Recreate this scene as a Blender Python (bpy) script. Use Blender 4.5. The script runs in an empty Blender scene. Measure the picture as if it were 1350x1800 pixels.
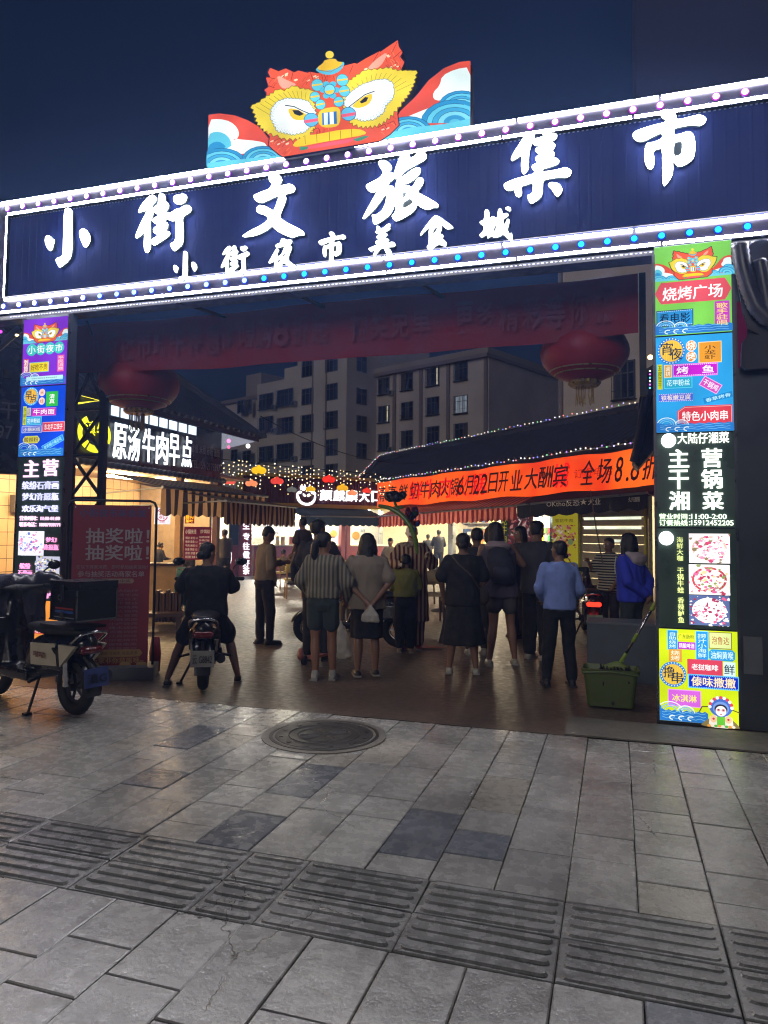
import bpy, bmesh, math, random
from mathutils import Vector, Matrix, noise
import numpy as np
random.seed(7)
SC = bpy.context.scene
COL = SC.collection
# ---------------------------------------------------------------- camera
F_PX, CX, CY, EYE = 1280.0, 675.0, 866.0, 1.55
R = Matrix(((0.95265611, -0.00752008, -0.30395689), (0.30388502, 0.05646763, 0.95103381), (0.01001187, -0.99837611, 0.05607948)))
cam_d = bpy.data.cameras.new('camera'); cam = bpy.data.objects.new('camera', cam_d); COL.objects.link(cam)
cx_, cy_, cz_ = R.col[0], -R.col[1], -R.col[2]
cam.matrix_world = Matrix(((cx_[0], cy_[0], cz_[0], 0), (cx_[1], cy_[1], cz_[1], 0), (cx_[2], cy_[2], cz_[2], EYE), (0, 0, 0, 1)))
cam_d.sensor_fit = 'VERTICAL'; cam_d.sensor_height = 36; cam_d.sensor_width = 27; cam_d.lens = 36 * F_PX / 1800
cam_d.shift_y = -34 / 1800; cam_d.clip_start = 0.05; cam_d.clip_end = 800
SC.camera = cam
# ---------------------------------------------------------------- world (clear night just after dusk), moonless
w = bpy.data.worlds.new('World'); SC.world = w; w.use_nodes = True
nt = w.node_tree; nt.nodes.clear()
out = nt.nodes.new('ShaderNodeOutputWorld'); bg = nt.nodes.new('ShaderNodeBackground'); sky = nt.nodes.new('ShaderNodeTexSky')
sky.sky_type = 'NISHITA'; sky.sun_disc = False; sky.sun_elevation = math.radians(0.6); sky.sun_rotation = math.radians(200)
sky.air_density = 1.5; sky.dust_density = 0.6; sky.ozone_density = 5.0
bg.inputs['Strength'].default_value = SKY_STRENGTH = 0.045
nt.links.new(sky.outputs[0], bg.inputs[0]); nt.links.new(bg.outputs[0], out.inputs[0])
SC.view_settings.view_transform = 'Standard'; SC.view_settings.look = 'None'; SC.view_settings.gamma = 1; SC.view_settings.exposure = 0.42
SC.cycles.use_denoising = True; SC.cycles.filter_width = 1.15
SC.cycles.max_bounces = 6; SC.cycles.diffuse_bounces = 3; SC.cycles.glossy_bounces = 3; SC.cycles.transparent_max_bounces = 8
SC.cycles.sample_clamp_indirect = 4.0; SC.cycles.sample_clamp_direct = 0
SC.cycles.caustics_reflective = False; SC.cycles.caustics_refractive = False
# faint town glow reaching everything from the street side
sl = bpy.data.lights.new('sun', 'SUN'); sl.energy = 0.46; sl.angle = math.radians(20); sl.color = (1.0, 0.93, 0.86)
so = bpy.data.objects.new('sun', sl); so.rotation_euler = (math.radians(72), 0, math.radians(-8)); COL.objects.link(so)

# a side scene where curves, letters and modifiers are turned into plain meshes; removed at the end
WORK = bpy.data.scenes.new('work'); WVL = WORK.view_layers[0]
# ---------------------------------------------------------------- geometry helpers
def V(*a): return Vector(a)
def ray(px, py): return R @ Vector((px - CX, py - CY, F_PX))
class Plane:
    """vertical plane: origin p, unit horizontal direction d, normal n pointing to the viewer side"""
    def __init__(self, p, d):
        self.p = Vector((p[0], p[1], 0)); self.d = Vector((d[0], d[1], 0)).normalized()
        n = Vector((self.d.y, -self.d.x, 0))
        if n.dot(self.p) > 0: n = -n
        self.n = n
    def hit(self, px, py):
        r = ray(px, py); o = Vector((0, 0, EYE)); t = (self.p - o).dot(self.n) / r.dot(self.n); return o + r * t
    def sz(self, px, py):
        h = self.hit(px, py); return ((h - self.p).dot(self.d), h.z)
    def P(self, s, z, off=0.0): return self.p + self.d * s + Vector((0, 0, z)) + self.n * off
    def off(self, o): return Plane(self.p + self.n * o, self.d)
def ground(px, py, z=0):
    r = ray(px, py); t = (z - EYE) / r.z; return Vector((r.x * t, r.y * t, z))
def at_depth(px, py, d): r = ray(px, py); return Vector((0, 0, EYE)) + r * (d / F_PX)

def lin(h):
    c = [int(h[i:i + 2], 16) / 255 for i in (0, 2, 4)]
    return tuple((x / 12.92 if x <= .04045 else ((x + .055) / 1.055) ** 2.4) for x in c) + (1,)
_m = {}
def mat(col, rough=.6, metal=0, vary=.15, vs=8, bump=.1, bs=40, coat=0, emit=0, ecol=None, sample=False, alpha=1, trans=0, spec=.5, sub=0):
    key = (col, rough, metal, vary, vs, bump, bs, coat, emit, ecol, sample, alpha, trans, spec)
    if key in _m: return _m[key]
    m = bpy.data.materials.new('m_' + str(len(_m))); m.use_nodes = True
    n = m.node_tree.nodes; l = m.node_tree.links; b = n['Principled BSDF']
    c = lin(col) if isinstance(col, str) else tuple(col) + (1,)
    b.inputs['Base Color'].default_value = c; b.inputs['Roughness'].default_value = rough; b.inputs['Metallic'].default_value = metal
    b.inputs['Specular IOR Level'].default_value = spec
    if coat: b.inputs['Coat Weight'].default_value = coat; b.inputs['Coat Roughness'].default_value = .12
    if alpha < 1: b.inputs['Alpha'].default_value = alpha
    if trans: b.inputs['Transmission Weight'].default_value = trans
    if vary or bump:
        tc = n.new('ShaderNodeTexCoord')
        nz = n.new('ShaderNodeTexNoise'); nz.inputs['Scale'].default_value = vs; nz.inputs['Detail'].default_value = 5; l.new(tc.outputs['Object'], nz.inputs['Vector'])
        if vary:
            mp = n.new('ShaderNodeMapRange'); mp.inputs[3].default_value = 1 - vary; mp.inputs[4].default_value = 1 + vary; l.new(nz.outputs[0], mp.inputs[0])
            mp.inputs[1].default_value = .3; mp.inputs[2].default_value = .7
            mx = n.new('ShaderNodeMix'); mx.data_type = 'RGBA'; mx.blend_type = 'MULTIPLY'; mx.inputs[0].default_value = 1; mx.inputs[6].default_value = c
            l.new(mp.outputs[0], mx.inputs[7]); l.new(mx.outputs[2], b.inputs['Base Color'])
            m2 = n.new('ShaderNodeMapRange'); m2.inputs[1].default_value = .3; m2.inputs[2].default_value = .7; m2.inputs[3].default_value = max(0.02, rough - .12); m2.inputs[4].default_value = min(1, rough + .12)
            l.new(nz.outputs[0], m2.inputs[0]); l.new(m2.outputs[0], b.inputs['Roughness'])
        if bump:
            n2 = n.new('ShaderNodeTexNoise'); n2.inputs['Scale'].default_value = bs; n2.inputs['Detail'].default_value = 4; l.new(tc.outputs['Object'], n2.inputs['Vector'])
            bp = n.new('ShaderNodeBump'); bp.inputs['Strength'].default_value = bump; bp.inputs['Distance'].default_value = .01; l.new(n2.outputs[0], bp.inputs['Height']); l.new(bp.outputs[0], b.inputs['Normal'])
    if emit:
        b.inputs['Emission Color'].default_value = lin(ecol) if ecol else c; b.inputs['Emission Strength'].default_value = emit
        m.cycles.emission_sampling = 'FRONT' if sample else 'NONE'
    _m[key] = m; return m
def glow(col, s=1.0, sample=False):
    """something that gives off light"""
    key = ('glow', col, s, sample)
    if key in _m: return _m[key]
    m = bpy.data.materials.new('glow_' + str(len(_m))); m.use_nodes = True; n = m.node_tree.nodes; n.clear(); l = m.node_tree.links
    o = n.new('ShaderNodeOutputMaterial'); e = n.new('ShaderNodeEmission'); e.inputs[0].default_value = lin(col); e.inputs[1].default_value = s
    if .3 < s <= 1.3:   # printed sheets over lamps: slightly uneven back light
        g = n.new('ShaderNodeNewGeometry'); z = n.new('ShaderNodeTexNoise'); z.inputs['Scale'].default_value = 2.3; z.inputs['Detail'].default_value = 1; l.new(g.outputs['Position'], z.inputs['Vector'])
        q = n.new('ShaderNodeMapRange'); q.inputs[1].default_value = .3; q.inputs[2].default_value = .7; q.inputs[3].default_value = s * .8; q.inputs[4].default_value = s * 1.25; l.new(z.outputs[0], q.inputs[0]); l.new(q.outputs[0], e.inputs[1])
    l.new(e.outputs[0], o.inputs[0]); m.cycles.emission_sampling = 'FRONT' if sample else 'NONE'
    _m[key] = m; return m

class MB:
    def __init__(self): self.v = []; self.f = []; self.m = []; self.mats = []; self.smooth = False
    def mi(self, mt):
        if mt is None: return 0
        if mt not in self.mats: self.mats.append(mt)
        return self.mats.index(mt)
    def add(self, vs, fs, mt=None):
        o = len(self.v); self.v += [tuple(v) for v in vs]; k = self.mi(mt)
        for f in fs: self.f.append(tuple(i + o for i in f)); self.m.append(k)
        return self
    def frame_box(self, o, a, b, c, mt=None):
        """box from corner o with edge vectors a,b,c"""
        o, a, b, c = map(Vector, (o, a, b, c)); vs = [o, o + a, o + a + b, o + b, o + c, o + a + c, o + a + b + c, o + b + c]
        fs = [(0, 3, 2, 1), (4, 5, 6, 7), (0, 1, 5, 4), (1, 2, 6, 5), (2, 3, 7, 6), (3, 0, 4, 7)]
        if a.cross(b).dot(c) < 0: fs = [f[::-1] for f in fs]
        return self.add(vs, fs, mt)
    def box(self, cx, cy, cz, sx, sy, sz, rz=0, mt=None):
        q = Matrix.Rotation(rz, 3, 'Z'); a = q @ Vector((sx, 0, 0)); b = q @ Vector((0, sy, 0)); c = Vector((0, 0, sz))
        return self.frame_box(Vector((cx, cy, cz)) - a / 2 - b / 2 - c / 2, a, b, c, mt)
    def pbox(self, pl, s0, z0, s1, z1, o0, o1, mt=None):
        return self.frame_box(pl.P(s0, z0, o0), pl.d * (s1 - s0), Vector((0, 0, z1 - z0)), pl.n * (o1 - o0), mt)
    def quad(self, a, b, c, d, mt=None): return self.add([a, b, c, d], [(0, 1, 2, 3)], mt)
    def poly(self, pl, pts, off, mt=None, th=0):
        vs = [pl.P(s, z, off) for s, z in pts]; n = len(vs)
        nor = Vector((0, 0, 0))
        for i in range(n):
            a, b = vs[i], vs[(i + 1) % n]; nor += a.cross(b)
        if nor.dot(pl.n) < 0: vs = vs[::-1]
        if not th: return self.add(vs, [tuple(range(n))], mt)
        bk = [v - pl.n * th for v in vs]
        return self.add(vs + bk, [tuple(range(n)), tuple(range(2 * n - 1, n - 1, -1))] + [(i, i + n, (i + 1) % n + n, (i + 1) % n) for i in range(n)], mt)
    def tube(self, pts, rad, n=8, mt=None, closed=True, sc=(1, 1)):
        pts = [Vector(p) for p in pts]; k = len(pts)
        rs = [rad] * k if isinstance(rad, (int, float)) else rad
        t0 = (pts[1] - pts[0]).normalized(); u = t0.orthogonal().normalized() if abs(t0.z) > .9 else t0.cross(Vector((0, 0, 1))).normalized()
        vs = []
        for i, p in enumerate(pts):
            t = (pts[min(i + 1, k - 1)] - pts[max(i - 1, 0)]).normalized(); u = (u - t * u.dot(t)).normalized(); w_ = t.cross(u)
            for j in range(n):
                a = 2 * math.pi * j / n; vs.append(p + (u * math.cos(a) * sc[0] + w_ * math.sin(a) * sc[1]) * rs[i])
        fs = [(i * n + j, i * n + (j + 1) % n, (i + 1) * n + (j + 1) % n, (i + 1) * n + j) for i in range(k - 1) for j in range(n)]
        if closed: fs += [tuple(range(n - 1, -1, -1)), tuple((k - 1) * n + j for j in range(n))]
        return self.add(vs, fs, mt)
    def capsule(self, pts, rs, n=12, mt=None):
        """rounded limb through pts with radii rs"""
        pts = [Vector(p) for p in pts]; P_, R_ = [], []
        for i in range(len(pts) - 1):
            st = 5 if len(pts) > 2 else 3
            for j in range(st):
                f = j / st; P_.append(pts[i].lerp(pts[i + 1], f)); R_.append(rs[i] * (1 - f) + rs[i + 1] * f)
        P_.append(pts[-1]); R_.append(rs[-1])
        for _ in range(2):
            Q = P_[:]
            for i in range(1, len(P_) - 1): Q[i] = (P_[i - 1] + P_[i] * 2 + P_[i + 1]) / 4
            P_ = Q
        a = (P_[0] - P_[1]).normalized(); b = (P_[-1] - P_[-2]).normalized()
        pre = [(P_[0] + a * R_[0] * c, R_[0] * s) for c, s in ((.97, .2), (.75, .66), (.4, .9))]
        post = [(P_[-1] + b * R_[-1] * c, R_[-1] * s) for c, s in ((.4, .9), (.75, .66), (.97, .2))]
        return self.tube([p for p, _ in pre] + P_ + [p for p, _ in post], [r for _, r in pre] + R_ + [r for _, r in post], n, mt)
    def lathe(self, prof, c=(0, 0, 0), n=20, mt=None, sx=1, sy=1, ripple=0, rk=8):
        c = Vector(c); vs = []
        for r, z in prof:
            for j in range(n):
                a = 2 * math.pi * j / n; q = r * (1 + ripple * math.cos(rk * a)); vs.append(c + Vector((q * math.cos(a) * sx, q * math.sin(a) * sy, z)))
        k = len(prof); fs = [(i * n + j, i * n + (j + 1) % n, (i + 1) * n + (j + 1) % n, (i + 1) * n + j) for i in range(k - 1) for j in range(n)]
        fs += [tuple(range(n - 1, -1, -1)), tuple((k - 1) * n + j for j in range(n))]
        return self.add(vs, fs, mt)
    def rings(self, rs, n=20, mt=None):
        """rs: list of (center, rx, ry) horizontal elliptic rings bottom to top"""
        vs = []
        for c, rx, ry in rs:
            for j in range(n):
                a = 2 * math.pi * j / n; vs.append(Vector(c) + Vector((rx * math.cos(a), ry * math.sin(a), 0)))
        k = len(rs); fs = [(i * n + j, i * n + (j + 1) % n, (i + 1) * n + (j + 1) % n, (i + 1) * n + j) for i in range(k - 1) for j in range(n)]
        fs += [tuple(range(n - 1, -1, -1)), tuple((k - 1) * n + j for j in range(n))]
        return self.add(vs, fs, mt)
    def ball(self, c, r, mt=None, n=12, m=8, sc=(1, 1, 1)):
        prof = [(max(.001, math.sin(math.pi * i / m)) * r, -math.cos(math.pi * i / m) * r) for i in range(m + 1)]
        o = len(self.v); self.lathe([(a, b * sc[2]) for a, b in prof], c, n, mt, sc[0], sc[1]); return self
    def build(self, name, m=None, parent=None, smooth=None):
        me = bpy.data.meshes.new(name)
        off = root_loc(parent) if parent else Vector((0, 0, 0))
        me.from_pydata([(v[0] - off.x, v[1] - off.y, v[2] - off.z) for v in self.v], [], self.f)
        if self.mats:
            for q in self.mats: me.materials.append(q)
            me.polygons.foreach_set('material_index', self.m)
        if m: 
            if not self.mats: me.materials.append(m)
        if smooth or (smooth is None and self.smooth): me.shade_smooth()
        me.update()
        o = bpy.data.objects.new(name, me); COL.objects.link(o)
        if parent: o.parent = parent
        return o
def root_loc(p):
    v = Vector((0, 0, 0))
    while p: v += p.location; p = p.parent
    return v
def tag(o, label, cat, group=None):
    o['label'] = label; o['category'] = cat
    if group: o['group'] = group
    return o
def thing(name, label, cat, loc=(0, 0, 0), group=None):
    o = bpy.data.objects.new(name, None); COL.objects.link(o); o.location = loc; o.empty_display_size = .1
    return tag(o, label, cat, group)
def struct(o, kind='structure'): o['kind'] = kind; return o
def copy_tree(o, parent=None):
    c = o.copy(); COL.objects.link(c); c.parent = parent
    for ch in o.children: copy_tree(ch, c)
    return c
def rotate_thing(o, rz): o.rotation_euler = (0, 0, rz)

def remesh(mb, vox, name='t', smooth=4, disp=0, dscale=6, seed=0, ripples=None):
    """fuse overlapping closed shapes into one continuous surface, returns an MB"""
    me = bpy.data.meshes.new('tmp'); me.from_pydata(mb.v, [], mb.f); me.update()
    o = bpy.data.objects.new('tmp', me); WORK.collection.objects.link(o)
    r = o.modifiers.new('r', 'REMESH'); r.mode = 'VOXEL'; r.voxel_size = vox; r.adaptivity = 0
    s = o.modifiers.new('s', 'SMOOTH'); s.iterations = smooth; s.factor = .5
    WVL.update(); dg = WVL.depsgraph; e = o.evaluated_get(dg); m2 = e.to_mesh()
    n = len(m2.vertices); co = np.empty(n * 3, 'f'); m2.vertices.foreach_get('co', co); co = co.reshape(-1, 3).copy()
    no = np.empty(n * 3, 'f'); m2.vertices.foreach_get('normal', no); no = no.reshape(-1, 3)
    fs = [tuple(p.vertices) for p in m2.polygons]
    if disp:
        for i in range(n):
            p = Vector(co[i]); q = Vector((p.x * dscale, p.y * dscale, p.z * dscale * .55 + seed * 7.3))
            d = noise.noise(q) + .5 * noise.noise(q * 2.3)
            d2 = 1 - abs(noise.noise(q * 1.3 + Vector((5, 5, 5)))) * 2.2
            co[i] += no[i] * disp * (d + .7 * max(0, d2))
    e.to_mesh_clear(); bpy.data.objects.remove(o); bpy.data.meshes.remove(me)
    b = MB(); b.v = [tuple(map(float, c)) for c in co]; b.f = fs; b.m = [0] * len(fs); b.smooth = True
    return b

# ---------------------------------------------------------------- lettering
_glyph = {}
def glyphs(text, bold=0.0, ext=0.0):
    key = (text, bold, ext)
    if key in _glyph: return _glyph[key]
    c = bpy.data.curves.new('t', 'FONT'); c.body = text; c.offset = bold; c.extrude = ext; c.resolution_u = 2; c.space_line = 1.0
    o = bpy.data.objects.new('t', c); WORK.collection.objects.link(o); WVL.update(); dg = WVL.depsgraph
    e = o.evaluated_get(dg); m = e.to_mesh(); vs = [tuple(v.co) for v in m.vertices]; fs = [tuple(p.vertices) for p in m.polygons]
    e.to_mesh_clear(); bpy.data.objects.remove(o); bpy.data.curves.remove(c)
    xs = [v[0] for v in vs] or [0, 1]; ys = [v[1] for v in vs] or [0, 1]
    b = (min(xs), min(ys), max(xs), max(ys)); _glyph[key] = (vs, fs, b); return _glyph[key]
def write(mb, pl, text, s0, z0, s1, z1, off, mt=None, bold=.0, depth=0.0, rot=0, vert=False, slant=0):
    """lettering stretched into the box s0..s1, z0..z1 of a plane"""
    if vert: text = '\n'.join(text)
    if bold > .005 and not depth and not vert or (bold > .005 and depth) or (bold > .005 and vert):
        e = bold * .55 * (s1 - s0) / max(1, 1 if vert else len(text)); e = min(e, (z1 - z0) / (len(text) if vert else 1) * bold * .55)
        raw = ''.join(text.split('\n')) if vert else text
        for k_, (dx_, dz_) in enumerate(((-e, -e * .5), (e, -e * .5), (e, e * .5), (-e, e * .5))):
            write(mb, pl, raw, s0 + dx_, z0 + dz_, s1 + dx_, z1 + dz_, off + k_ * .00012, mt, 0, depth, rot, vert, slant)
        return mb
    vs, fs, b = glyphs(text, 0, .5 if depth else 0)
    W, H = max(1e-4, b[2] - b[0]), max(1e-4, b[3] - b[1]); cs, cz = (s0 + s1) / 2, (z0 + z1) / 2; ca, sa = math.cos(rot), math.sin(rot)
    o = []
    for x, y, z in vs:
        u = ((x - b[0]) / W - .5) * (s1 - s0); v = ((y - b[1]) / H - .5) * (z1 - z0); u += slant * v
        o.append(pl.P(cs + u * ca - v * sa, cz + u * sa + v * ca, off + (z + .5) * depth if depth else off))
    flip = (pl.d.cross(Vector((0, 0, 1)))).dot(pl.n) < 0
    mb.add(o, [f[::-1] for f in fs] if flip else fs, mt)
    return mb
def bx(pl, x, y, w_, h_):
    """photo-sized box (centre, width, height) -> extents on the plane (mirrored planes give s0>s1 kept in order of reading)"""
    a = pl.sz(x - w_ / 2, y)[0]; b = pl.sz(x + w_ / 2, y)[0]; c = pl.sz(x, y + h_ / 2)[1]; d = pl.sz(x, y - h_ / 2)[1]
    return a, c, b, d
def rect(s0, z0, s1, z1, rot=0):
    cs, cz = (s0 + s1) / 2, (z0 + z1) / 2; u, v = (s1 - s0) / 2, (z1 - z0) / 2; ca, sa = math.cos(rot), math.sin(rot)
    return [(cs + a * ca - b * sa, cz + a * sa + b * ca) for a, b in ((-u, -v), (u, -v), (u, v), (-u, v))]
def chaikin(p, it=1):
    for _ in range(it):
        q = []
        for i in range(len(p)):
            a, b = p[i], p[(i + 1) % len(p)]; q += [(a[0] * .75 + b[0] * .25, a[1] * .75 + b[1] * .25), (a[0] * .25 + b[0] * .75, a[1] * .25 + b[1] * .75)]
        p = q
    return p
def filled(polys, ext=0.0, bevel=0):
    """2D outline(s) with holes -> (verts, faces), extruded +-ext"""
    c = bpy.data.curves.new('f', 'CURVE'); c.dimensions = '2D'; c.fill_mode = 'BOTH'; c.extrude = ext
    for p in polys:
        s = c.splines.new('POLY'); s.points.add(len(p) - 1); s.use_cyclic_u = True
        for i, q in enumerate(p): s.points[i].co = (q[0], q[1], 0, 1)
    o = bpy.data.objects.new('f', c); WORK.collection.objects.link(o); WVL.update(); dg = WVL.depsgraph
    e = o.evaluated_get(dg); m = e.to_mesh(); vs = [tuple(v.co) for v in m.vertices]; fs = [tuple(q.vertices) for q in m.polygons]
    e.to_mesh_clear(); bpy.data.objects.remove(o); bpy.data.curves.remove(c); return vs, fs
def fill_on(mb, pl, polys, off, depth, mt=None):
    vs, fs = filled(polys, .5 if depth else 0)
    mb.add([pl.P(x, y, off + (z + .5) * depth if depth else off) for x, y, z in vs], fs, mt); return mb
def clip(poly, s0, z0, s1, z1):
    for ax, val, sg in ((0, s0, 1), (0, s1, -1), (1, z0, 1), (1, z1, -1)):
        out_ = []
        for i in range(len(poly)):
            a, b = poly[i], poly[(i + 1) % len(poly)]; da, db = (a[ax] - val) * sg, (b[ax] - val) * sg
            if da >= 0: out_.append(a)
            if da * db < 0: t = da / (da - db); out_.append((a[0] + (b[0] - a[0]) * t, a[1] + (b[1] - a[1]) * t))
        poly = out_
        if not poly: return []
    return poly
# ================================================================ GROUND
GATE_Y = 6.55
GP = Plane((0, GATE_Y), (1, 0))
def stone_mat(col, rough, crack=.5, name='stone', vary=.22, scale=3.0):
    m = bpy.data.materials.new(name); m.use_nodes = True; n = m.node_tree.nodes; l = m.node_tree.links; b = n['Principled BSDF']
    tc = n.new('ShaderNodeTexCoord'); oi = n.new('ShaderNodeObjectInfo'); geo = n.new('ShaderNodeNewGeometry')
    def nz(s, d, r=.55):
        q = n.new('ShaderNodeTexNoise'); q.inputs['Scale'].default_value = s; q.inputs['Detail'].default_value = d; q.inputs['Roughness'].default_value = r; l.new(geo.outputs['Position'], q.inputs['Vector']); return q
    def mr(src, a, b_, c, d):
        q = n.new('ShaderNodeMapRange'); q.inputs[1].default_value = a; q.inputs[2].default_value = b_; q.inputs[3].default_value = c; q.inputs[4].default_value = d; l.new(src, q.inputs[0]); return q.outputs[0]
    def mul(a, b_):
        q = n.new('ShaderNodeMath'); q.operation = 'MULTIPLY'; l.new(a, q.inputs[0]); l.new(b_, q.inputs[1]); return q.outputs[0]
    big = nz(scale, 6); fine = nz(70, 6, .7); mid = nz(14, 5)
    v = mul(mr(big.outputs[0], .3, .7, 1 - vary, 1 + vary), mr(fine.outputs[0], .3, .7, .78, 1.22))
    v = mul(v, mr(oi.outputs['Random'], 0, 1, .78, 1.15))
    # pits and stains
    pit = nz(80, 2); v = mul(v, mr(pit.outputs[0], .22, .28, .5, 1))
    stain = nz(1.7, 3); v = mul(v, mr(stain.outputs[0], .35, .6, .74, 1)); gum = nz(5.5, 1); v = mul(v, mr(gum.outputs[0], .17, .185, .72, 1)); wv_ = nz(8, 8, .75); v = mul(v, mr(wv_.outputs[0], .35, .65, .94, 1.05))
    # cracks: warped cell borders, only in some places
    vo = n.new('ShaderNodeTexVoronoi'); vo.feature = 'DISTANCE_TO_EDGE'; vo.inputs['Scale'].default_value = 1.3
    ad = n.new('ShaderNodeVectorMath'); ad.operation = 'MULTIPLY_ADD'; l.new(mid.outputs['Color'], ad.inputs[0]); ad.inputs[1].default_value = (.09, .09, .09); l.new(geo.outputs['Position'], ad.inputs[2]); l.new(ad.outputs[0], vo.inputs['Vector'])
    gate_ = nz(.9, 2); g = mr(gate_.outputs[0], .62 - .08 * crack, .64 - .08 * crack, 1, 0)
    cr = mr(vo.outputs['Distance'], .0, .006, 0, 1)
    mx = n.new('ShaderNodeMath'); mx.operation = 'MAXIMUM'; l.new(cr, mx.inputs[0]); l.new(g, mx.inputs[1])
    v = mul(v, mr(mx.outputs[0], 0, 1, .25, 1))
    cm = n.new('ShaderNodeMix'); cm.data_type = 'RGBA'; cm.blend_type = 'MULTIPLY'; cm.inputs[0].default_value = 1; cm.inputs[6].default_value = lin(col); l.new(v, cm.inputs[7]); l.new(cm.outputs[2], b.inputs['Base Color'])
    l.new(mr(mid.outputs[0], .3, .7, rough - .12, rough + .16), b.inputs['Roughness']); b.inputs['Specular IOR Level'].default_value = .75
    h = n.new('ShaderNodeMath'); h.operation = 'MULTIPLY_ADD'; l.new(fine.outputs[0], h.inputs[0]); h.inputs[1].default_value = .35; l.new(mid.outputs[0], h.inputs[2])
    h2 = n.new('ShaderNodeMath'); h2.operation = 'ADD'; l.new(h.outputs[0], h2.inputs[0]); l.new(mx.outputs[0], h2.inputs[1])
    bp = n.new('ShaderNodeBump'); bp.inputs['Strength'].default_value = .45; bp.inputs['Distance'].default_value = .008; l.new(h2.outputs[0], bp.inputs['Height']); l.new(bp.outputs[0], b.inputs['Normal'])
    return m
M_SLAB = stone_mat('a5a39d', .24, 1.1, 'slab_stone'); M_SLAB2 = stone_mat('6c6f75', .24, .6, 'slab_bluestone'); M_SLAB3 = stone_mat('aea99d', .27, 1.1, 'slab_sand')
M_TACT = stone_mat('83827e', .24, .8, 'tactile_stone'); M_GROUT = mat('1d1c1b', .95, vary=.3, bump=.5)
M_CONC = stone_mat('5c4c3e', .46, .3, 'plaza_concrete', .25, 1.2); M_APRON = stone_mat('7b766b', .6, .6, 'apron_concrete')

b = MB(); b.quad((-260, -40, -.03), (260, -40, -.03), (260, 420, -.03), (-260, 420, -.03)); struct(b.build('ground', M_GROUT))
# market yard: gently uneven concrete so lamps smear across it
b = MB(); NX, NY = 90, 90
def yh(x, y): return .006 * noise.noise(Vector((x * .9, y * .9, 0))) + .0025 * noise.noise(Vector((x * 3, y * 3, 4)))
xs = [-34 + 58 * i / NX for i in range(NX + 1)]; ys = [5.93 + (44 - 5.93) * (j / NY) ** 1.5 for j in range(NY + 1)]
b.add([(x, y, yh(x, y) - .004) for y in ys for x in xs], [(j * (NX + 1) + i, j * (NX + 1) + i + 1, (j + 1) * (NX + 1) + i + 1, (j + 1) * (NX + 1) + i) for j in range(NY) for i in range(NX)])
struct(b.build('yard_floor', M_CONC, smooth=True))
b = MB(); b.box(.9, 6.22, .0, 2.6, .56, .012); struct(b.build('concrete_strip', M_APRON))

pav = bpy.data.objects.new('pavement', None); COL.objects.link(pav); struct(pav)
def slab(x0, x1, y0, y1, m, rng):
    g = .0027; x0 += g; x1 -= g; y0 += g; y1 -= g; c = .005; z = rng.uniform(-.0022, .0022); tx, ty = rng.gauss(0, .0035), rng.gauss(0, .003)
    mx_, my_ = (x0 + x1) / 2, (y0 + y1) / 2
    def h(x, y, q): return z + (x - mx_) * tx + (y - my_) * ty - q
    j = lambda: rng.uniform(-.0015, .0015)
    cs = [(x0 + j(), y0 + j()), (x1 + j(), y0 + j()), (x1 + j(), y1 + j()), (x0 + j(), y1 + j())]
    inn = [(x0 + c, y0 + c), (x1 - c, y0 + c), (x1 - c, y1 - c), (x0 + c, y1 - c)]
    q = MB(); q.add([(x, y, h(x, y, 0)) for x, y in inn] + [(x, y, h(x, y, .004)) for x, y in cs] + [(x, y, -.03) for x, y in cs],
        [(0, 1, 2, 3)] + [(4 + i, 4 + (i + 1) % 4, (i + 1) % 4, i) for i in range(4)] + [(8 + i, 8 + (i + 1) % 4, 4 + (i + 1) % 4, 4 + i) for i in range(4)]); return q
rng = random.Random(11); HOLE = ground(570, 1293); HR = .42
def seen(x, y): # does the photo show this spot
    c = R.transposed() @ Vector((x, y, -EYE)); return c.z > .2 and -90 < CX + F_PX * c.x / c.z < 1440 and CY + F_PX * c.y / c.z < 1900
rest = {}
BLUE = {(7, 3), (8, 2), (9, 9), (5, 4), (3, 9)}; n_sl = 0
xj = [.38 + .3 * k - (.005 if k % 2 else 0) for k in range(-27, 9)]
for ci in range(len(xj) - 1):
    x0, x1 = xj[ci], xj[ci + 1]
    for band, (ya, yb) in enumerate(((3.27, 5.9), (.9, 2.68))):
        y = ya; k = 0; y -= rng.choice((0, .12, .3, .4)) if band == 0 else 0
        seq = []
        if band == 1:
            y = yb
            while y > ya: L = rng.choice((.6, .6, .45, .3)); seq.append((max(ya, y - L), y)); y -= L
        else:
            y = ya; first = rng.choice((.3, .45, .6, .2))
            while y < yb - .01:
                L = first if not seq else rng.choice((.6, .6, .6, .3, .3)); e = min(yb, y + L)
                if yb - e < .12: e = yb
                seq.append((y, e)); y = e
        for (a, c_) in seq:
            k += 1; r_ = rng.random(); m = M_SLAB2 if r_ < .07 else (M_SLAB3 if r_ < .22 else M_SLAB)
            if (x0 - .05 < HOLE.x < x1 + .05 or abs((x0 + x1) / 2 - HOLE.x) < .34) and a - .1 < HOLE.y < c_ + .1: pass
            q = slab(x0, x1, a, c_, m, rng)
            if seen((x0 + x1) / 2, (a + c_) / 2) and n_sl < 292:
                o = q.build('paving_slab', m, pav); n_sl += 1
            else: rest.setdefault(m.name, (m, MB()))[1].add(q.v, q.f)
for m, q in rest.values(): o = q.build('more_slabs', m); o.parent = pav; o['kind'] = 'stuff'
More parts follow.
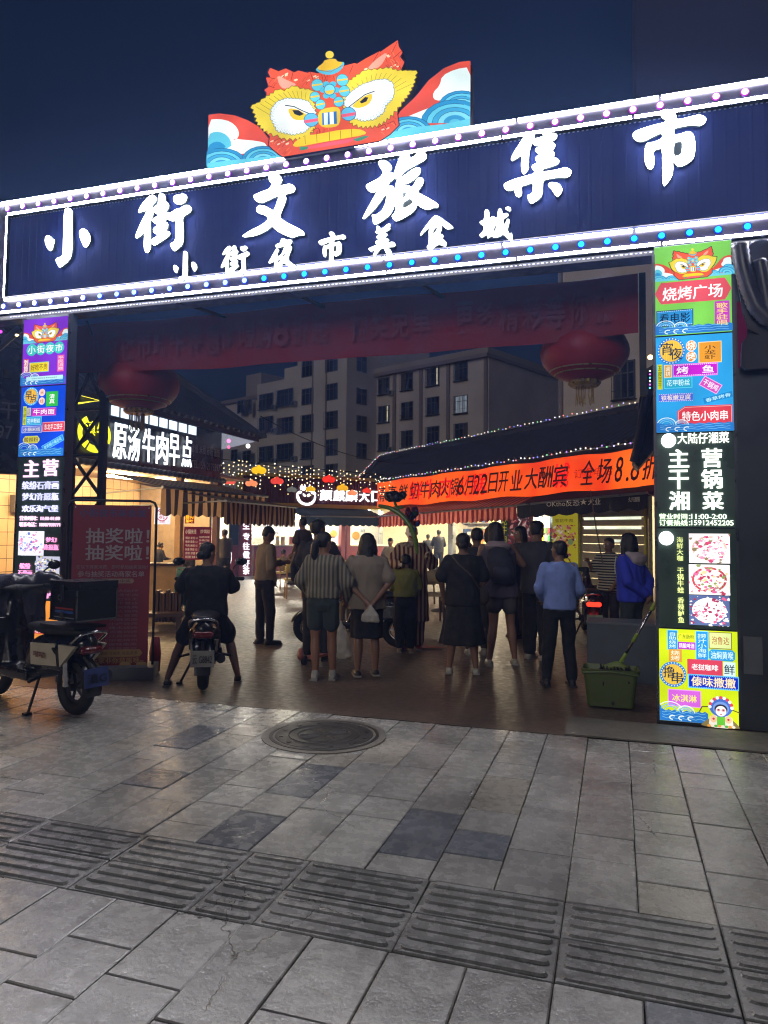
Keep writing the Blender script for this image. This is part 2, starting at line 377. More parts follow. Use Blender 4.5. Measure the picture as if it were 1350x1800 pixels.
# ribbed tactile strip
tj = [-8.29 + .6 * k for k in range(11)] + [-1.69, -1.39, -.81, -.22, .38, .98, 1.58, 2.18, 2.78]
for ti in range(len(tj) - 1):
    if tj[ti + 1] <= tj[ti]: continue
    for (ya, yb) in ((2.68, 2.975), (2.975, 3.27)):
        x0, x1 = tj[ti], tj[ti + 1]
        if not (seen(x0, ya) or seen(x1, yb) or seen(x0, yb)): continue
        q = slab(x0, x1, ya, yb, M_TACT, rng)
        for r_ in range(4):
            yc = ya + (yb - ya) * (r_ + .5) / 4; e0, e1 = x0 + .022, x1 - .022; hw = .0215; ang = [math.pi * t / 4 for t in range(5)]
            prof = [(e1 - hw + hw * math.sin(t), yc - hw * math.cos(t)) for t in ang] + [(e0 + hw - hw * math.sin(t), yc + hw * math.cos(t)) for t in ang]
            pc = ((e0 + e1) / 2, yc); N = len(prof); top = [(pc[0] + (x - pc[0]) * (1 - .008 / (e1 - e0) * 2), pc[1] + (y - pc[1]) * .66) for x, y in prof]
            q.add([(x, y, .0085) for x, y in top] + [(x, y, .0) for x, y in prof], [tuple(range(N))] + [(N + i, N + (i + 1) % N, (i + 1) % N, i) for i in range(N)])
        q.build('tactile_slab', M_TACT, pav)
# manhole cover
mh = thing('manhole_cover', 'round iron manhole cover with cross pattern set in the paving slabs', 'manhole cover', (HOLE.x, HOLE.y, 0))
M_IRON = mat('4a4845', .5, .6, .25, 10, .3, 60)
b = MB(); b.lathe([(.001, .0), (HR, .0), (HR, .011), (HR - .025, .0125), (HR - .03, .007), (HR - .045, .007), (HR - .05, .0115), (.001, .0115)], (HOLE.x, HOLE.y, 0), 48); b.build('cover', M_IRON, mh)
b = MB(); b.lathe([(HR, -.01), (HR + .055, -.01), (HR + .055, .008), (HR, .008)], (HOLE.x, HOLE.y, 0), 48); b.build('ring', M_APRON, mh)
b = MB()
for rr in (.2, .27): 
    b.tube([(HOLE.x + rr * math.cos(t * math.pi / 20), HOLE.y + rr * math.sin(t * math.pi / 20), .012) for t in range(41)], .004, 4)
for a in range(4):
    t = a * math.pi / 2 + math.pi / 4
    for o_ in (-.03, 0, .03):
        dx, dy = math.cos(t), math.sin(t); b.tube([(HOLE.x + dx * .05 - dy * o_, HOLE.y + dy * .05 + dx * o_, .012), (HOLE.x + dx * .18 - dy * o_ * 1.6, HOLE.y + dy * .18 + dx * o_ * 1.6, .012)], .005, 4)
for a in range(12):
    t = a * math.pi / 6; b.box(HOLE.x + .33 * math.cos(t), HOLE.y + .33 * math.sin(t), .013, .03, .03, .004, t)
b.box(HOLE.x, HOLE.y, .013, .06, .06, .004); b.build('pattern', M_IRON, mh)
# small litter: a leaf and a cigarette end near the kerb line
for (px, py, nm, lb, ct, c1) in ((753, 1283, 'fallen_leaf', 'tiny yellow leaf on the paving edge right of the manhole', 'leaf', 'b8a23c'), (1007, 1290, 'paper_scrap', 'tiny pale paper scrap on the paving edge before the bucket', 'litter', 'c9c4b8')):
    g = ground(px, py); b = MB(); b.add([(g.x - .02, g.y, .008), (g.x, g.y - .012, .01), (g.x + .025, g.y, .016), (g.x, g.y + .012, .009)], [(0, 1, 2, 3)]); tag(b.build(nm, mat(c1, .7, vary=.1, bump=0)), lb, ct)

# ================================================================ GATE SIGN
ZB, ZT, XL, XR = 4.04, 5.36, -7.02, 1.62
gate = thing('gate_sign', 'long dark blue gate sign with glowing white characters and bulb border', 'sign', (-2.7, GATE_Y, 0))
M_BOARD = mat('1e3490', .6, .2, .12, 2, .05, 30); M_BLACKMET = mat('1a1b20', .45, .5, .2, 12, .1, 60); M_CASE = mat('0c0920', .4, .3, .1, 4, .05)
b = MB(); b.pbox(GP, XL, ZB, XR, ZT, -.30, -.02); b.build('sign_case', M_BLACKMET, gate)
# face: corrugated sheet (narrow vertical ribs)
b = MB(); s = XL + .33; zz0, zz1 = ZB + .17, ZT - .17
vs = []
while s < XR - .33:
    vs += [(s, 0), (s + .075, 0), (s + .08, .0012), (s + .095, .0012), (s + .1, 0)]; s += .1
o_ = [GP.P(a, zz0, c) for a, c in vs] + [GP.P(a, zz1, c) for a, c in vs]; N = len(vs)
b.add(o_, [(i, i + 1, N + i + 1, N + i) for i in range(N - 1)]); b.build('face_panel', M_BOARD, gate)
# border channel behind the bulbs
b = MB()
for (a, z0, c, z1) in ((XL, ZT - .17, XR, ZT), (XL, ZB, XR, ZB + .17), (XL, ZB + .17, XL + .33, ZT - .17), (XR - .33, ZB + .17, XR, ZT - .17)): b.pbox(GP, a, z0, c, z1, -.02, .004)
b.build('border_channel', M_CASE, gate)
b = MB(); q0, q1, q2, q3 = XL + .345, ZB + .19, XR - .345, ZT - .19   # dark lip round the face, added to block grazing light from the tubes
for (a, z0, c, z1) in ((q0 - .012, q3, q2 + .012, q3 + .008), (q0 - .012, q1 - .008, q2 + .012, q1), (q0 - .012, q1, q0 - .004, q3), (q2 + .004, q1, q2 + .012, q3)): b.pbox(GP, a, z0, c, z1, .0, .042)
b.build('shading_lip', M_BLACKMET, gate)
TUBE = glow('fbf6ff', 58, True)
def strip(sa, za, sb, zb):
    L = math.hypot(sb - sa, zb - za); k = max(1, round(L / 1.22)); q = 0
    for i in range(k):
        f0, f1 = i / k, (i + 1) / k; g_ = .012 / L
        a = (sa + (sb - sa) * (f0 + g_), za + (zb - za) * (f0 + g_)); c = (sa + (sb - sa) * (f1 - g_), za + (zb - za) * (f1 - g_))
        b = MB(); b.tube([GP.P(*a, .022), GP.P(*c, .022)], .0125, 6); b.build('light_tube', TUBE, gate)
strip(XL, ZT - .012, XR, ZT - .012); strip(XL + .31, ZT - .155, XR - .31, ZT - .155); strip(XL, ZB + .012, XR, ZB + .012); strip(XL + .31, ZB + .155, XR - .31, ZB + .155)
strip(XL + .31, ZB + .17, XL + .31, ZT - .17); strip(XR - .31, ZB + .17, XR - .31, ZT - .17); strip(XR - .01, ZB + .03, XR - .01, ZT - .03); strip(XL + .01, ZB + .03, XL + .01, ZT - .03)
def bulb(s, z, core, rim):
    b = MB(); c = GP.P(s, z, .02); b.lathe([(.034, 0), (.036, .008), (.03, .012)], (0, 0, 0), 14)
    b.v = [(c.x + v[0], c.y - v[2] + .012, c.z + v[1]) for v in b.v]; o = b.build('bulb_rim', rim, gate)
    q = MB(); q.ball((0, 0, 0), .027, n=12, m=6); q.v = [(c.x + v[0], c.y + v[1] * .6, c.z + v[2]) for v in q.v]
    o2 = q.build('bulb', core, gate, True)
k = 0; s = XL + .08
RIM_P = glow('a03bd8', .9); RIM_M = glow('c026c4', .9); RIM_B = glow('1030d0', 1.0)
CORE_W = glow('ffffff', 3); CORE_P = glow('ffeaff', 2.2); CORE_C = glow('2fe4ff', 1.25); CORE_CW = glow('b8f2ff', 1.4)
while s < XR:
    bulb(s, ZT - .083, CORE_W if s < -1 else CORE_P, RIM_P if s < -1.5 else RIM_M)
    bulb(s, ZB + .083, CORE_W if s < -5.6 else (CORE_CW if s < -3.6 else CORE_C), RIM_B); s += .222
for i in range(1, 6):
    for s in (XL + .16, XR - .16): bulb(s, ZB + .083 + (ZT - ZB - .166) * i / 6, CORE_W, RIM_B)

# calligraphy, outlines drawn stroke by stroke
def outl(pts, ox, oy, sc):
    """photo outline -> sign-plane coordinates"""
    return [GP.sz(ox + x / sc, oy + y / sc) for x, y in pts]
CH = {}
CH['小'] = (0, 300, 3, [[[(365,212),(380,208),(395,215),(400,240),(398,330),(400,400),(395,450),(385,480),(335,522),(325,505),(312,475),(345,465),(353,450),(355,350),(358,240)]], [[(270,350),(290,360),(297,375),(306,372),(303,395),(292,432),(278,430),(262,400),(258,370)]], [[(445,320),(470,318),(490,345),(495,375),(485,400),(468,418),(455,395),(437,345)]]])
CH['街'] = (220, 330, 9, [[[(470,150),(520,165),(545,210),(520,270),(460,325),(485,360),(492,430),(470,510),(430,600),(450,640),(445,800),(450,980),(430,1030),(395,1065),(365,1030),(352,950),(360,800),(370,690),(345,740),(290,795),(235,830),(215,820),(235,750),(300,600),(380,450),(405,385),(370,400),(320,400),(275,435),(262,415),(300,330),(380,220)]],
 [[(620,130),(665,145),(685,190),(680,260),(715,265),(740,310),(725,370),(675,425),(750,440),(800,420),(850,380),(910,370),(960,340),(1010,315),(1060,320),(1095,360),(1085,410),(1030,450),(965,485),(955,540),(965,650),(970,850),(950,930),(900,980),(830,1035),(800,1010),(760,925),(830,890),(850,840),(850,700),(850,540),(800,560),(750,550),(710,520),(680,550),(680,580),(715,585),(728,630),(700,700),(680,740),(730,720),(758,745),(745,790),(650,860),(520,945),(480,930),(458,880),(480,850),(575,790),(560,775),(520,755),(495,705),(510,670),(575,630),(570,610),(520,600),(485,555),(510,520),(575,480),(565,455),(520,430),(497,370),(530,325),(578,305),(578,200),(590,150)]],
 [[(830,165),(900,155),(960,138),(1010,150),(1025,190),(1005,250),(960,290),(890,300),(840,285),(812,220)]]])
CH['文'] = (420, 300, 10.385, [[[(600,135),(650,115),(740,115),(800,150),(830,200),(815,260),(770,310),(710,345),(690,365),(830,320),(960,290),(1030,310),(1070,360),(1050,420),(1010,445),(870,475),(900,520),(895,590),(860,680),(780,880),(850,950),(950,1010),(1100,1080),(1200,1140),(1240,1190),(1225,1220),(1130,1220),(1080,1240),(1020,1265),(900,1220),(780,1160),(700,1100),(645,1045),(590,1100),(480,1170),(350,1220),(200,1245),(120,1245),(125,1225),(250,1140),(400,1070),(520,1000),(590,930),(560,880),(500,840),(430,825),(375,790),(370,740),(400,690),(460,675),(540,700),(620,745),(685,785),(720,700),(750,600),(795,490),(680,530),(560,590),(470,625),(400,620),(345,580),(320,520),(335,485),(450,440),(600,385),(630,340),(655,290),(610,240),(595,190)]]])
CH['旅'] = (635, 265, 9, [[[(310,220),(340,198),(400,202),(465,235),(508,290),(500,340),(430,408),(500,385),(545,405),(560,470),(460,545),(455,590),(430,640),(490,595),(535,610),(560,670),(558,850),(530,960),(470,1060),(380,1130),(260,1205),(225,1190),(212,1110),(200,1050),(260,1055),(320,1025),(380,960),(425,840),(430,725),(380,760),(330,840),(230,970),(130,1070),(60,1120),(60,1095),(120,980),(200,840),(300,650),(240,690),(180,695),(130,660),(108,610),(120,580),(220,530),(345,460),(380,380),(330,310),(305,260)]],
 [[(660,110),(710,85),(770,85),(790,120),(795,170),(850,150),(920,80),(980,65),(1040,85),(1060,130),(1040,180),(960,230),(720,355),(640,450),(600,485),(560,485),(545,440),(565,350),(610,220)]],
 [[(930,312),(965,340),(950,400),(880,480),(780,550),(700,565),(700,590),(770,595),(830,630),(870,570),(910,490),(950,465),(995,480),(1010,530),(980,600),(905,685),(960,730),(1100,800),(1220,875),(1248,910),(1220,945),(1160,935),(1110,965),(1050,970),(970,935),(910,890),(880,960),(830,1020),(700,1100),(590,1155),(530,1120),(512,1070),(575,1020),(575,800),(575,560),(610,500),(740,420),(850,335)], [(680,695),(720,700),(755,720),(720,770),(680,820)], [(680,860),(730,835),(795,785),(865,855),(800,910),(680,972)]]])
CH['集'] = (880, 225, 9.643, [[[(450,130),(540,125),(590,180),(585,240),(545,300),(500,420),(485,560),(485,740),(450,790),(400,835),(370,790),(362,680),(380,490),(330,535),(270,570),(210,608),(190,590),(220,500),(330,330),(400,220)]],
 [[(720,110),(760,85),(830,90),(865,150),(930,148),(968,180),(950,230),(860,290),(870,308),(920,315),(935,350),(910,405),(850,430),(900,450),(925,490),(905,540),(830,590),(900,568),(950,562),(1000,600),(995,640),(940,680),(680,755),(740,795),(800,790),(1000,755),(1100,720),(1180,755),(1212,800),(1160,885),(1000,885),(850,900),(725,935),(722,1100),(705,1200),(650,1260),(530,1335),(500,1300),(455,1190),(545,1170),(560,1100),(568,970),(460,1005),(360,1030),(370,1100),(372,1180),(330,1220),(280,1200),(258,1150),(250,1080),(160,1115),(100,1090),(68,1025),(100,980),(250,920),(420,870),(570,835),(600,780),(555,750),(540,710),(570,670),(690,630),(620,615),(600,570),(620,535),(715,490),(630,475),(600,430),(620,395),(720,340),(600,345),(560,320),(545,275),(580,245),(750,200),(725,160)]],
 [[(815,1010),(850,980),(920,972),(1000,1000),(1050,1070),(1045,1130),(985,1215),(940,1190),(880,1090),(820,1040)]]])
CH['市'] = (1105, 190, 9, [[[(490,140),(530,90),(640,80),(710,120),(745,190),(745,245),(900,215),(1050,175),(1120,168),(1190,195),(1220,240),(1180,300),(1120,335),(1050,325),(980,318),(850,340),(700,375),(710,420),(705,490),(830,460),(930,425),(990,445),(1030,520),(1045,650),(1030,800),(1000,870),(920,925),(820,972),(750,960),(710,890),(690,875),(695,1050),(670,1140),(600,1240),(560,1280),(535,1250),(530,1100),(530,680),(460,695),(390,720),(390,800),(408,880),(385,990),(335,1020),(290,990),(250,880),(247,750),(265,640),(310,600),(380,600),(530,540),(530,435),(400,490),(270,560),(170,585),(110,560),(55,490),(90,430),(200,385),(400,325),(590,280),(580,240),(520,200)], [(705,610),(760,585),(825,578),(845,610),(835,730),(820,800),(695,828)]]])
CH['夜'] = (300, 420, 5.625, [[[(1120,20),(1150,18),(1170,35),(1215,28),(1225,45),(1215,70),(1190,85),(1222,95),(1220,115),(1195,180),(1180,225),(1230,265),(1270,290),(1260,305),(1225,310),(1180,285),(1140,250),(1110,285),(1060,325),(1048,310),(1052,260),(1055,230),(1020,255),(992,262),(1000,240),(1030,190),(1070,115),(1090,118),(1095,140),(1075,165),(1085,200),(1120,175),(1135,140),(1155,90),(1120,100),(1075,110),(1060,95),(1070,75),(1110,62),(1115,40)], [(1083,268),(1085,222),(1118,232)], [(1130,178),(1152,165),(1166,162),(1150,195),(1136,192)]]])
CH['美'] = (550, 390, 7.5, [[[(860,95),(885,82),(912,105),(905,125),(960,110),(1010,60),(1040,55),(1050,75),(1030,100),(1045,115),(1030,140),(975,165),(965,180),(1000,185),(1008,205),(960,240),(1010,250),(1030,270),(1010,290),(935,310),(1000,310),(1080,290),(1115,325),(1100,355),(1060,360),(980,365),(1010,372),(1050,400),(1062,440),(1050,470),(1025,480),(1005,465),(970,405),(970,375),(920,380),(870,440),(825,478),(818,460),(850,410),(840,400),(790,420),(765,400),(760,380),(830,350),(890,330),(855,320),(845,290),(900,265),(870,250),(862,230),(880,210),(910,195),(870,185),(845,165),(870,145)]]])
CH['食'] = (730, 360, 7.105, [[[(250,170),(300,168),(360,210),(430,260),(485,300),(490,325),(460,330),(415,338),(370,300),(330,262),(350,290),(345,340),(320,400),(345,398),(372,415),(350,450),(400,490),(410,515),(395,548),(360,540),(310,520),(250,560),(195,590),(165,570),(165,545),(185,530),(190,450),(188,345),(205,300),(230,275),(180,320),(130,370),(85,418),(80,400),(110,350),(180,255)], [(240,350),(290,300),(295,330),(270,370),(240,410)], [(235,480),(265,490),(235,510)]]])
CH['城'] = (730, 360, 7.105, [[[(885,95),(920,92),(938,125),(935,185),(950,200),(970,180),(1000,180),(1010,200),(1040,190),(1045,95),(1075,75),(1095,100),(1100,150),(1150,135),(1178,150),(1165,180),(1105,210),(1120,270),(1130,285),(1155,215),(1175,208),(1190,225),(1180,280),(1160,345),(1190,400),(1215,375),(1225,430),(1228,468),(1195,470),(1150,440),(1110,395),(1060,430),(1000,440),(965,420),(935,440),(912,450),(915,420),(900,400),(850,440),(815,420),(820,400),(870,350),(865,290),(820,265),(820,240),(875,220),(878,140)], [(1000,300),(1030,290),(1015,350),(985,380)], [(1072,265),(1085,320),(1058,375)], [(942,240),(952,235),(935,330),(925,330)]], [[(1130,80),(1160,58),(1195,65),(1210,95),(1190,115),(1160,100)]]])
LET = glow('fbfff6', 17, True); LET_S = glow('fbfff6', 3.5, True)
def character(ch, box=None):
    ox, oy, sc, groups = CH[ch]; b = MB(); allp = [[outl(chaikin(p, 1), ox, oy, sc) for p in g] for g in groups]
    if box:
        pts = [q for g in allp for p in g for q in p]; a0, a1 = min(q[0] for q in pts), max(q[0] for q in pts); c0, c1 = min(q[1] for q in pts), max(q[1] for q in pts)
        s0, z0, s1, z1 = bx(GP, *box); allp = [[[(s0 + (q[0] - a0) / (a1 - a0) * (s1 - s0), z0 + (q[1] - c0) / (c1 - c0) * (z1 - z0)) for q in p] for p in g] for g in allp]
    for i, g in enumerate(allp): fill_on(b, GP, g, .05 + i * .0009, .012, LET_S if (box or ch in '夜美食城') else LET); 
    o = b.build('character', None, gate)
    r = MB()
    for i, g in enumerate(allp): fill_on(r, GP, [g[0]], .022, .036, M_RET)
    r.build('letter_side', None, o)
M_RET = mat('5c6870', .5, .2, .05, 6, 0)
for ch in '小街文旅集市': character(ch)
character('小', (331, 471, 41, 52)); character('街', (418.5, 461, 49, 52)); character('市', (587.5, 439.5, 47, 56))
for ch in '夜美食城': character(ch)
# supporting ledge with small perforations below the sign
b = MB(); b.pbox(GP, XL, ZB - .06, XR, ZB - .012, -.25, -.04); b.build('bottom_rail', M_BLACKMET, gate)
b = MB(); s = XL + .35
while s < XR - .35: b.pbox(GP, s, ZT - .205, s + .018, ZT - .195, .008, .011); b.pbox(GP, s, ZB - .035, s + .018, ZB - .027, -.04, -.037); s += .04
o = b.build('rivet_line', mat('aab4d8', .4, .3, 0, 1, 0), gate); o['kind'] = 'stuff'
# braces under the sign
b = MB()
for px in (310, 500, 720): 
    b = MB(); s = GP.sz(px, 520)[0]; b.tube([(s, GATE_Y + .05, ZB - .05), (s + .15, GATE_Y + .75, ZB - .02)], .02, 6); b.build('brace', M_BLACKMET, gate)
# ================================================================ LION BOARD (painted cut-out, lit from within)
class Art:
    """flat artwork: every patch lies 0.6 mm in front of the one before"""
    def __init__(self, pl, off, es=1.0, step=.00016, f=None, lim=None):
        self.lim = lim; self.pl, self.off, self.es, self.step, self.mb, self.f = pl, off, es, step, MB(), f
    def col(self, c): return glow(c, self.es) if self.es else mat(c, .5, vary=.05, bump=0)
    def tr(self, pts): return [self.f(*p) for p in pts] if self.f else pts
    def poly(self, pts, c, sm=0, raw=False):
        if not raw: pts = self.tr(pts)
        if sm: pts = chaikin(pts, sm)
        if self.lim: pts = clip(pts, *self.lim)
        if len(pts) < 3: return
        self.off += self.step; vs, fs = filled([pts]); self.mb.add([self.pl.P(x, y, self.off) for x, y, _ in vs], fs, self.col(c))
    def line(self, pts, w_, c, closed=False, raw=False):
        if not raw: pts = self.tr(pts)
        self.off += self.step
        if closed: pts = pts + [pts[0]]
        for i in range(len(pts) - 1):
            a, b_ = Vector(pts[i]), Vector(pts[i + 1]); d = b_ - a
            if d.length < 1e-6: continue
            d.normalize(); n = Vector((-d.y, d.x)) * w_ / 2; e = d * w_ * .25
            q = [a - e - n, b_ + e - n, b_ + e + n, a - e + n]
            if self.lim and any(not (self.lim[0] <= x.x <= self.lim[2]) for x in q): continue
            o = self.off + (.00006 if i % 2 else 0)
            self.mb.add([self.pl.P(x.x, x.y, o) for x in q], [(0, 1, 2, 3)], self.col(c))
    def ell(self, s, z, a, b_, c, n=20, rot=0): self.poly([(s + a * math.cos(2 * math.pi * i / n), z + b_ * math.sin(2 * math.pi * i / n)) for i in range(n)], c)
    def text(self, t, s0, z0, s1, z1, c, bold=.02, vert=False, rot=0, slant=0, raw=True):
        self.off += self.step; write(self.mb, self.pl, t, s0, z0, s1, z1, self.off, self.col(c), bold, 0, rot, vert, slant)
    def build(self, name, parent): return self.mb.build(name, None, parent)
HEAD = [(362,170),(400,185),(432,172),(470,190),(490,182),(530,192),(545,188),(580,195),(600,180),(640,150),(700,160),(745,148),(755,152),(800,125),(858,95),(862,98),(895,75),(940,45),(945,75),(962,100),(950,120),(970,145),(950,190),(1028,190),(1015,225),(1012,250),(985,300),(960,330),(942,355),(938,380),(945,430),(905,470),(860,500),(430,578),(400,560),(370,535),(355,520),(360,480),(330,450),(310,420),(300,385),(283,345),(320,335),(345,310),(345,280),(335,270),(355,255),(343,215),(362,210),(352,190)]
def inside(x, y, P_):
    c = False
    for i in range(len(P_)):
        (x0, y0), (x1, y1) = P_[i - 1], P_[i]
        if (y0 > y) != (y1 > y) and x < (x1 - x0) * (y - y0) / (y1 - y0) + x0: c = not c
    return c
def lion(pl, off, F, es, detail=True, lw=.012, lim=None):
    """lion-dance mask over rolling waves; F maps artwork coordinates to the plane"""
    A = Art(pl, off, es, .00016, F, lim); OUT = '3a1a20'
    def waves(cx, cy, sg, R0, clipbox=None):
        for i, c in enumerate(('2f8fc4', '63c4dc', '3fa2cf', '7ad0e0', '3795c6', '5cbcd8')):
            r = R0 * (1 - i * .165); pts = [(cx + r * 1.25 * math.cos(math.pi * t / 10), cy - r * .85 * math.sin(math.pi * t / 10)) for t in range(11)]
            A.poly(pts, c); 
            if detail and i < 4: A.line(pts, lw * .4, '1b4f78')
    # side pieces: red flanks, white foam, blue waves
    A.poly([(80,380),(130,373),(200,382),(260,405),(310,435),(365,500),(430,578),(75,635)], 'd8503c')
    A.poly([(80,402),(130,398),(180,410),(212,440),(220,470),(205,495),(180,487),(230,492),(300,498),(345,510),(340,545),(200,560),(79,545)], 'e4f6f4', 1)
    A.poly([(78,470),(110,455),(150,462),(180,490),(185,530),(77,560)], '5cc0d8', 1); A.poly([(78,520),(110,500),(140,505),(165,530),(77,560)], '2f8fc4', 1)
    waves(140, 612, 1, 95); waves(330, 590, 1, 80); A.poly([(76,600),(150,590),(300,575),(400,565),(432,579),(75,636)], '66c8dc')
    A.poly([(1270,137),(1220,142),(1150,170),(1080,225),(1020,300),(950,365),(938,390),(946,440),(860,500),(1270,432)], 'd8503c')
    A.poly([(1270,165),(1200,175),(1140,205),(1130,250),(1100,280),(1100,310),(1130,320),(1160,300),(1150,330),(1080,350),(960,400),(950,415),(1100,400),(1270,330)], 'e4f6f4', 1)
    waves(1230, 345, 1, 85); waves(1200, 420, 1, 125); waves(990, 462, 1, 85); A.poly([(1270,400),(1150,425),(1000,440),(900,465),(860,500),(1270,433)], '66c8dc')
    # head
    A.line(HEAD, lw * 1.6, '1a1430', True); A.poly(HEAD, 'e2583a')
    if detail:
        rg = random.Random(5)
        for k in range(26):
            x, y = rg.choice(((400, 205), (480, 215), (540, 215), (760, 180), (830, 140), (900, 110), (930, 160), (420, 520), (390, 500), (880, 450), (910, 420), (760, 170))); x += rg.uniform(-30, 30); y += rg.uniform(-8, 14)
            A.poly([(x, y), (x + 14, y - 6), (x + 16, y - 1), (x + 3, y + 5)], 'ffd9b8')
        for (x0_, y0_, x1_, y1_, n_, ax_, ay_) in ((365, 185, 550, 240, 22, -16, 20), (720, 160, 950, 90, 26, 14, 26), (880, 130, 950, 180, 10, 18, 14), (385, 500, 470, 560, 14, -14, 16), (860, 480, 935, 400, 14, 16, 10), (560, 205, 700, 215, 12, 3, 20), (500, 470, 780, 450, 22, -3, 18)):
            for i in range(n_): x, y = x0_ + (x1_ - x0_) * rg.random(), y0_ + (y1_ - y0_) * rg.random() + rg.uniform(-16, 16); inside(x - 8, y - 8, HEAD) and inside(x + ax_ + 6, y + ay_ + 6, HEAD) and inside(x + 8, y - 14, HEAD) and A.line([(x, y), (x + ax_ * .5, y + ay_ * .35), (x + ax_, y + ay_)], lw * .4, rg.choice(('9c2a1a', 'b8401f', 'f08a58')))
        for pts in ([(470,190),(460,230)], [(545,190),(560,230)], [(610,200),(620,235)], [(740,165),(725,200)], [(860,98),(830,150)], [(345,215),(390,225)], [(355,255),(385,265)], [(940,60),(915,110)], [(960,100),(925,130)]): A.line(pts, lw * .5, '8d2418')
    for pts in ([(395,205),(440,230),(490,250),(460,262),(425,272),(405,250)], [(800,185),(840,140),(900,100),(880,150),(850,180)]): A.poly(pts, 'f6a08c', 1)
    yl = [(283,345),(320,330),(345,310),(380,290),(400,275),(430,280),(470,258),(500,270),(545,275),(568,290),(560,330),(575,400),(560,450),(535,482),(480,494),(430,492),(400,478),(370,470),(335,450),(310,420),(300,385)]
    yr = [(700,300),(720,240),(770,205),(800,188),(850,185),(900,178),(940,190),(1028,190),(1012,250),(985,300),(960,330),(942,355),(910,390),(880,418),(840,436),(780,440),(738,425),(705,380)]
    def tuft(q, amt, k_):
        m_ = (sum(p[0] for p in q) / len(q), sum(p[1] for p in q) / len(q)); o = []
        for i in range(len(q)):
            a, c = q[i], q[(i + 1) % len(q)]; L_ = math.hypot(c[0] - a[0], c[1] - a[1]); n_ = max(1, int(L_ / k_))
            for j in range(n_):
                for f, e in (((j + .02) / n_, 0), ((j + .55) / n_, amt)):
                    x, y = a[0] + (c[0] - a[0]) * f, a[1] + (c[1] - a[1]) * f; d = math.hypot(x - m_[0], y - m_[1]) or 1; o.append((x + (x - m_[0]) / d * e, y + (y - m_[1]) / d * e + e * .3))
        return o
    if detail: yl, yr = tuft(yl, 11, 17), tuft(yr, 11, 18)
    for q in (yl, yr):
        A.poly(q, 'e6cf3e'); A.line(q, lw * .5, '6b5a10', True)
    if detail:
        for i in range(13):
            t = i / 12; A.line([(300 + 250 * t, 350 - 70 * math.sin(t * 2.2)), (385 + 150 * t, 400 - 78 * math.sin(t * 2.4))], lw * .35, '8f7a16')
            A.line([(735 + 270 * t, 260 - 60 * math.sin(t * 3.0)), (765 + 170 * t, 290 - 45 * math.sin(t * 3.0))], lw * .35, '8f7a16')
    wl = [(375,360),(400,330),(440,315),(500,318),(540,330),(568,370),(575,400),(560,430),(520,465),(470,476),(430,468),(400,460),(385,430),(370,400)]
    wr = [(735,290),(780,260),(840,238),(890,232),(922,250),(928,290),(920,320),(890,350),(880,380),(840,410),(790,418),(750,405),(720,370),(705,340),(715,310)]
    if detail: wl, wr = tuft(wl, 6, 13), tuft(wr, 6, 14)
    for q in (wl, wr):
        A.poly(q, 'f4fbfa'); A.line(q, lw * .5, '5a7a88', True)
        if detail:
            m_ = (sum(p[0] for p in q) / len(q), sum(p[1] for p in q) / len(q))
            for p in q:
                A.line([p, (p[0] * .84 + m_[0] * .16, p[1] * .84 + m_[1] * .16)], lw * .3, 'a8c0cc')
    A.poly([(450,370),(470,365),(500,372),(545,398),(535,415),(500,422),(468,410)], 'e8c22e', 1); A.poly([(472,374),(500,374),(525,392),(505,400),(482,392)], '20242c'); A.line([(440,352),(480,358),(520,378),(565,396)], lw * .9, '3a4450')
    A.poly([(740,355),(770,330),(800,310),(832,298),(832,325),(815,350),(780,366),(750,364)], 'e8c22e', 1); A.poly([(775,338),(800,316),(815,318),(806,336),(785,345)], '20242c'); A.line([(725,362),(760,335),(800,305),(842,290)], lw * .9, '3a4450')
    for (x, y) in ((558, 418), (725, 392)):
        A.ell(x, y, 35, 32, '1d5f88'); A.ell(x, y, 32, 29, '62b4d8'); A.poly([(x-32,y+2),(x+32,y-8),(x+30,y+6),(x-28,y+16)], 'e8607a')
    A.poly([(588,388),(610,368),(672,358),(690,375),(688,435),(665,452),(610,454),(588,432)], 'e6c63a', 1); A.poly([(606,388),(672,380),(674,436),(608,442)], '2f6fb4'); A.poly([(614,388),(632,386),(632,440),(616,441)], 'd8f4f4'); A.poly([(640,385),(658,383),(660,437),(642,439)], 'f4fbfa')
    for (x, y, r) in ((585,262,26),(698,240,26),(575,315,22),(707,290,24),(600,350,22),(682,338,22)): A.ell(x, y, r + 2, r + 2, '1c5f80'); A.ell(x, y, r, r, '5ec4d8'); A.poly([(x-r*.9,y-2),(x+r*.9,y-8),(x+r*.9,y-1),(x-r*.9,y+6)], 'e6c63a')
    for a in range(6): A.ell(641 + 30 * math.cos(a * 1.05), 285 + 30 * math.sin(a * 1.05), 15, 13, '4fb8d4')
    A.ell(641, 284, 27, 27, '2a86ac'); A.ell(641, 284, 23, 23, '7fd6e0'); A.poly([(619,290),(663,284),(655,302),(630,304)], 'e6c63a')
    A.poly([(572,190),(610,178),(680,162),(713,158),(692,200),(645,220),(600,212)], '58b8d2', 1); A.poly([(582,186),(612,165),(618,150),(668,143),(675,158),(705,160),(680,185),(640,198),(600,198)], 'e4b92e', 1); A.ell(641, 127, 19, 17, 'f0cf48'); A.line([(590,195),(645,205),(700,175)], lw * .5, '8a6a10')
    A.poly([(520,545),(640,520),(770,500),(730,522),(640,540),(560,557)], 'e85a6a'); A.poly([(505,540),(545,540),(540,556),(510,560)], '3f8f6a'); A.poly([(745,508),(800,492),(820,495),(770,520)], '3f8f6a')
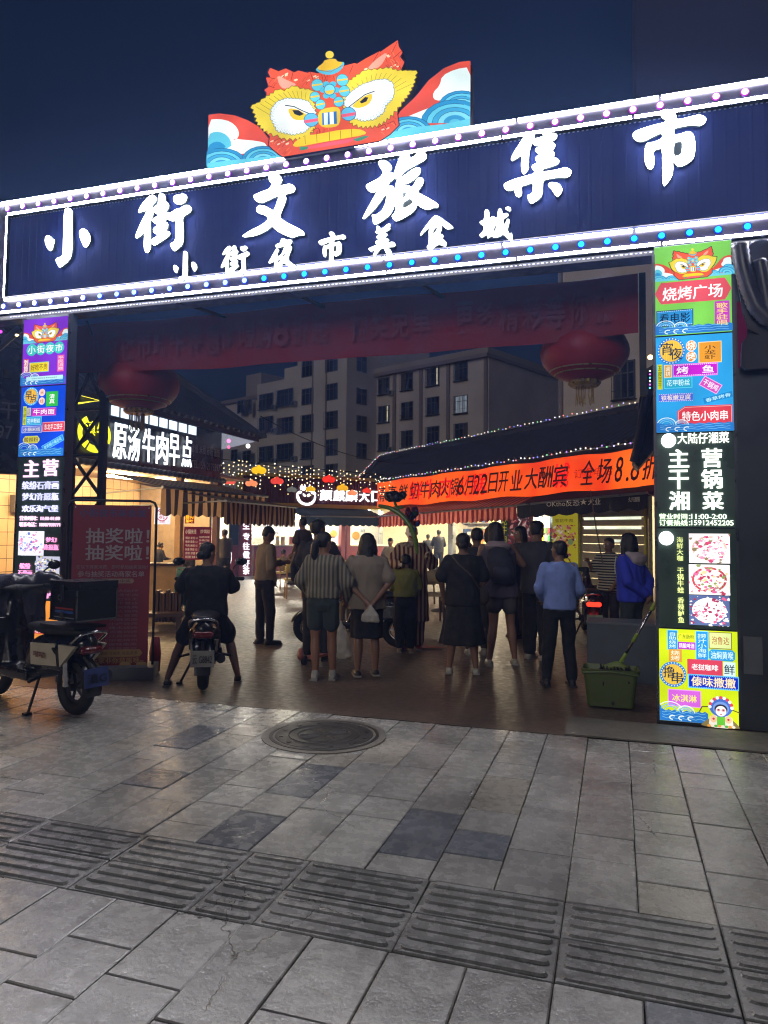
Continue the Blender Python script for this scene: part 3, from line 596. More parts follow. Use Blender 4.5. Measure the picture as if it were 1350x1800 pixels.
    A.poly([(475,525),(530,490),(585,485),(640,474),(690,465),(770,460),(808,475),(800,488),(700,505),(600,522),(520,538),(480,542)], 'f0cc28', 1)
    if detail:
        for x in (530, 583, 640, 690, 740): A.line([(x, 490 - (x - 530) * .13), (x + 2, 528 - (x - 530) * .13)], lw * .5, '8a6a10')
        for (x, y) in ((390,515),(440,522),(900,440),(560,470),(860,455)): A.line([(x, y), (x + 30, y - 14), (x + 40, y + 6)], lw * .5, '8d2418')
    return A
ZL0 = 5.375
def F_main(x, y): s, z = GP.sz(340 + x / 2.596, 60 + y / 2.596); return (s, z)
lb = thing('lion_board', 'painted lion head board with blue waves standing on top of the gate sign', 'signboard', (-2.67, GATE_Y, 5.37))
b = MB(); outline = [(-4.075, ZL0), (-4.07, 5.925), (-3.85, 5.94), (-3.62, 5.88), (-3.44, 5.79)] 
b.poly(GP, [F_main(*p) for p in [(76,640),(80,380),(130,373),(200,382),(260,405),(310,435),(355,490),(430,578),(860,500),(938,390),(950,365),(1020,300),(1080,225),(1150,170),(1220,142),(1270,137),(1272,436)]], -.012, M_BLACKMET, .10)
vs, fs = filled([[F_main(*p) for p in HEAD]], .5); b.add([GP.P(x, y, -.006 + z * .1) for x, y, z in [(v[0], v[1], v[2]) for v in vs]], fs, M_BLACKMET)
b.build('backing_box', None, lb)
A = lion(GP, .048, F_main, .95, lim=(-4.07, 5.34, -1.27, 6.6)); A.build('lion_artwork', lb)
b = MB()
for s in (-3.9, -3.1, -2.2, -1.4): b.tube([(s, GATE_Y + .25, 5.3), (s, GATE_Y + .12, 5.75)], .02, 6)
b.build('support', M_BLACKMET, lb)

# ================================================================ PILLARS WITH LIGHT BOXES
def fitF(s0, z0, s1, z1):
    """maps lion artwork coordinates (75..1272, ~45..636 sloping) upright into a box"""
    def f(x, y):
        s, z = F_main(x, y); u = (s + 4.07) / 2.8; v = (z - 5.34) / 2.8; return (s0 + (s1 - s0) * u, z0 + (z1 - z0) * v / .37)
    return f
M_PBODY = mat('3a4048', .42, .5, .15, 3, .05, 20); M_PFRAME = mat('4a4d55', .35, .8, .1, 10, 0)
def waves_low(A, s0, s1, z, h, c1='2a78c8', c2='7cc0e8', c3='e8f6fc'):
    s0 += .0; A.lim = (s0, 0, s1 - .0, 9); _waves(A, s0, s1, z, h, c1, c2, c3); A.lim = None
def _waves(A, s0, s1, z, h, c1, c2, c3):
    A.poly([(s0, z), (s1, z), (s1, z + h * .6)] + [(s1 - (s1 - s0) * i / 16, z + h * (.62 + .1 * (i % 2))) for i in range(1, 16)] + [(s0, z + h)], c1)
    for k in range(3): A.line([(s0 + (s1 - s0) * i / 20, z + h * (.2 + .18 * k + .05 * math.sin(i * 1.6 + k))) for i in range(21)], h * .035, c2)
    for cx_w, r in ((s0 + .08, h * .75), (s0 + .2, h * .5)):
        for q in range(3): A.line([(cx_w + r * (1 - q * .25) * math.cos(t * .35), z + h * .6 + r * (1 - q * .25) * math.sin(t * .35) * .8) for t in range(9)], h * .06, c3 if q == 0 else c2)
    for i in range(3): A.line([(s0 + .1 + i * .07 + .025 * math.cos(1 + t * .6), z + h * .22 + .016 * math.sin(1 + t * .6)) for t in range(7)], h * .07, c3)
def label(A, box, text, bgc, fg, bold=.02, vert=False, rot=0, border=None, pad=.14, dots=None, w_=None, cut=0, tx=1.0):
    s0, z0, s1, z1 = box; rr = math.radians(rot)
    if border:
        e = .006; A.poly(rect(s0 - e, z0 - e, s1 + e, z1 + e, rr), border, raw=True)
    if cut:
        c = cut; A.poly([(s0 + c, z0), (s1 - c, z0), (s1, z0 + c), (s1, z1 - c), (s1 - c, z1), (s0 + c, z1), (s0, z1 - c), (s0, z0 + c)], bgc)
    else: A.poly(rect(s0, z0, s1, z1, rr), bgc, raw=True)
    if dots:
        n = int((s1 - s0) / .014)
        for i in range(n):
            for z in (z0 + .004, z1 - .004): A.mb.add([A.pl.P(s0 + (s1 - s0) * (i + a) / n, z + c_, A.off + .00012) for a, c_ in ((.25, -.0025), (.75, -.0025), (.75, .0025), (.25, .0025))], [(0, 1, 2, 3)], A.col(dots))
    ph, pv = (pad * .8, pad * .5) if vert else (pad * .5, pad * 1.2)
    du, dv = (s1 - s0) * ph, (z1 - z0) * pv; A.off += .0003
    if text: A.text(text, s0 + du, z0 + dv, s1 - du, z1 - dv, fg, bold, vert, rr)
def pillar(name, lbl, sL, sR):
    t = thing(name, lbl, 'pillar', ((sL + sR) / 2, GATE_Y + .15, 0), 'pillars of the gate')
    b = MB(); b.pbox(GP, sL, 0, sR, ZB - .065, -.13, -.03); b.build('pillar_body', M_PBODY, t)
    b = MB(); b.pbox(GP, sL - .012, .0, sL + .012, ZB - .07, -.03, .004); b.build('trim', M_PFRAME, t)
    b = MB(); b.pbox(GP, sR - .012, .0, sR + .012, ZB - .07, -.03, .004); b.build('trim', M_PFRAME, t)
    return t
def zat(px, py): return GP.sz(px, py)[1]
# ---- right pillar
RL, RR = .318, .938
pr = pillar('gate_pillar', 'right gate pillar with green, blue, dark and yellow lit panels', RL, RR)
def lpanel(par, z0, z1, col, es, sl, sr, nm='light_panel'):
    b = MB(); b.pbox(GP, sl + .006, z0, sr - .006, z1, -.028, .0, M_PFRAME); 
    vs = [GP.P(sl + .008, z0 + .002, .0012), GP.P(sr - .008, z0 + .002, .0012), GP.P(sr - .008, z1 - .002, .0012), GP.P(sl + .008, z1 - .002, .0012)]
    b.add(vs, [(0, 1, 2, 3)], glow(col, es, True) if es else M_DKPANEL); return b.build(nm, None, par)
M_DKPANEL = mat('40584f', .3, 0, .1, 3, 0, coat=.3)
zr = [zat(1218, y) for y in (428, 588, 760, 928, 1106, 1277)]
ES = .85
p1 = lpanel(pr, zr[1] + .004, zr[0] - .0, '7ccb52', ES, RL, RR)
A = lion(GP, .0015, fitF(RL + .01, zat(1218, 489), RR - .01, zat(1218, 434)), ES, False, .006)
def B(x, y, w_, h_): return bx(GP, x, y, w_, h_)
A = A; A.f = None
s0, z0, s1, z1 = B(1218, 513, 134, 38)
A.poly([(s0, (z0+z1)/2), (s0 + .03, z0 + .03), (s0 + .05, z0), (s1 - .05, z0), (s1 - .03, z0 + .03), (s1, (z0+z1)/2), (s1 - .03, z1 - .03), (s1 - .05, z1), (s0 + .05, z1), (s0 + .03, z1 - .03)], 'd9525e')
A.text('烧烤广场', *B(1217, 515, 105, 24), 'ffffff', .03)
label(A, B(1186, 560, 62, 26), '看电影', '2f8fd0', '10203a', .02, border='16306c', dots='d8f0ff'); label(A, B(1269, 553, 26, 46), '歌手驻唱', 'c43cc0', 'ffe860', .03, True)
waves_low(A, RL + .01, RR - .01, zr[1] + .008, .10); A.build('print', p1)
p2 = lpanel(pr, zr[2] + .004, zr[1] - .004, '2f9fe0', ES, RL, RR)
A = Art(GP, .0015, ES)
def badge(A, x, y, w_, tx, ring='2a7fd0', face='e8b838', h_=None):
    s0, z0, s1, z1 = B(x, y, w_, h_ or w_ * .95); cs, cz = (s0 + s1) / 2, (z0 + z1) / 2; a, c = (s1 - s0) / 2, (z1 - z0) / 2
    A.ell(cs, cz, a, c, ring, 32)
    for i in range(26):
        t = 2 * math.pi * i / 26; A.mb.add([A.pl.P(cs + (a * .9) * math.cos(t) + u, cz + c * .9 * math.sin(t) + v, A.off + .00012) for u, v in ((-.006, 0), (0, -.006), (.006, 0), (0, .006))], [(0, 1, 2, 3)], A.col('f2fbff'))
    A.off += .0003; A.ell(cs, cz, a * .8, c * .8, face, 32)
    for i in range(-4, 5):
        q = i / 4.6; hh = c * .78 * math.sqrt(1 - q * q); A.line([(cs + a * .78 * q, cz - hh), (cs + a * .78 * q, cz + hh)], .0022, 'f4d878')
    A.text(tx[0], cs - a * .72, cz - c * .28, cs + a * .12, cz + c * .62, '2a3648', .02); A.text(tx[1], cs - a * .1, cz - c * .66, cs + a * .74, cz + c * .2, '2a3648', .02)
badge(A, 1180, 617, 50, '宵夜')
for (x, y, ch) in ((1215, 608, '烧'), (1215, 627, '烤')):
    s0, z0, s1, z1 = B(x, y, 19, 19); A.ell((s0+s1)/2, (z0+z1)/2, (s1-s0)/2, (z1-z0)/2, 'f2e4d8'); A.ell((s0+s1)/2, (z0+z1)/2, (s1-s0)/2.3, (z1-z0)/2.3, 'd8862a'); A.text(ch, s0 + .012, z0 + .012, s1 - .012, z1 - .012, 'fffaf0', .03)
label(A, B(1248, 619, 38, 35), '小龙虾', 'e0962c', '2a2018', .02, True, border='f4dca0', pad=.3)
label(A, B(1160, 663, 9, 44), '五皮豆干', 'c8cf1c', '405010', .02, True); label(A, B(1174, 653, 11, 20), '卤拼', 'd8a04a', 'fff4e0', .03, True, border='f4dca0')
label(A, B(1222, 650, 76, 20), '烤　鱼', 'c020c8', 'ffffff', .03, border='f080f0', dots='ffffff'); label(A, B(1192, 673, 47, 17), '花甲粉丝', '28a8cc', 'd8fbff', .02, border='60d0e8')
label(A, B(1249, 677, 34, 16), '干锅鸡', 'd050b8', 'fff0ff', .03, rot=-33, border='f8b0f0'); label(A, B(1188, 699, 60, 14), '铁板嫩豆腐', '5468d8', 'f0e0d0', .02, dots='e8f0ff'); label(A, B(1262, 699, 52, 10), '香草烤骨', '1c84c8', 'c0f0ff', .02, rot=13)
s0, z0, s1, z1 = B(1239, 730, 97, 34); A.poly([(s0, z0), (s1, z0), (s1, z1), (s0 + .06, z1), (s0, z1 - .04)], 'd9404e'); A.line([(s0 + .008, z0 + .01), (s1 - .008, z0 + .01), (s1 - .008, z1 - .01), (s0 + .06, z1 - .01), (s0 + .01, z1 - .045)], .003, 'ffd0c8', True)
A.text('特色小肉串', *B(1239, 731, 80, 17), 'ffffff', .03); waves_low(A, RL + .01, RR - .01, zr[2] + .008, .10); A.build('print', p2)
p3 = lpanel(pr, zr[3] + .004, zr[2] - .004, '1c2b27', 0, RL, RR, 'dark_panel')
WH = 1.5
def glowtext(par, items, nm='lettering', off=.004, es=WH, depth=.012, pl=None):
    for (tx, bxx, colr, bold, vert) in items: b = MB(); write(b, pl or GP, tx, *bxx, off, glow(colr, es, False), bold, depth, vert=vert); b.build(nm, None, par)
glowtext(p3, [('大陆仔湘菜', B(1236, 770, 90, 19), 'fdfff0', .03, False), ('主', B(1193, 806, 34, 31), 'fbfff2', .06, False), ('营', B(1251, 805, 34, 33), 'fbfff2', .06, False), ('干', B(1193, 843, 33, 33), 'fbfff2', .06, False), ('锅', B(1251, 842, 35, 33), 'fbfff2', .06, False),
    ('湘', B(1194, 880, 34, 32), 'fbfff2', .06, False), ('菜', B(1253, 880, 35, 31), 'fbfff2', .06, False), ('营业时间：', B(1186, 908, 54, 10), 'e8ffd8', .04, False), ('11:00-2:00', B(1246, 908, 62, 9), 'f4ffe8', .04, False), ('订餐热线：', B(1186, 919, 54, 10), 'e8ffd8', .04, False), ('15912452205', B(1252, 919, 74, 9), 'f4ffe8', .04, False)])
def disc(par, x, y, w_, nm='round_lamp'):
    s0, z0, s1, z1 = B(x, y, w_, w_ * .95); b = MB(); n = 24; cs, cz, a, c = (s0 + s1) / 2, (z0 + z1) / 2, (s1 - s0) / 2, (z1 - z0) / 2
    b.poly(GP, [(cs + a * math.cos(2 * math.pi * i / n), cz + c * math.sin(2 * math.pi * i / n)) for i in range(n)], .03, glow('ffffff', 2.2, True), .028); return b.build(nm, None, par)
disc(p3, 1175, 775, 26)
p4 = lpanel(pr, zr[4] + .004, zr[3] - .004, '2b3236', 0, RL, RR, 'dark_panel')
disc(p4, 1171, 946, 26)
glowtext(p4, [('海鲜大咖', B(1195, 965, 11, 42), 'eaf29a', .03, True), ('干锅牛蛙', B(1196, 1020, 11, 44), 'eaf29a', .03, True), ('香辣鲈鱼', B(1197, 1072, 11, 44), 'eaf29a', .03, True)], es=1.0)
def food_photo(par, x, y, w_, h_, base, spots, seed, nm='food_photo', ring=None, es=.95, k=60):
    k *= 3
    s0, z0, s1, z1 = B(x, y, w_, h_); A = Art(GP, .002, es, .0002); r = random.Random(seed); A.poly([(s0, z0), (s1, z0), (s1, z1), (s0, z1)], base); A.lim = (s0, z0, s1, z1)
    W, H_ = s1 - s0, z1 - z0; cs, cz = (s0 + s1) / 2, (z0 + z1) / 2
    if ring: 
        A.poly(chaikin([(cs + W * .44 * math.cos(t * .52), cz + H_ * .43 * math.sin(t * .52)) for t in range(12)], 1), ring); A.poly(chaikin([(cs + W * .38 * math.cos(t * .52), cz + H_ * .36 * math.sin(t * .52)) for t in range(12)], 1), 'fffcf4')
    for i in range(k):
        t = r.uniform(0, 6.283); q = math.sqrt(r.random()) * (.4 if i % 3 else .7); a, c = cs + W * q * math.cos(t), cz + H_ * q * math.sin(t); e = r.uniform(.003, .02); t0 = r.uniform(0, 3)
        pts = clip([(a + e * r.uniform(.6, 1.5) * math.cos(t0 + j * 1.257), c + e * r.uniform(.5, 1) * math.sin(t0 + j * 1.257)) for j in range(5)], s0, z0, s1, z1)
        if len(pts) > 2: A.poly(pts, r.choice(spots))
    return A.build(nm, par)
food_photo(p4, 1247, 964, 72, 52, 'f6eeee', ['fff8f8', 'e890b0', 'c84870', 'fff0f0', '8a7a58', 'ffffff', 'f0c0c8'], 3, ring='d8b8a8')
food_photo(p4, 1247, 1019, 72, 53, 'fdf8f2', ['ffffff', 'e070a0', 'c04060', 'fff4f0', '90a060', 'ffffff', 'f0d8a0'], 4, ring='c8505a')
food_photo(p4, 1247, 1073, 71, 53, '5a6a98', ['ffffff', 'ffffff', 'e06890', 'fff4f8', 'a03858', 'f8e8f0'], 5, ring='f4f4fa', k=80)
p5 = lpanel(pr, zr[5] + .03, zr[4] - .004, 'd3e81c', ES, RL, RR)
A = Art(GP, .0015, ES)
label(A, B(1182, 1125, 16, 33), '自助烧烤', '2a94dc', 'd8f8ff', .02, True, border='80d8f8'); label(A, B(1206, 1119, 32, 12), '广东肠粉', 'e8ee30', '3a5a20', .01)
label(A, B(1207, 1135, 31, 13), '精酿啤酒', 'b43cc8', 'fff8ff', .03); label(A, B(1234, 1135, 20, 49), '捞汁小海鲜', '2a94dc', 'd8f8ff', .02, True, border='80d8f8')
label(A, B(1266, 1126, 38, 27), '泡鲁达', 'dcea98', 'b0402c', .01, border='7a6a30', pad=.2); label(A, B(1269, 1152, 46, 20), '油焖黄喉', '2a9ce0', 'e0fbff', .02, cut=.02)
label(A, B(1187, 1152, 23, 22), '烧烤', 'e0a040', 'fff4d8', .02, True, pad=.2); label(A, B(1239, 1173, 62, 27), '老挝咖啡', 'd9455e', 'ffffff', .03, pad=.25); label(A, B(1282, 1177, 21, 26), '鲜', 'd8f4f4', '203040', .02)
badge(A, 1183, 1185, 47, '撸串', '2a84d0', 'ecc040')
label(A, B(1254, 1199, 86, 22), '傣味撒撇', '1430c8', 'ffe8b8', .04, border='6ad0f8', dots='8ae0ff', pad=.1); label(A, B(1203, 1227, 55, 27), '冰淇淋', 'd868e0', 'f8f860', .03, border='f0a0f8', pad=.22)
waves_low(A, RL + .012, RL + .38, zr[5] + .035, .13)
# opera singer figure (generic), lower right of the panel
s0, z0, s1, z1 = B(1267, 1250, 66, 58); cs = (s0 + s1) / 2
A.poly([(s0 - .02, z0), (s0 + .02, z0 + .05), (s0 + .09, z0 + .09), (s1 - .08, z0 + .09), (s1 - .01, z0 + .03), (s1 + .0, z0)], '8a7a4a', 1)
A.line([(s0 - .02, z0 + .12), (s0 + .0, z0 + .16), (s0 + .08, z0 + .165)], .008, '5a4a20'); A.line([(s1 - .1, z0 + .165), (s1 - .0, z0 + .13)], .008, '5a4a20')
A.poly([(cs - .095, z0), (cs - .08, z0 + .11), (cs + .08, z0 + .11), (cs + .095, z0)], 'f0ead8', 1); A.poly([(cs - .03, z0 + .02), (cs - .03, z0 + .11), (cs + .03, z0 + .11), (cs + .03, z0 + .02)], '6ac83c')
for q in (-.055, .055): A.ell(cs + q, z0 + .07, .026, .03, 'f4c89a'); A.ell(cs + q, z0 + .07, .009, .009, 'c83040')
for i in range(8): A.ell(cs - .09 + .026 * i, z0 + .014, .014, .01, ['f0a040', 'f4e8d0', '58b848'][i % 3])
A.ell(cs, z0 + .17, .088, .082, '4870c8')
for i in range(11): t = math.pi * i / 10; A.ell(cs + .082 * math.cos(t), z0 + .165 + .078 * math.sin(t), .013, .013, ['f4f4fa', 'e04860'][i % 2])
A.ell(cs, z0 + .155, .06, .056, '7a9ce0'); A.ell(cs, z0 + .15, .048, .04, '26263a'); A.ell(cs, z0 + .135, .04, .042, 'fbf4ee')
for q in (-.018, .018): A.ell(cs + q, z0 + .143, .014, .011, 'f09aa0'); A.ell(cs + q, z0 + .145, .007, .005, '201828')
A.ell(cs, z0 + .11, .007, .004, 'd02030'); A.build('print', p5)
b = MB(); b.pbox(GP, RR + .03, .45, RR + .17, .75, -.02, .0); b.build('switch_box', mat('5c6166', .5, .3), pr)
b = MB(); b.pbox(GP, RR + .013, 0, RR + .26, ZB - .07, -.3, -.025); b.build('side_post', M_PBODY, pr)
b = MB(); b.pbox(GP, RR + .03, 2.95, RR + .1, 3.5, -.02, -.008, glow('6a1440', .3)); b.build('side_print', None, pr)
# ---- left pillar
LL, LR = -6.44, -5.80
plt = pillar('gate_pillar', 'left gate pillar with purple, blue and dark lit panels', LL, LR)
zl = [zat(78, y) for y in (559, 678, 803, 930)]
q1 = lpanel(plt, zl[1] + .004, zl[0], '7f2fd0', ES, LL, LR)
A = lion(GP, .0015, fitF(LL + .01, zat(82, 601), LR - .01, zat(82, 566)), ES, False, .006, (LL + .01, 0, LR - .01, 9)); A.f = None; A.lim = None
for i, ch in enumerate('小街夜市'):
    s0, z0, s1, z1 = B(58 + i * 16, 616 - i * 1.5, 18, 21); A.ell((s0+s1)/2, (z0+z1)/2, (s1-s0)/2, (z1-z0)/2, '38c8c0'); A.text(ch, s0 + .02, z0 + .025, s1 - .02, z1 - .025, 'ffffff', .02)
label(A, B(48, 644, 9, 24), '划算', 'd02c5c', 'ffffff', .04, True, pad=.1); label(A, B(71, 646, 33, 16), '好吃不贵', 'f0dc28', '8a5a20', .02, border='60c8e0'); label(A, B(109, 639, 12, 29), '平民消费', 'e85aa0', 'ffe8f0', .02, True)
waves_low(A, LL + .01, LR - .01, zl[1] + .008, .13); label(A, B(81, 665, 64, 7), '小街生活新味道 精彩尽在夜市', 'bff0f4', '205060', .01, pad=.3); A.build('print', q1)
q2 = lpanel(plt, zl[2] + .004, zl[1] - .004, '1048d8', ES, LL, LR); A = Art(GP, .0015, ES)
badge(A, 55, 697, 27, '早点', '38a8e8', 'e0a830', 32)
for (x, y, ch) in ((74.5, 690, '米'), (74, 705, '线')): s0, z0, s1, z1 = B(x, y, 11, 13); A.ell((s0+s1)/2, (z0+z1)/2, (s1-s0)/2, (z1-z0)/2, 'f4d0c0'); A.text(ch, s0 + .02, z0 + .02, s1 - .02, z1 - .02, 'c06050', .02)
label(A, B(92, 701, 21, 26), '清真', '34b848', 'ffffff', .03, True, pad=.35); label(A, B(44, 731, 6, 33), '热鲜卷', 'dce020', '405010', .02, True); label(A, B(51.5, 724, 7, 14), '过桥', 'c8c8b8', '7a6a50', .02, True)
label(A, B(78, 724, 43, 14), '牛肉面', 'c028b8', 'ffffff', .03, dots='ffc0f0'); label(A, B(60, 740, 26, 13), '花甲粉丝', '30a8dc', 'e8fbff', .02, border='80d8f8'); label(A, B(95, 750, 37, 15), '东北手工饺子', 'd8405a', 'ffffff', .02, border='ffb0b8'); label(A, B(57, 755, 34, 10), '小锅米线', '6a78d8', 'f0e8d8', .02, border='c8d0f8')
label(A, B(56, 773, 29, 13), '酸辣粉', 'e0dc50', '7a4a30', .02, cut=.03); label(A, B(94, 779, 38, 9), '老昆明小锅豆花', '2a8ce0', 'b0f0ff', .01, rot=24, border='70c8f0')
waves_low(A, LL + .01, LR - .01, zl[2] + .008, .13); A.build('print', q2)
q3 = lpanel(plt, zat(60, 1055) + .01, zl[2] - .004, '17141c', 0, LL, LR, 'dark_panel')
PK = 'ffc8ec'
glowtext(q3, [('主', B(56, 824, 25, 29), 'ffd0f4', .06, False), ('营', B(90, 822, 25, 29), 'ffd0f4', .06, False), ('缤纷石膏画', B(72, 853, 63, 14), 'd0d0ff', .03, False), ('梦幻许愿瓶', B(72, 873, 63, 13), 'd0d0ff', .03, False), ('欢乐淘气堡', B(71.5, 894, 63, 12), 'd0d0ff', .03, False),
    ('营业时间：11:00-01:00', B(71, 911, 70, 8), PK, .03, False), ('联系电话：18987939771', B(71, 922, 71, 8), PK, .03, False), ('梦幻', B(91, 949, 18, 9), 'ff9ad0', .03, False), ('许愿瓶', B(91, 962, 25, 10), 'ff9ad0', .03, False), ('缤纷', B(45, 995, 18, 10), 'ff9ad0', .03, False), ('石膏画', B(45, 1007, 24, 10), 'ff9ad0', .03, False), ('欢乐', B(90, 1034, 17, 10), 'ff9ad0', .03, False), ('淘气堡', B(91, 1047, 26, 10), 'ff9ad0', .03, False)], es=1.25)
food_photo(q3, 55, 955, 45, 43, 'e8e8f4', ['f0d0e8', 'a8b8e8', 'c890c8', 'ffffff', '6878b8', 'e878a8', 'f4f4ff'], 8, 'toy_photo', k=70); food_photo(q3, 85, 999, 44, 42, 'c8c8dc', ['f0e0e8', '9aa8c8', '8868a8', 'ffffff', '586888', 'e0d088', '384868'], 9, 'toy_photo', k=80); food_photo(q3, 54, 1039, 43, 35, '9a9ac8', ['ffffff', 'f4f0ff', 'ffffff', 'e8e0f8'], 10, 'toy_photo', k=30)
q4 = lpanel(plt, .1, zat(60, 1055), 'e8923c', ES, LL, LR); A = Art(GP, .0015, ES)
label(A, B(45, 1077, 8, 23), '鸡腿饭', '2a94dc', 'c8f0ff', .02, True); label(A, B(58, 1071, 16, 12), '手工冰粉', 'f0dc28', '405010', .01); label(A, B(58, 1084, 16, 9), '臭豆腐', 'b43cc8', 'ffffff', .03); label(A, B(73, 1084, 9, 33), '鲜榨果汁', '2a94dc', 'c8f0ff', .02, True)
label(A, B(72, 1109, 26, 10), '哈密瓜', 'd84050', 'ffffff', .03); label(A, B(47, 1097, 11, 18), '烤肠', 'f4d040', 'fff8e0', .03, True); badge(A, 45, 1116, 26, '炸鸡'); A.build('print', q4)
# steel truss column behind the left pillar
tr = thing('truss_column', 'dark steel truss column behind the left gate pillar', 'column', (-5.6, GATE_Y + .8, 0))
M_STEEL = mat('14151a', .5, .6, .2, 10, .05)
TP = Plane((0, GATE_Y + .85), (1, 0)); tx0, tx1 = TP.sz(123, 880)[0], TP.sz(178, 880)[0]
for s in (tx0, tx1):
    b = MB(); b.pbox(TP, s - .035, 0, s + .035, 4.1, -.04, .04); b.build('post', M_STEEL, tr)
ztr = [TP.sz(150, y)[1] for y in (720, 800, 875)]; zz = [4.0] + ztr + [ztr[-1] - .62, ztr[-1] - 1.25]
for i in range(len(zz) - 1):
    for sgn in ((tx0, tx1), (tx1, tx0)):
        b = MB(); b.tube([TP.P(sgn[0], zz[i], 0), TP.P(sgn[1], zz[i + 1], 0)], .022, 6); b.build('diagonal_bar', M_STEEL, tr)
    b = MB(); b.tube([TP.P(tx0, zz[i], .0), TP.P(tx1, zz[i], .0)], .018, 6); b.build('cross_bar', M_STEEL, tr)
# column behind the right pillar
tq = thing('steel_post', 'dark steel post behind the right gate pillar holding the banner end', 'post', (.3, GATE_Y + .8, 0))
b = MB(); s = TP.sz(1129, 520)[0]; b.pbox(TP, s - .03, 2.9, s + .03, 4.1, -.05, .05); b.build('post', M_STEEL, tq)
# ================================================================ RED CLOTH BANNER + LANTERNS
BPL = Plane((0, GATE_Y + .72), (1, 0)); M_RED = mat('8c1020', .75, 0, .12, 3, .15, 30); M_GOLDT = mat('80202a', .7, vary=.1, bump=0)
bn = thing('cloth_banner', 'faded dark red cloth banner hanging under the gate sign', 'banner', (-2.7, GATE_Y + .72, 3.5))
(sa, za), (sb, zb_) = BPL.sz(136, 657), BPL.sz(1122, 586); ztop = 4.06; b = MB(); NXB, NZB = 80, 8
def bw(s, f): return .035 * math.sin(s * 1.7) + .015 * math.sin(s * 5.1 + f * 2) + .02 * f * math.sin(s * 3.3)
vs = []
for j in range(NZB + 1):
    for i in range(NXB + 1):
        f = j / NZB; s = sa + (sb - sa) * i / NXB; zlo = za + (zb_ - za) * i / NXB - .05 * math.sin(math.pi * i / NXB); vs.append(BPL.P(s, ztop + (zlo - ztop) * f, bw(s, f)))
b.add(vs, [(j * (NXB + 1) + i, (j + 1) * (NXB + 1) + i, (j + 1) * (NXB + 1) + i + 1, j * (NXB + 1) + i + 1) for j in range(NZB) for i in range(NXB)]); b.build('cloth', M_RED, bn, True)
TXT = '小街夜市端午特惠吃喝购8折起 抽奖免单 更多精彩等你来'; b = MB(); L = (sb - sa) * .94
for i, ch in enumerate(TXT):
    if ch == ' ': continue
    s0 = sa + (sb - sa) * .03 + L * i / len(TXT); s1 = s0 + L / len(TXT) * .86; c = (s0 + s1) / 2; zl_ = za + (zb_ - za) * (c - sa) / (sb - sa); h = ztop - zl_
    vs, fs, bb = glyphs(ch, .02, 0); b.add([BPL.P(s0 + (v[0] - bb[0]) / (bb[2] - bb[0]) * (s1 - s0), zl_ + h * (.2 + .58 * (v[1] - bb[1]) / (bb[3] - bb[1])), bw(c, .5) + .05) for v in vs], fs)
b.build('lettering', M_GOLDT, bn)
M_LAN = mat('9c1c22', .45, 0, .12, 5, .1, 30, spec=.4); M_LANRIB = mat('6e1014', .5, 0, .1, 5, 0); M_FOIL = mat('a8925a', .35, .7, .3, 30, .2); M_FRINGE = mat('8f7440', .6, .3, .3, 20, .2)
def lantern(px, py, wpx, Y, lbl, zc_add=0):
    pl = Plane((0, Y), (1, 0)); s, z = pl.sz(px, py); r = abs(pl.sz(px + wpx / 2, py)[0] - pl.sz(px - wpx / 2, py)[0]) / 2; c = Vector((s, Y, z))
    t = thing('lantern', lbl, 'lantern', (s, Y, z + r * .8), 'big red lanterns under the gate'); b = MB(); n, k = 48, 14
    vs = []
    for i in range(k + 1):
        a = math.pi * (.09 + .82 * i / k)
        for j in range(n):
            ph = 2 * math.pi * j / n; q = 1 - .03 * (1 - abs(math.cos(ph * 12)));  vs.append(c + Vector((r * math.sin(a) * q * math.cos(ph), r * math.sin(a) * q * math.sin(ph), -r * .7 * math.cos(a))))
    b.add(vs, [(i * n + j, i * n + (j + 1) % n, (i + 1) * n + (j + 1) % n, (i + 1) * n + j) for i in range(k) for j in range(n)]); b.build('lantern_shell', M_LAN, t, True)
    for sg, nm in ((-1, 'bottom_cap'), (1, 'top_cap')):
        b = MB(); b.lathe([(r * .34, 0), (r * .36, sg * .03), (r * .3, sg * .06)][::sg], c + Vector((0, 0, sg * r * .66)), 32, ripple=.04, rk=16); b.build(nm, M_FOIL, t)
    for kz in (-.52, -.44):
        b = MB(); rr = r * math.sqrt(1 - (kz / .7) ** 2) * 1.01; b.tube([c + Vector((rr * math.cos(q * math.pi / 16), rr * math.sin(q * math.pi / 16), kz * r)) for q in range(33)], .007, 5); b.build('gold_band', M_FOIL, t)
    b = MB(); rg = random.Random(int(px))
    for i in range(34):
        a = rg.uniform(0, 6.28); q = r * .2 * math.sqrt(rg.random()); L = r * (.45 + .1 * rg.random()); p = c + Vector((q * math.cos(a), q * math.sin(a), -r * .7)); b.tube([p, p + Vector((rg.uniform(-.008, .008), 0, -L * .5)), p + Vector((rg.uniform(-.015, .015), 0, -L))], .004, 4)
    o = b.build('tassel', M_FRINGE, t)
    b = MB(); b.tube([c + Vector((0, 0, r * .7)), (s, Y, 4.08)], .006, 5); b.build('cord', M_STEEL, t)
lantern(245, 674, 118, GATE_Y + 1.15, 'left big red lantern hanging under the gate by the yellow round sign')
lantern(1027, 620, 158, GATE_Y + 1.15, 'right big red lantern hanging under the gate above the tiled roof')
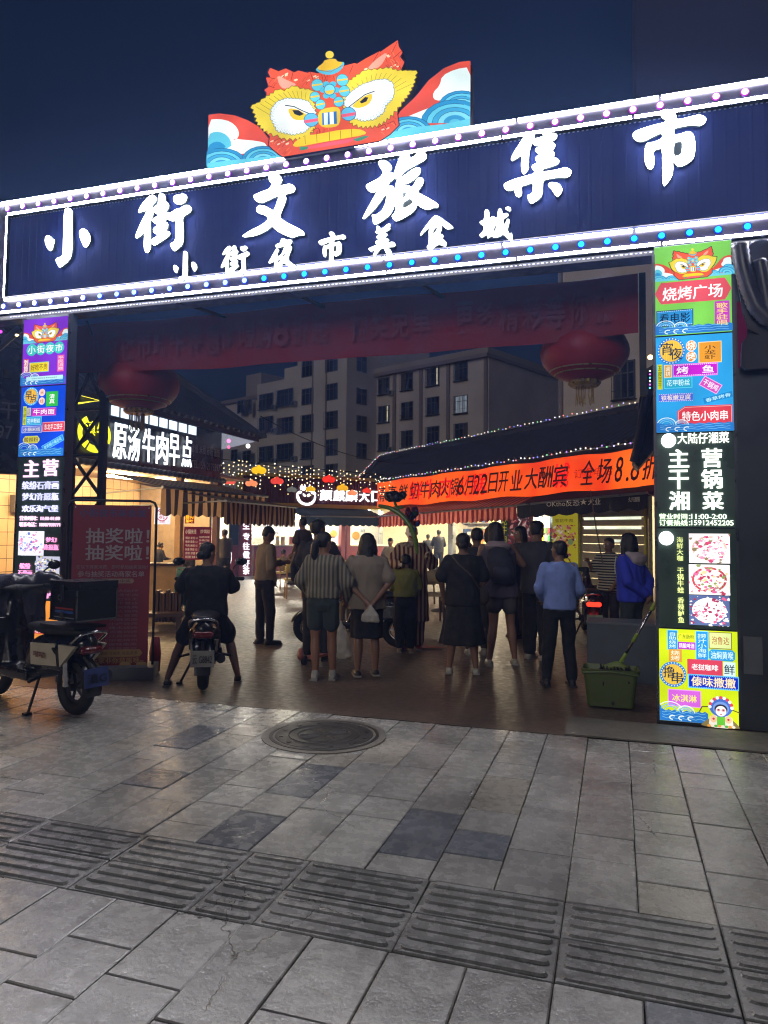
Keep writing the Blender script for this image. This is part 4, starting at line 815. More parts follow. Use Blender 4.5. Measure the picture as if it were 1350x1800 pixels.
# ================================================================ APARTMENT BLOCKS BEHIND
M_WALLA = mat('dccfb8', .85, vary=.12, vs=.25, bump=.2, bs=3); M_WALLB = mat('dccdb8', .85, vary=.14, vs=.3, bump=.2, bs=3); M_WALLC = mat('a89c8a', .85, vary=.1, vs=.3, bump=.2, bs=3)
M_TRIM = mat('8f7f76', .8, vary=.1, vs=1, bump=.1); M_GLASS = mat('10161f', .12, 0, 0, 1, 0); M_BAR = mat('2a2a2c', .6, .4, 0, 1, 0); M_FRAMEW = mat('6d6b68', .6, .2, 0, 1, 0); M_LITWIN = glow('8f98a0', .55)
M_ROOFSLAB = mat('5a5450', .9, vary=.1, bump=.1)
def window(bld, pl, px, py, w_, h_, lit=False, bars=True, cols=3, panel_lit=0):
    s0, z0, s1, z1 = bx(pl, px, py, w_, h_)
    b = MB(); e = .07
    for a in ((s0 - e, z0 - e, s1 + e, z0), (s0 - e, z1, s1 + e, z1 + e), (s0 - e, z0, s0, z1), (s1, z0, s1 + e, z1)): b.pbox(pl, *a, -.0, .08)
    f = b.build('window', M_FRAMEW, bld)
    q = MB(); q.pbox(pl, s0, z0, s1, z1, .004, .012, M_LITWIN if lit else M_GLASS); rw_ = random.Random(int(px * 7 + py))
    if rw_.random() < .6: a_ = s0 + (s1 - s0) * rw_.choice((0, .33, .66)); q.pbox(pl, a_, z0, a_ + (s1 - s0) * .33, z1, .0125, .0135, mat(rw_.choice(('4a4a50', '5c564c', '3c4248')), .9, vary=.2, vs=3, bump=.2))
    if bars and rw_.random() < .45 and (z1 - z0) < 3:
        ac = MB(); xs_ = s1 + .15; ac.pbox(pl, xs_, z0 - .35, xs_ + .75, z0 + .2, .05, .4, mat('8c8c88', .6)); acp = ac.build('air_conditioner', None, bld); ac = MB(); ac.pbox(pl, xs_ + .12, z0 - .27, xs_ + .52, z0 + .12, .402, .41, M_BAR); ac.build('fan_grille', None, acp)
    if panel_lit: q.pbox(pl, s0 + (s1 - s0) * .78, z0, s0 + (s1 - s0) * .9, z1, .014, .02, glow('d8d0b0', .6))
    q.build('pane', None, f)
    b = MB()
    for i in range(1, cols): s = s0 + (s1 - s0) * i / cols; b.pbox(pl, s - .025, z0, s + .025, z1, .014, .06)
    b.pbox(pl, s0, z0 + (z1 - z0) * .68, s1, z0 + (z1 - z0) * .68 + .05, .014, .06); b.build('mullion', M_FRAMEW, f)
    if bars:
        b = MB(); n = max(4, int((s1 - s0) / .22))
        for i in range(n + 1): s = s0 - .1 + (s1 - s0 + .2) * i / n; b.pbox(pl, s - .012, z0 - .12, s + .012, z1 + .05, .2, .224)
        for z in (z0 - .1, z0 + .35, z1): b.pbox(pl, s0 - .12, z, s1 + .12, z + .025, .2, .23)
        b.pbox(pl, s0 - .15, z0 - .16, s1 + .15, z0 - .12, .0, .3); b.build('window_bars', M_BAR, f)
D_A = (.911, -.412); D_AP = (.412, .911)
def slabwall(mb, pl, s0, z0, s1, z1, dep, mt): mb.pbox(pl, s0, z0, s1, z1, -dep, 0, mt)
# left block
PA = Plane(at_depth(532, 663, 82).xy, D_A); aL = thing('apartment_block', 'pale apartment block with stepped roof behind the market, left of two', 'building', (PA.p.x, PA.p.y, 0), 'apartment blocks behind the market')
def S(pl, px, py): return pl.sz(px, py)[0]
def Z(pl, px, py): return pl.sz(px, py)[1]
b = MB(); b.pbox(PA, S(PA, 522, 700), 0, S(PA, 609, 700), Z(PA, 560, 590), -14, 0, M_WALLA); o = b.build('tower_wall', None, aL)
b = MB(); b.pbox(PA, S(PA, 450, 700), 0, S(PA, 521.5, 700), Z(PA, 470, 672), -12, -.15, M_WALLA); b.build('middle_wall', None, aL)
b = MB(); b.pbox(PA, S(PA, 497, 700), Z(PA, 470, 672) + .003, S(PA, 521.4, 700), Z(PA, 510, 645), -9, -.2, M_WALLA); b.build('step_wall', None, aL)
b = MB(); b.pbox(PA, S(PA, 385, 700), 0, S(PA, 449.6, 700), Z(PA, 420, 705), -12, -.8, M_WALLB); b.build('low_wall', None, aL)
b = MB(); b.pbox(PA, S(PA, 385, 700), Z(PA, 420, 704), S(PA, 449.6, 700), Z(PA, 420, 698), -12, -.3, M_TRIM); b.build('cornice', None, aL)
b = MB(); b.pbox(PA, S(PA, 398, 700), Z(PA, 420, 704), S(PA, 424, 700), Z(PA, 405, 652), -11, -3, M_WALLC); b.build('roof_room', None, aL)
for x in (541, 565): 
    b = MB(); b.pbox(PA, S(PA, x + 8, 700), 0, S(PA, x + 9.5, 700), Z(PA, 560, 592), -.0, .12, M_TRIM); b.build('facade_strip', None, aL)
for x, ys, w_, h_ in ((541, (648, 697, 743.5, 791.5, 833), 19, 27), (583, (639, 689, 737.5, 786.5, 830), 20.5, 27)):
    for y in ys: window(aL, PA, x, y, w_, h_, False, y % 2 > 1, 3)
for y in (705.5, 746, 798): window(aL, PA, 468, y, 23, 25, False, True, 4)
for y in (698.5, 748, 794): window(aL, PA, 501, y, 27, 26.5, False, y != 748, 4)
for x, y, w_, h_ in ((424, 715, 12, 22), (440, 715, 4.5, 24), (412, 800, 10, 18), (434, 803, 13, 20)): window(aL, PA, x, y, w_, h_, False, False, 2)
cA = PA.hit(609, 700); PAs = Plane(cA.xy, D_AP); 
for y in (640, 697, 745, 793): window(aL, PAs, 635, y, 16, 26, False, False, 2)
# right block
PB = Plane(at_depth(810, 662, 73).xy, D_A); aR = thing('apartment_block', 'four storey pale apartment block with barred windows above the orange banner', 'building', (PB.p.x, PB.p.y, 0), 'apartment blocks behind the market')
sl_, sr_ = S(PB, 652, 700), S(PB, 859, 700); ztp = Z(PB, 700, 657)
b = MB(); b.pbox(PB, sl_, 0, sr_, ztp, -26, 0, M_WALLB); b.build('wall', None, aR)
b = MB(); b.pbox(PB, sl_ - .5, ztp + .003, sr_ + .15, ztp + .35, -26, .55, M_TRIM); b.pbox(PB, sl_ - .2, ztp + .353, sr_ + .1, ztp + 1.0, -26, .25, M_WALLC); b.build('roof_parapet', None, aR)
for x in (655, 694.5, 741, 789, 855): 
    b = MB(); b.pbox(PB, S(PB, x, 700) - .18, 0, S(PB, x, 700) + .18, ztp - .003, 0, .22, M_TRIM); b.build('facade_strip', None, aR)
wn = {675: ((679, 728, 777), 18, 27), 716: ((671, 721.5, 771.5), 19, 27.5), 761.5: ((662.5, 713.5, 765), 20, 29), 811: ((653, 711, 759.5), 21, 29)}
for x, (ys, w_, h_) in wn.items():
    for j, y in enumerate(ys): window(aR, PB, x, y, w_, h_, (x, j) == (811, 1) , True, 3, panel_lit=1 if (x, j) == (761.5, 0) or (x, j) == (675, 1) else 0)
# pale corner building at right behind the tiled roof, and a far tower in the dark
PC = Plane(at_depth(1050, 700, 40).xy, D_A); aC = thing('corner_building', 'plain pale building with one dark barred window behind the right lantern', 'building', (PC.p.x, PC.p.y, 0))
b = MB(); b.pbox(PC, S(PC, 982, 700), 0, S(PC, 982, 700) + 14, 19, -12, 0, M_WALLB); b.build('wall', None, aC)
b = MB(); b.pbox(PC, S(PC, 982, 700) + .12, .5, S(PC, 982, 700) + .3, 19.1, 0, .2, M_TRIM); b.build('drain_pipe', None, aC)
window(aC, PC, 1098, 668, 34, 62, False, True, 3)
PT = Plane(at_depth(1117, 100, 62).xy, (1, 0)); aT = thing('tower_block', 'dark high tower block fading into the night sky at upper right', 'building', (PT.p.x, PT.p.y, 0))
b = MB(); b.pbox(PT, 0, 0, 24, 52.5, -10, 0, mat('3c3a4c', .9, vary=.1, vs=.05, bump=0)); b.build('wall', None, aT)


# ================================================================ RIGHT SHOP (tiled roof, orange banner)
RS = Plane((.39, 18.92), (.733, -.68)); rs = thing('market_shop', 'right market shop with dark tiled roof edged in string lights', 'building', (RS.p.x, RS.p.y, 0))
M_TILE = mat('44444e', .4, .1, .2, 3, .2, 20); M_TILE2 = mat('26262c', .5, .1, .2, 3, .2)
REv, RRg = RS.off(.55), RS.off(-1.9)
e0, e1 = REv.hit(627, 850), REv.hit(1112, 777); r0, r1 = RRg.hit(668, 810), RRg.hit(1112, 724)
dirn = (e1 - e0).normalized(); e1 = e1 + dirn * 3.2; r1 = r1 + (r1 - r0).normalized() * 3.0
b = MB(); b.add([e0, e1, r1, r0], [(0, 1, 2, 3)], M_TILE2); bk0 = r0 - Vector((RS.n.x, RS.n.y, 0)) * 2.4; bk0.z = e0.z; b.add([e0, r0, bk0], [(0, 1, 2)], M_TILE2)
b.build('roof_deck', None, rs)
b = MB(); Ls = (e1 - e0).length; n = int(Ls / .24)
for i in range(n + 1):
    t = i / n; a = e0.lerp(e1, t); f = (a - e0).dot(dirn) / Ls
    top = r0 + (r1 - r0) * max(0, (t * Ls - (r0 - e0).dot(dirn)) / ((r1 - r0).length)) if t * Ls > (r0 - e0).dot(dirn) else e0.lerp(r0, t * Ls / max(.01, (r0 - e0).dot(dirn)))
    if (top - a).length > .05: b.tube([a + V(0, 0, .03), top + V(0, 0, .03)], .06, 5)
o = b.build('tile_rib', M_TILE, rs); o['kind'] = 'stuff'
b = MB(); b.tube([e0 + V(0, 0, .05), r0 + V(0, 0, .1), r1 + V(0, 0, .1)], .13, 8); b.build('ridge', M_TILE, rs)
b = MB(); b.frame_box(e0 - V(0, 0, .28), e1 - e0, V(0, 0, .25), RS.n * -.08); b.build('eave_board', M_TILE2, rs)
cols_s = ['ffe9c8', 'b88af8', '7a8aff', 'ff8a8a', '8ae09a', 'ffffff', 'ffe9c8', 'd0c8ff', 'ffffff']
def string(par, pts, step, seed, r=.023, es=1.2, nm='light_string', cols=cols_s, sag=0):
    rg = random.Random(seed); b = MB()
    for i in range(len(pts) - 1):
        a, c = pts[i], pts[i + 1]; L = (c - a).length; k = int(L / step)
        for j in range(k):
            p = a.lerp(c, (j + .5) / k); b.ball(p + V(rg.uniform(-.02, .02), 0, rg.uniform(-.03, .03)), r, glow(rg.choice(cols), es), 5, 4)
    o = b.build(nm, None, par); o['kind'] = 'stuff'
string(rs, [e0 + V(0, 0, .12) + RS.n * .1, r0 + V(0, 0, .28), r1 + V(0, 0, .28)], .2, 1); string(rs, [e0 + V(0, 0, -.02) + RS.n * .12, e1 + V(0, 0, -.02) + RS.n * .12], .18, 2)
# front: back panel, interior box open to the front
FZ = REv.sz(800, 900)
M_INW = mat('cfc6ae', .8, vary=.08, bump=.05); M_STEELP = mat('8d9090', .35, .7, .1, 5, .05)
sL = RS.sz(664, 900)[0]; sR = RS.sz(1139, 880)[0] + 3.2; TOPZ = e0.z - .3
b = MB(); b.pbox(RS, sL, 0, sR, TOPZ, -4.6, -4.4, M_INW); b.pbox(RS, sL, TOPZ - .06, sR, TOPZ, -4.4, -.1, M_INW); b.pbox(RS, sL, 0, sL + .12, TOPZ, -4.4, -.1, M_INW); b.pbox(RS, sR - .1, 0, sR, TOPZ, -4.4, -.1, M_INW); b.build('inner_wall', None, rs)
zb1 = RS.sz(664, 893)[1]
b = MB(); b.pbox(RS, sL, zb1 - .05, sR, TOPZ, -.1, .0, mat('5c2a1c', .7)); b.build('fascia', None, rs)
for px, w_ in ((789, .28), (664, .16), (886, .14), (966, .1), (1134, .12)):
    s = RS.sz(px + 4, 900)[0]; b = MB(); b.pbox(RS, s - w_ / 2, 0, s + w_ / 2, zb1 - .053, -.1, .03); b.build('post', M_STEELP, rs)
# ceiling tubes inside
for px in (720, 775, 840, 900):
    s = RS.sz(px, 900)[0]; b = MB(); b.pbox(RS, s - .6, TOPZ - .7, s + .6, TOPZ - .64, -2.2, -2.1); b.build('ceiling_tube', glow('ffeec8', 340, True), rs)
def S_(px): return RS.off(-4.38).sz(px, 930)[0]
# counter, poster, shutters
s0, s1 = RS.sz(800, 1000)[0], RS.sz(884, 1000)[0]; b = MB(); b.pbox(RS, s0, 0, s1, 1.0, -1.6, -1.0); b.build('counter', M_STEELP, rs)
b = MB(); b.pbox(RS, s0, 1.0, s0 + (s1 - s0) * .55, 1.9, -3.6, -3.1, M_STEELP); b.build('fridge', None, rs)
rgb = random.Random(9); b = MB()
for r_ in range(3):
    for i in range(9): s = s0 + (s1 - s0) * (.03 + .055 * i); b.pbox(RS, s, 1.1 + .26 * r_, s + .06, 1.28 + .26 * r_, -3.09, -3.0, mat(rgb.choice(['c8b830', '3a8a4a', 'c86a28', 'e8e0d0', 'a83030']), .4, vary=0, bump=0))
o = b.build('bottles', None, rs); o['kind'] = 'stuff'
# goods and pictures inside the open shop front
SHW = RS.off(-4.38); rgs = random.Random(21)
for k_, (px, py, w_, h_) in enumerate(((690, 930, 16, 22), (712, 925, 14, 26), (735, 950, 20, 30), (770, 922, 14, 12), (806, 926, 16, 12), (830, 940, 18, 26))):
    s0, z0, s1, z1 = bx(SHW, px, py, w_, h_); t = thing('wall_picture', ['red and white price list on the shop wall behind the clown', 'tall white lit menu on the shop wall', 'brown wooden screen inside the shop beside the clown', 'small pink notice on the shop wall between posts', 'blue banner on the shop wall above the bottles', 'pale menu sheet on the shop wall behind the bob haired woman'][k_], 'picture', SHW.P((s0 + s1) / 2, z0)); b = MB(); b.pbox(SHW, s0, z0, s1, z1, 0, .04, mat(['a8362c', 'd8d8d0', '7a4c28', 'c07a70', '2c3c7c', 'b0a88c'][k_], .5)); b.build('panel', None, t)
    b = MB()
    for r_ in range(5): b.pbox(SHW, s0 + (s1 - s0) * .12, z0 + (z1 - z0) * (.12 + .17 * r_), s1 - (s1 - s0) * rgs.uniform(.12, .4), z0 + (z1 - z0) * (.2 + .17 * r_), .0405, .042)
    o = b.build('printed_rows', mat(['e8d8b8', '8a3030', '3c2414', 'f0e0d8', 'c8d0e8', '6a3c2c'][k_], .6), t); o['kind'] = 'stuff'
for k_ in range(3):
    z = 1.0 + .5 * k_; b = MB(); b.pbox(SHW, S_(745), z, S_(880), z + .04, .0, .35, M_STEELP); b.build('shelf', None, rs); b = MB(); s = S_(745) + .1
    while s < S_(880) - .2: w_ = rgs.uniform(.1, .28); h_ = rgs.uniform(.12, .36); b.pbox(SHW, s, z + .042, s + w_, z + .04 + h_, .05, .3, mat(rgs.choice(['b84030', 'd8c890', '6a8a5a', 'e0dcd0', '8a5a34', '38507c', 'c88a38']), .5, vary=.1, bump=0)); s += w_ + rgs.uniform(.02, .12)
    o = b.build('goods', None, rs); o['kind'] = 'stuff'
def board(par, pl, x, y, w_, h_, base, nm='poster', es=.0, th=.03, off=.0):
    s0, z0, s1, z1 = bx(pl, x, y, w_, h_); b = MB(); b.pbox(pl, s0, z0, s1, z1, off, off + th, mat(base, .5) if not es else glow(base, es)); o = b.build(nm, None, par); return (s0, z0, s1, z1), o
def meat(A, s0, z0, s1, z1, seed, k=70, cols=('a83a3a', 'd87a74', 'f0c8c0', '8a2a30', 'e89a94', 'c85a5a', 'f8e4dc')):
    r = random.Random(seed)
    for i in range(k):
        a, c = r.uniform(s0, s1), r.uniform(z0, z1); L = r.uniform(.06, .25) * (s1 - s0); t = r.uniform(-.6, .9); w_ = r.uniform(.015, .05) * (s1 - s0)
        pts = clip([(a + L * math.cos(t), c + L * math.sin(t)), (a + L * .3 * math.cos(t) - w_ * math.sin(t), c + L * .3 * math.sin(t) + w_), (a, c), (a + L * .5 * math.cos(t) + w_, c + L * .5 * math.sin(t) - w_)], s0, z0, s1, z1)
        if len(pts) > 2: A.poly(pts, r.choice(cols))
pt = RS.off(.08)
s0, z0, s1, z1 = bx(pt, 912, 965, 48, 125); t = thing('meat_poster', 'tall poster of sliced beef with green characters beside the shop entrance', 'poster', pt.P((s0 + s1) / 2, z0)); b = MB(); b.pbox(pt, s0, z0, s1, z1, -.03, 0, mat('6a2c26', .5)); b.build('panel', None, t)
A = Art(pt, .003, .32, .001); meat(A, s0 + .02, z0 + .02, s1 - .02, z1 - .02, 4, 150); A.poly([(s0, z0), (s0 + (s1 - s0) * .24, z0), (s0 + (s1 - s0) * .26, z1), (s0, z1)], '2a3a20'); A.poly([(s0 + .3 * (s1 - s0), z0 + .45 * (z1 - z0)), (s1, z0 + .47 * (z1 - z0)), (s1, z0 + .5 * (z1 - z0)), (s0 + .3 * (s1 - s0), z0 + .485 * (z1 - z0))], 'e0d0b8')
A.text('吃牛肉火锅', s0 + .04, z0 + (z1 - z0) * .3, s0 + (s1 - s0) * .22, z1 - .08, 'e8d040', .02, True); A.build('print', t)
s0, z0, s1, z1 = bx(pt, 994, 968, 46, 155); t = thing('beef_poster', 'tall yellow poster of marbled beef cuts left of the slatted shutter', 'poster', pt.P((s0 + s1) / 2, z0)); b = MB(); b.pbox(pt, s0, z0, s1, z1, -.03, 0, mat('b8a820', .5)); b.build('panel', None, t)
A = Art(pt, .003, .30, .001); H_ = z1 - z0; A.poly([(s0 + .01, z0 + .01), (s1 - .01, z0 + .01), (s1 - .01, z1 - .01), (s0 + .01, z1 - .01)], 'd8c828'); meat(A, s0 + .03, z1 - H_ * .09, s1 - .03, z1 - .01, 7, 40, ('d87aa0', 'f0c8d8', 'c85a80'))
A.text('雪花牛肉', s0 + .16, z1 - H_ * .18, s1 - .16, z1 - H_ * .14, '5a3010', .02); meat(A, s0 + .03, z1 - H_ * .47, s1 - .03, z1 - H_ * .21, 5, 90); A.ell(s1 - .16, z1 - H_ * .4, .1, .08, '8aa060'); meat(A, s0 + .03, z1 - H_ * .72, s1 - .1, z1 - H_ * .5, 6, 80); meat(A, s0 + .03, z0 + .1, s1 - .1, z1 - H_ * .78, 8, 50); A.build('print', t)
s0, z0, s1, z1 = bx(pt, 1075, 962, 112, 150); M_SHUT = mat('9a9c8c', .5, .2, .1, 3, .05); t = thing('shutter', 'pale slatted shutter wall with yellow frame right of the beef poster', 'shutter', pt.P((s0 + s1) / 2, 0))
zz = 0.0
while zz < z1 - .1: 
    b = MB(); b.pbox(pt, s0, zz, s1, zz + .21, -.12, -.09 + .03, M_SHUT); b.build('slat', None, t); zz += .225
for a in (s0 - .08, s1): b = MB(); b.pbox(pt, a, 0, a + .07, z1, -.13, -.02, mat('b8b838', .5)); b.build('frame_post', None, t)
for z, ss in ((z1 - .38, (.05, .95)), (z1 - .62, (.05, .95)), (z1 - .95, (.45, .8))): b = MB(); b.pbox(pt, s0 + (s1 - s0) * ss[0], z, s0 + (s1 - s0) * ss[1], z + .07, -.058, -.05, glow('f0f4d8', .9)); b.build('light_slot', None, t)
# orange banner; cloth emission stands in for the lit sign shining through
OBN = RS.off(.62); ob = thing('opening_banner', 'long bright orange opening banner across the right shop front', 'banner', OBN.hit(900, 830))
z_t0, z_b0 = OBN.sz(663, 848)[1], OBN.sz(664, 892)[1]; sa, sb = OBN.sz(663, 870)[0], OBN.sz(1139, 820)[0] + 2.6; z_t1 = OBN.sz(1112, 787)[1]; z_b1 = OBN.sz(1139, 853)[1]
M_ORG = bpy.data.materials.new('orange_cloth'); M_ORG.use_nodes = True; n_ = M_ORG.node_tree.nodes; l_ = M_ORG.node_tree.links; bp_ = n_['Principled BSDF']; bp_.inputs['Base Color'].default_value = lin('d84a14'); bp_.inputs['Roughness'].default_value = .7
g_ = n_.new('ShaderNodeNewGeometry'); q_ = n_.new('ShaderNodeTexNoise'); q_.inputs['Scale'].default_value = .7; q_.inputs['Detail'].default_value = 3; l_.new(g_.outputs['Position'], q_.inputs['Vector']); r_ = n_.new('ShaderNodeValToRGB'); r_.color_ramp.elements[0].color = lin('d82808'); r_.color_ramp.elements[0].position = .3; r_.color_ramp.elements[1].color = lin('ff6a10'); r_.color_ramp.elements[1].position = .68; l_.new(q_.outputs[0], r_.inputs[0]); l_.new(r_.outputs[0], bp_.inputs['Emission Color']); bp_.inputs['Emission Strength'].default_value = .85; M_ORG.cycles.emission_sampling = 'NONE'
b = MB(); NN = 100
def ow(s, f): return .03 * math.sin(s * 2.1) + .02 * math.sin(s * 5 + f * 3)
vs = [OBN.P(sa + (sb - sa) * i / NN, (z_t0 + (z_t1 - z_t0) * i / NN) * (1 - j / 4) + (z_b0 + (z_b1 - z_b0) * i / NN) * (j / 4) - .03 * math.sin(i * .35), ow(sa + (sb - sa) * i / NN, j / 4)) for j in range(5) for i in range(NN + 1)]
b.add(vs, [(j * (NN + 1) + i, (j + 1) * (NN + 1) + i, (j + 1) * (NN + 1) + i + 1, j * (NN + 1) + i + 1) for j in range(4) for i in range(NN)]); b.build('cloth', M_ORG, ob, True)
def banner_text(text, xs, yfun, c, es, nm, off, hh=.62, bold=.03):
    b = MB()
    for ch, (x0, x1) in zip(text, xs):
        s0, s1 = OBN.sz(x0, 840)[0], OBN.sz(x1, 840)[0]; i = (s0 - sa) / (sb - sa); zt = z_t0 + (z_t1 - z_t0) * i; zb = z_b0 + (z_b1 - z_b0) * i; h = zt - zb; write(b, OBN, ch, s0, zb + h * (.5 - hh / 2), s1, zb + h * (.5 + hh / 2) if ch != '.' else zb + h * .28, off, glow(c, es) if es else mat('571008', .8, vary=0, bump=0), bold, slant=.18)
    b.build(nm, None, ob)
xs1 = [(667, 680), (684, 699), (704, 719), (724, 738), (742, 757), (760, 777), (779, 792), (795, 808)]
banner_text('清真鲜切牛肉火锅', [(x0, x1) for x0, x1 in xs1], None, 'x', 0, 'lettering', .06, .58)
banner_text('6月22日开业大酬宾', [(807, 819), (821, 834), (836, 846), (848, 860), (862, 877), (880, 896), (901, 921), (926, 948), (950, 974), (976, 1000)], None, 'x', 0, 'lettering', .06, .62)
banner_text('全场8.8折', [(1025, 1048), (1054, 1078), (1085, 1098), (1103, 1108), (1113, 1128), (1134, 1160)], None, 'x', 0, 'lettering', .06, .66)
banner_text('鲜牛肉火锅城', [(722, 745), (748, 768), (773, 795), (806, 824), (832, 856), (975, 1003)], None, 'ff1a1a', .75, 'backlit_lettering', .055, .7)  # lit letters of the sign behind, put on the cloth front as emission
banner_text('订餐电话', [(1012, 1028), (1031, 1045), (1048, 1062), (1066, 1080)], None, 'd8300a', .7, 'backlit_lettering', .055, .25)
b = MB(); b.tube([OBN.P(sa, z_t0 + .02, .08), OBN.P(sb, z_t1 + .02, .08)], .02, 5); b.build('rope', M_STEEL, ob)
# ---- awnings
def translucent(m):
    n = m.node_tree.nodes
    if 'Translucent BSDF' in n: return
    l = m.node_tree.links; p = n['Principled BSDF']; o = n['Material Output']; t = n.new('ShaderNodeBsdfTranslucent'); x = n.new('ShaderNodeMixShader'); x.inputs[0].default_value = .45
    lk = p.inputs['Base Color'].links; 
    if lk: l.new(lk[0].from_socket, t.inputs[0])
    l.new(p.outputs[0], x.inputs[1]); l.new(t.outputs[0], x.inputs[2]); l.new(x.outputs[0], o.inputs[0])
def awning(name, lbl, pl, x0, x1, y_top, y_val, proj, c1, c2, n, drop=.28, text=None, rise=.45, glow_=0):
    """y_top: wall line px (left,right); y_val: front edge px (left,right)"""
    fp = pl.off(proj); sA, sB = fp.sz(x0, y_val[0])[0], fp.sz(x1, y_val[1])[0]; zA, zB = fp.sz(x0, y_val[0])[1], fp.sz(x1, y_val[1])[1]; t = thing(name, lbl, 'awning', fp.P((sA + sB) / 2, zA)); m1, m2 = mat(c1, .85, vary=.12, vs=6, bump=.2), mat(c2, .85, vary=.12, vs=6, bump=.2)
    for mm in (m1, m2): translucent(mm)
    b = MB(); v = MB()
    for i in range(n):
        f0, f1 = i / n, (i + 1) / n; a, c = sA + (sB - sA) * f0, sA + (sB - sA) * f1; za, zc = zA + (zB - zA) * f0, zA + (zB - zA) * f1; m = m1 if i % 2 else m2
        b.add([fp.P(a, za, 0), fp.P(c, zc, 0), pl.P(c, zc + rise, 0), pl.P(a, za + rise, 0)], [(0, 1, 2, 3)], m)
        K = 4
        for k in range(K):
            g0, g1 = k / K, (k + 1) / K; aa, ab = a + (c - a) * g0, a + (c - a) * g1; wv = lambda s_: .03 * math.sin(s_ * 9); sc = lambda g: .05 * abs(math.sin(math.pi * (g * .5 + .5 * (i % 2))))
            v.add([fp.P(aa, za, .0), fp.P(ab, za, .0), fp.P(ab, za - drop - sc(g1), wv(ab)), fp.P(aa, za - drop - sc(g0), wv(aa))], [(3, 2, 1, 0)], m)
    b.build('canopy', None, t); v.build('valance', None, t)
    b = MB(); b.tube([fp.P(sA, zA, .015), fp.P(sB, zB, .015)], .03, 6); b.build('front_bar', M_STEELP, t)
    if text:
        b = MB(); 
        for tx, (a, c, e, f) in text: s0, z0, s1, z1 = bx(fp, a, c, e, f); write(b, fp, tx, s0, z0, s1, z1, .045, mat('d8d8d0', .7, vary=0, bump=0), .01)
        b.build('lettering', None, t)
    for f in (0.02, .98):
        b = MB(); s = sA + (sB - sA) * f; b.tube([fp.P(s, zA + (zB - zA) * f, 0), pl.P(s, zA - .1, 0)], .018, 5); b.build('arm', M_STEELP, t)
    return t
awning('striped_awning', 'dark red awning with pale stripes below the orange banner', RS, 664, 908, (893, 880), (908, 889), 1.1, '5a1c1e', '9c5a50', 64, .36)
awning('black_awning', 'black awning with white lettering over the slatted shutter', RS, 908, 1139, (880, 866), (888, 866), 1.25, '1a1a1e', '1e1e22', 16, .32, [('OKtho反恐', (992, 885, 58, 11)), ('★', (1028, 882, 12, 11)), ('犬业', (1047, 882, 22, 11)), ('久兴遮阳', (1117, 878, 20, 9))])
# long pole light under black awning
lp = thing('tube_lamp', 'small white lamp box hanging beside the beef poster', 'lamp', RS.off(.3).hit(946, 912)); pl_ = RS.off(.3); s0, z0, s1, z1 = bx(pl_, 947, 912, 6, 15); b = MB(); b.pbox(pl_, s0, z0, s1, z1, -.05, .05, glow('f0fff4', 4, True)); b.build('lamp_tube', None, lp); b = MB(); b.pbox(pl_, s0 - .03, z1, s1 + .03, z1 + .06, -.06, .06, M_STEEL); b.build('cap', None, lp)

# ================================================================ BACK SHOP (maroon fascia)
BS = Plane((-12.45, 23.3), (.681, .733)); bs = thing('noodle_shop', 'maroon fronted restaurant with glowing white name at the back of the market', 'building', (BS.p.x, BS.p.y, 0))
M_MAR = mat('4a141c', .5, .1, .15, 2, .05); M_GOLD = mat('a8a050', .4, .3, .1, 3, 0); M_CREAM = mat('e6e2cc', .7, vary=.05, bump=.02); M_REDW = mat('7a1c1e', .5, vary=.1, bump=.05)
sl2 = S(BS, 421, 900); sr2 = S(BS, 700, 900) + 6; zt, zb = Z(BS, 440, 837), Z(BS, 600, 888)
FT = BS.off(.3); b = MB(); s = sl2
while s < S(BS, 690, 900): b.pbox(FT, s, zb, s + .09, zt, -.3, .0, M_MAR); b.pbox(FT, s + .09, zb, s + .13, zt, -.3, -.03, M_MAR); s += .13
o = b.build('ribbed_fascia', None, bs); o['kind'] = 'stuff'
b = MB(); b.pbox(FT, sl2 - .1, zt, s, zt + .12, -.4, .06); b.build('top_trim', M_GOLD, bs); b = MB(); b.pbox(FT, sl2 - .1, zb - .14, s, zb, -.4, .06); b.build('bottom_trim', M_GOLD, bs); b = MB(); b.pbox(FT, sl2 - .12, zb, sl2, zt, -.4, .05); b.build('corner_trim', M_GOLD, bs)
b = MB(); b.pbox(BS, sl2 - 4, 0, sr2, 2.9, -5.2, -5, M_CREAM); b.pbox(BS, sl2 - 4, 2.62, s, 2.7, -5, -.2, M_CREAM); b.build('inner_wall', None, bs)
zc = Z(BS, 500, 960)
for (xa, xb) in ((446, 595), (610, 690)):
    b = MB(); b.pbox(BS, S(BS, xa, 970), 0, S(BS, xb, 970), zc, -.5, 0, M_REDW); b.build('counter_front', None, bs); b = MB(); b.pbox(BS, S(BS, xa, 970), zc, S(BS, xb, 970), zc + .06, -.55, .05, M_CREAM); b.build('counter_top', None, bs)
for xa in (420, 598.5, 608):
    b = MB(); w_ = .34 if xa < 430 else .16; sx = S(BS, xa, 960); b.pbox(BS, sx, 0, sx + w_, zb - .14, -.2, .06, M_REDW); b.build('column', None, bs)
sx0, sx1 = S(BS, 420.5, 960), S(BS, 442, 960)
b = MB(); b.pbox(BS, sx0, 0, sx1, Z(BS, 430, 912), -.2, .0, M_REDW); b.build('sign_column', None, bs)
b = MB(); ys = [924, 943, 960, 975, 990, 1003]
for ch, y in zip('生专往做好茶', ys): s0, z0, s1, z1 = bx(BS, 431.5, y, 11, 12.5); write(b, BS, ch, s0, z0, s1, z1, .07, glow('f4f4ff', 1.7), .05, .03)
b.build('lettering', None, bs)
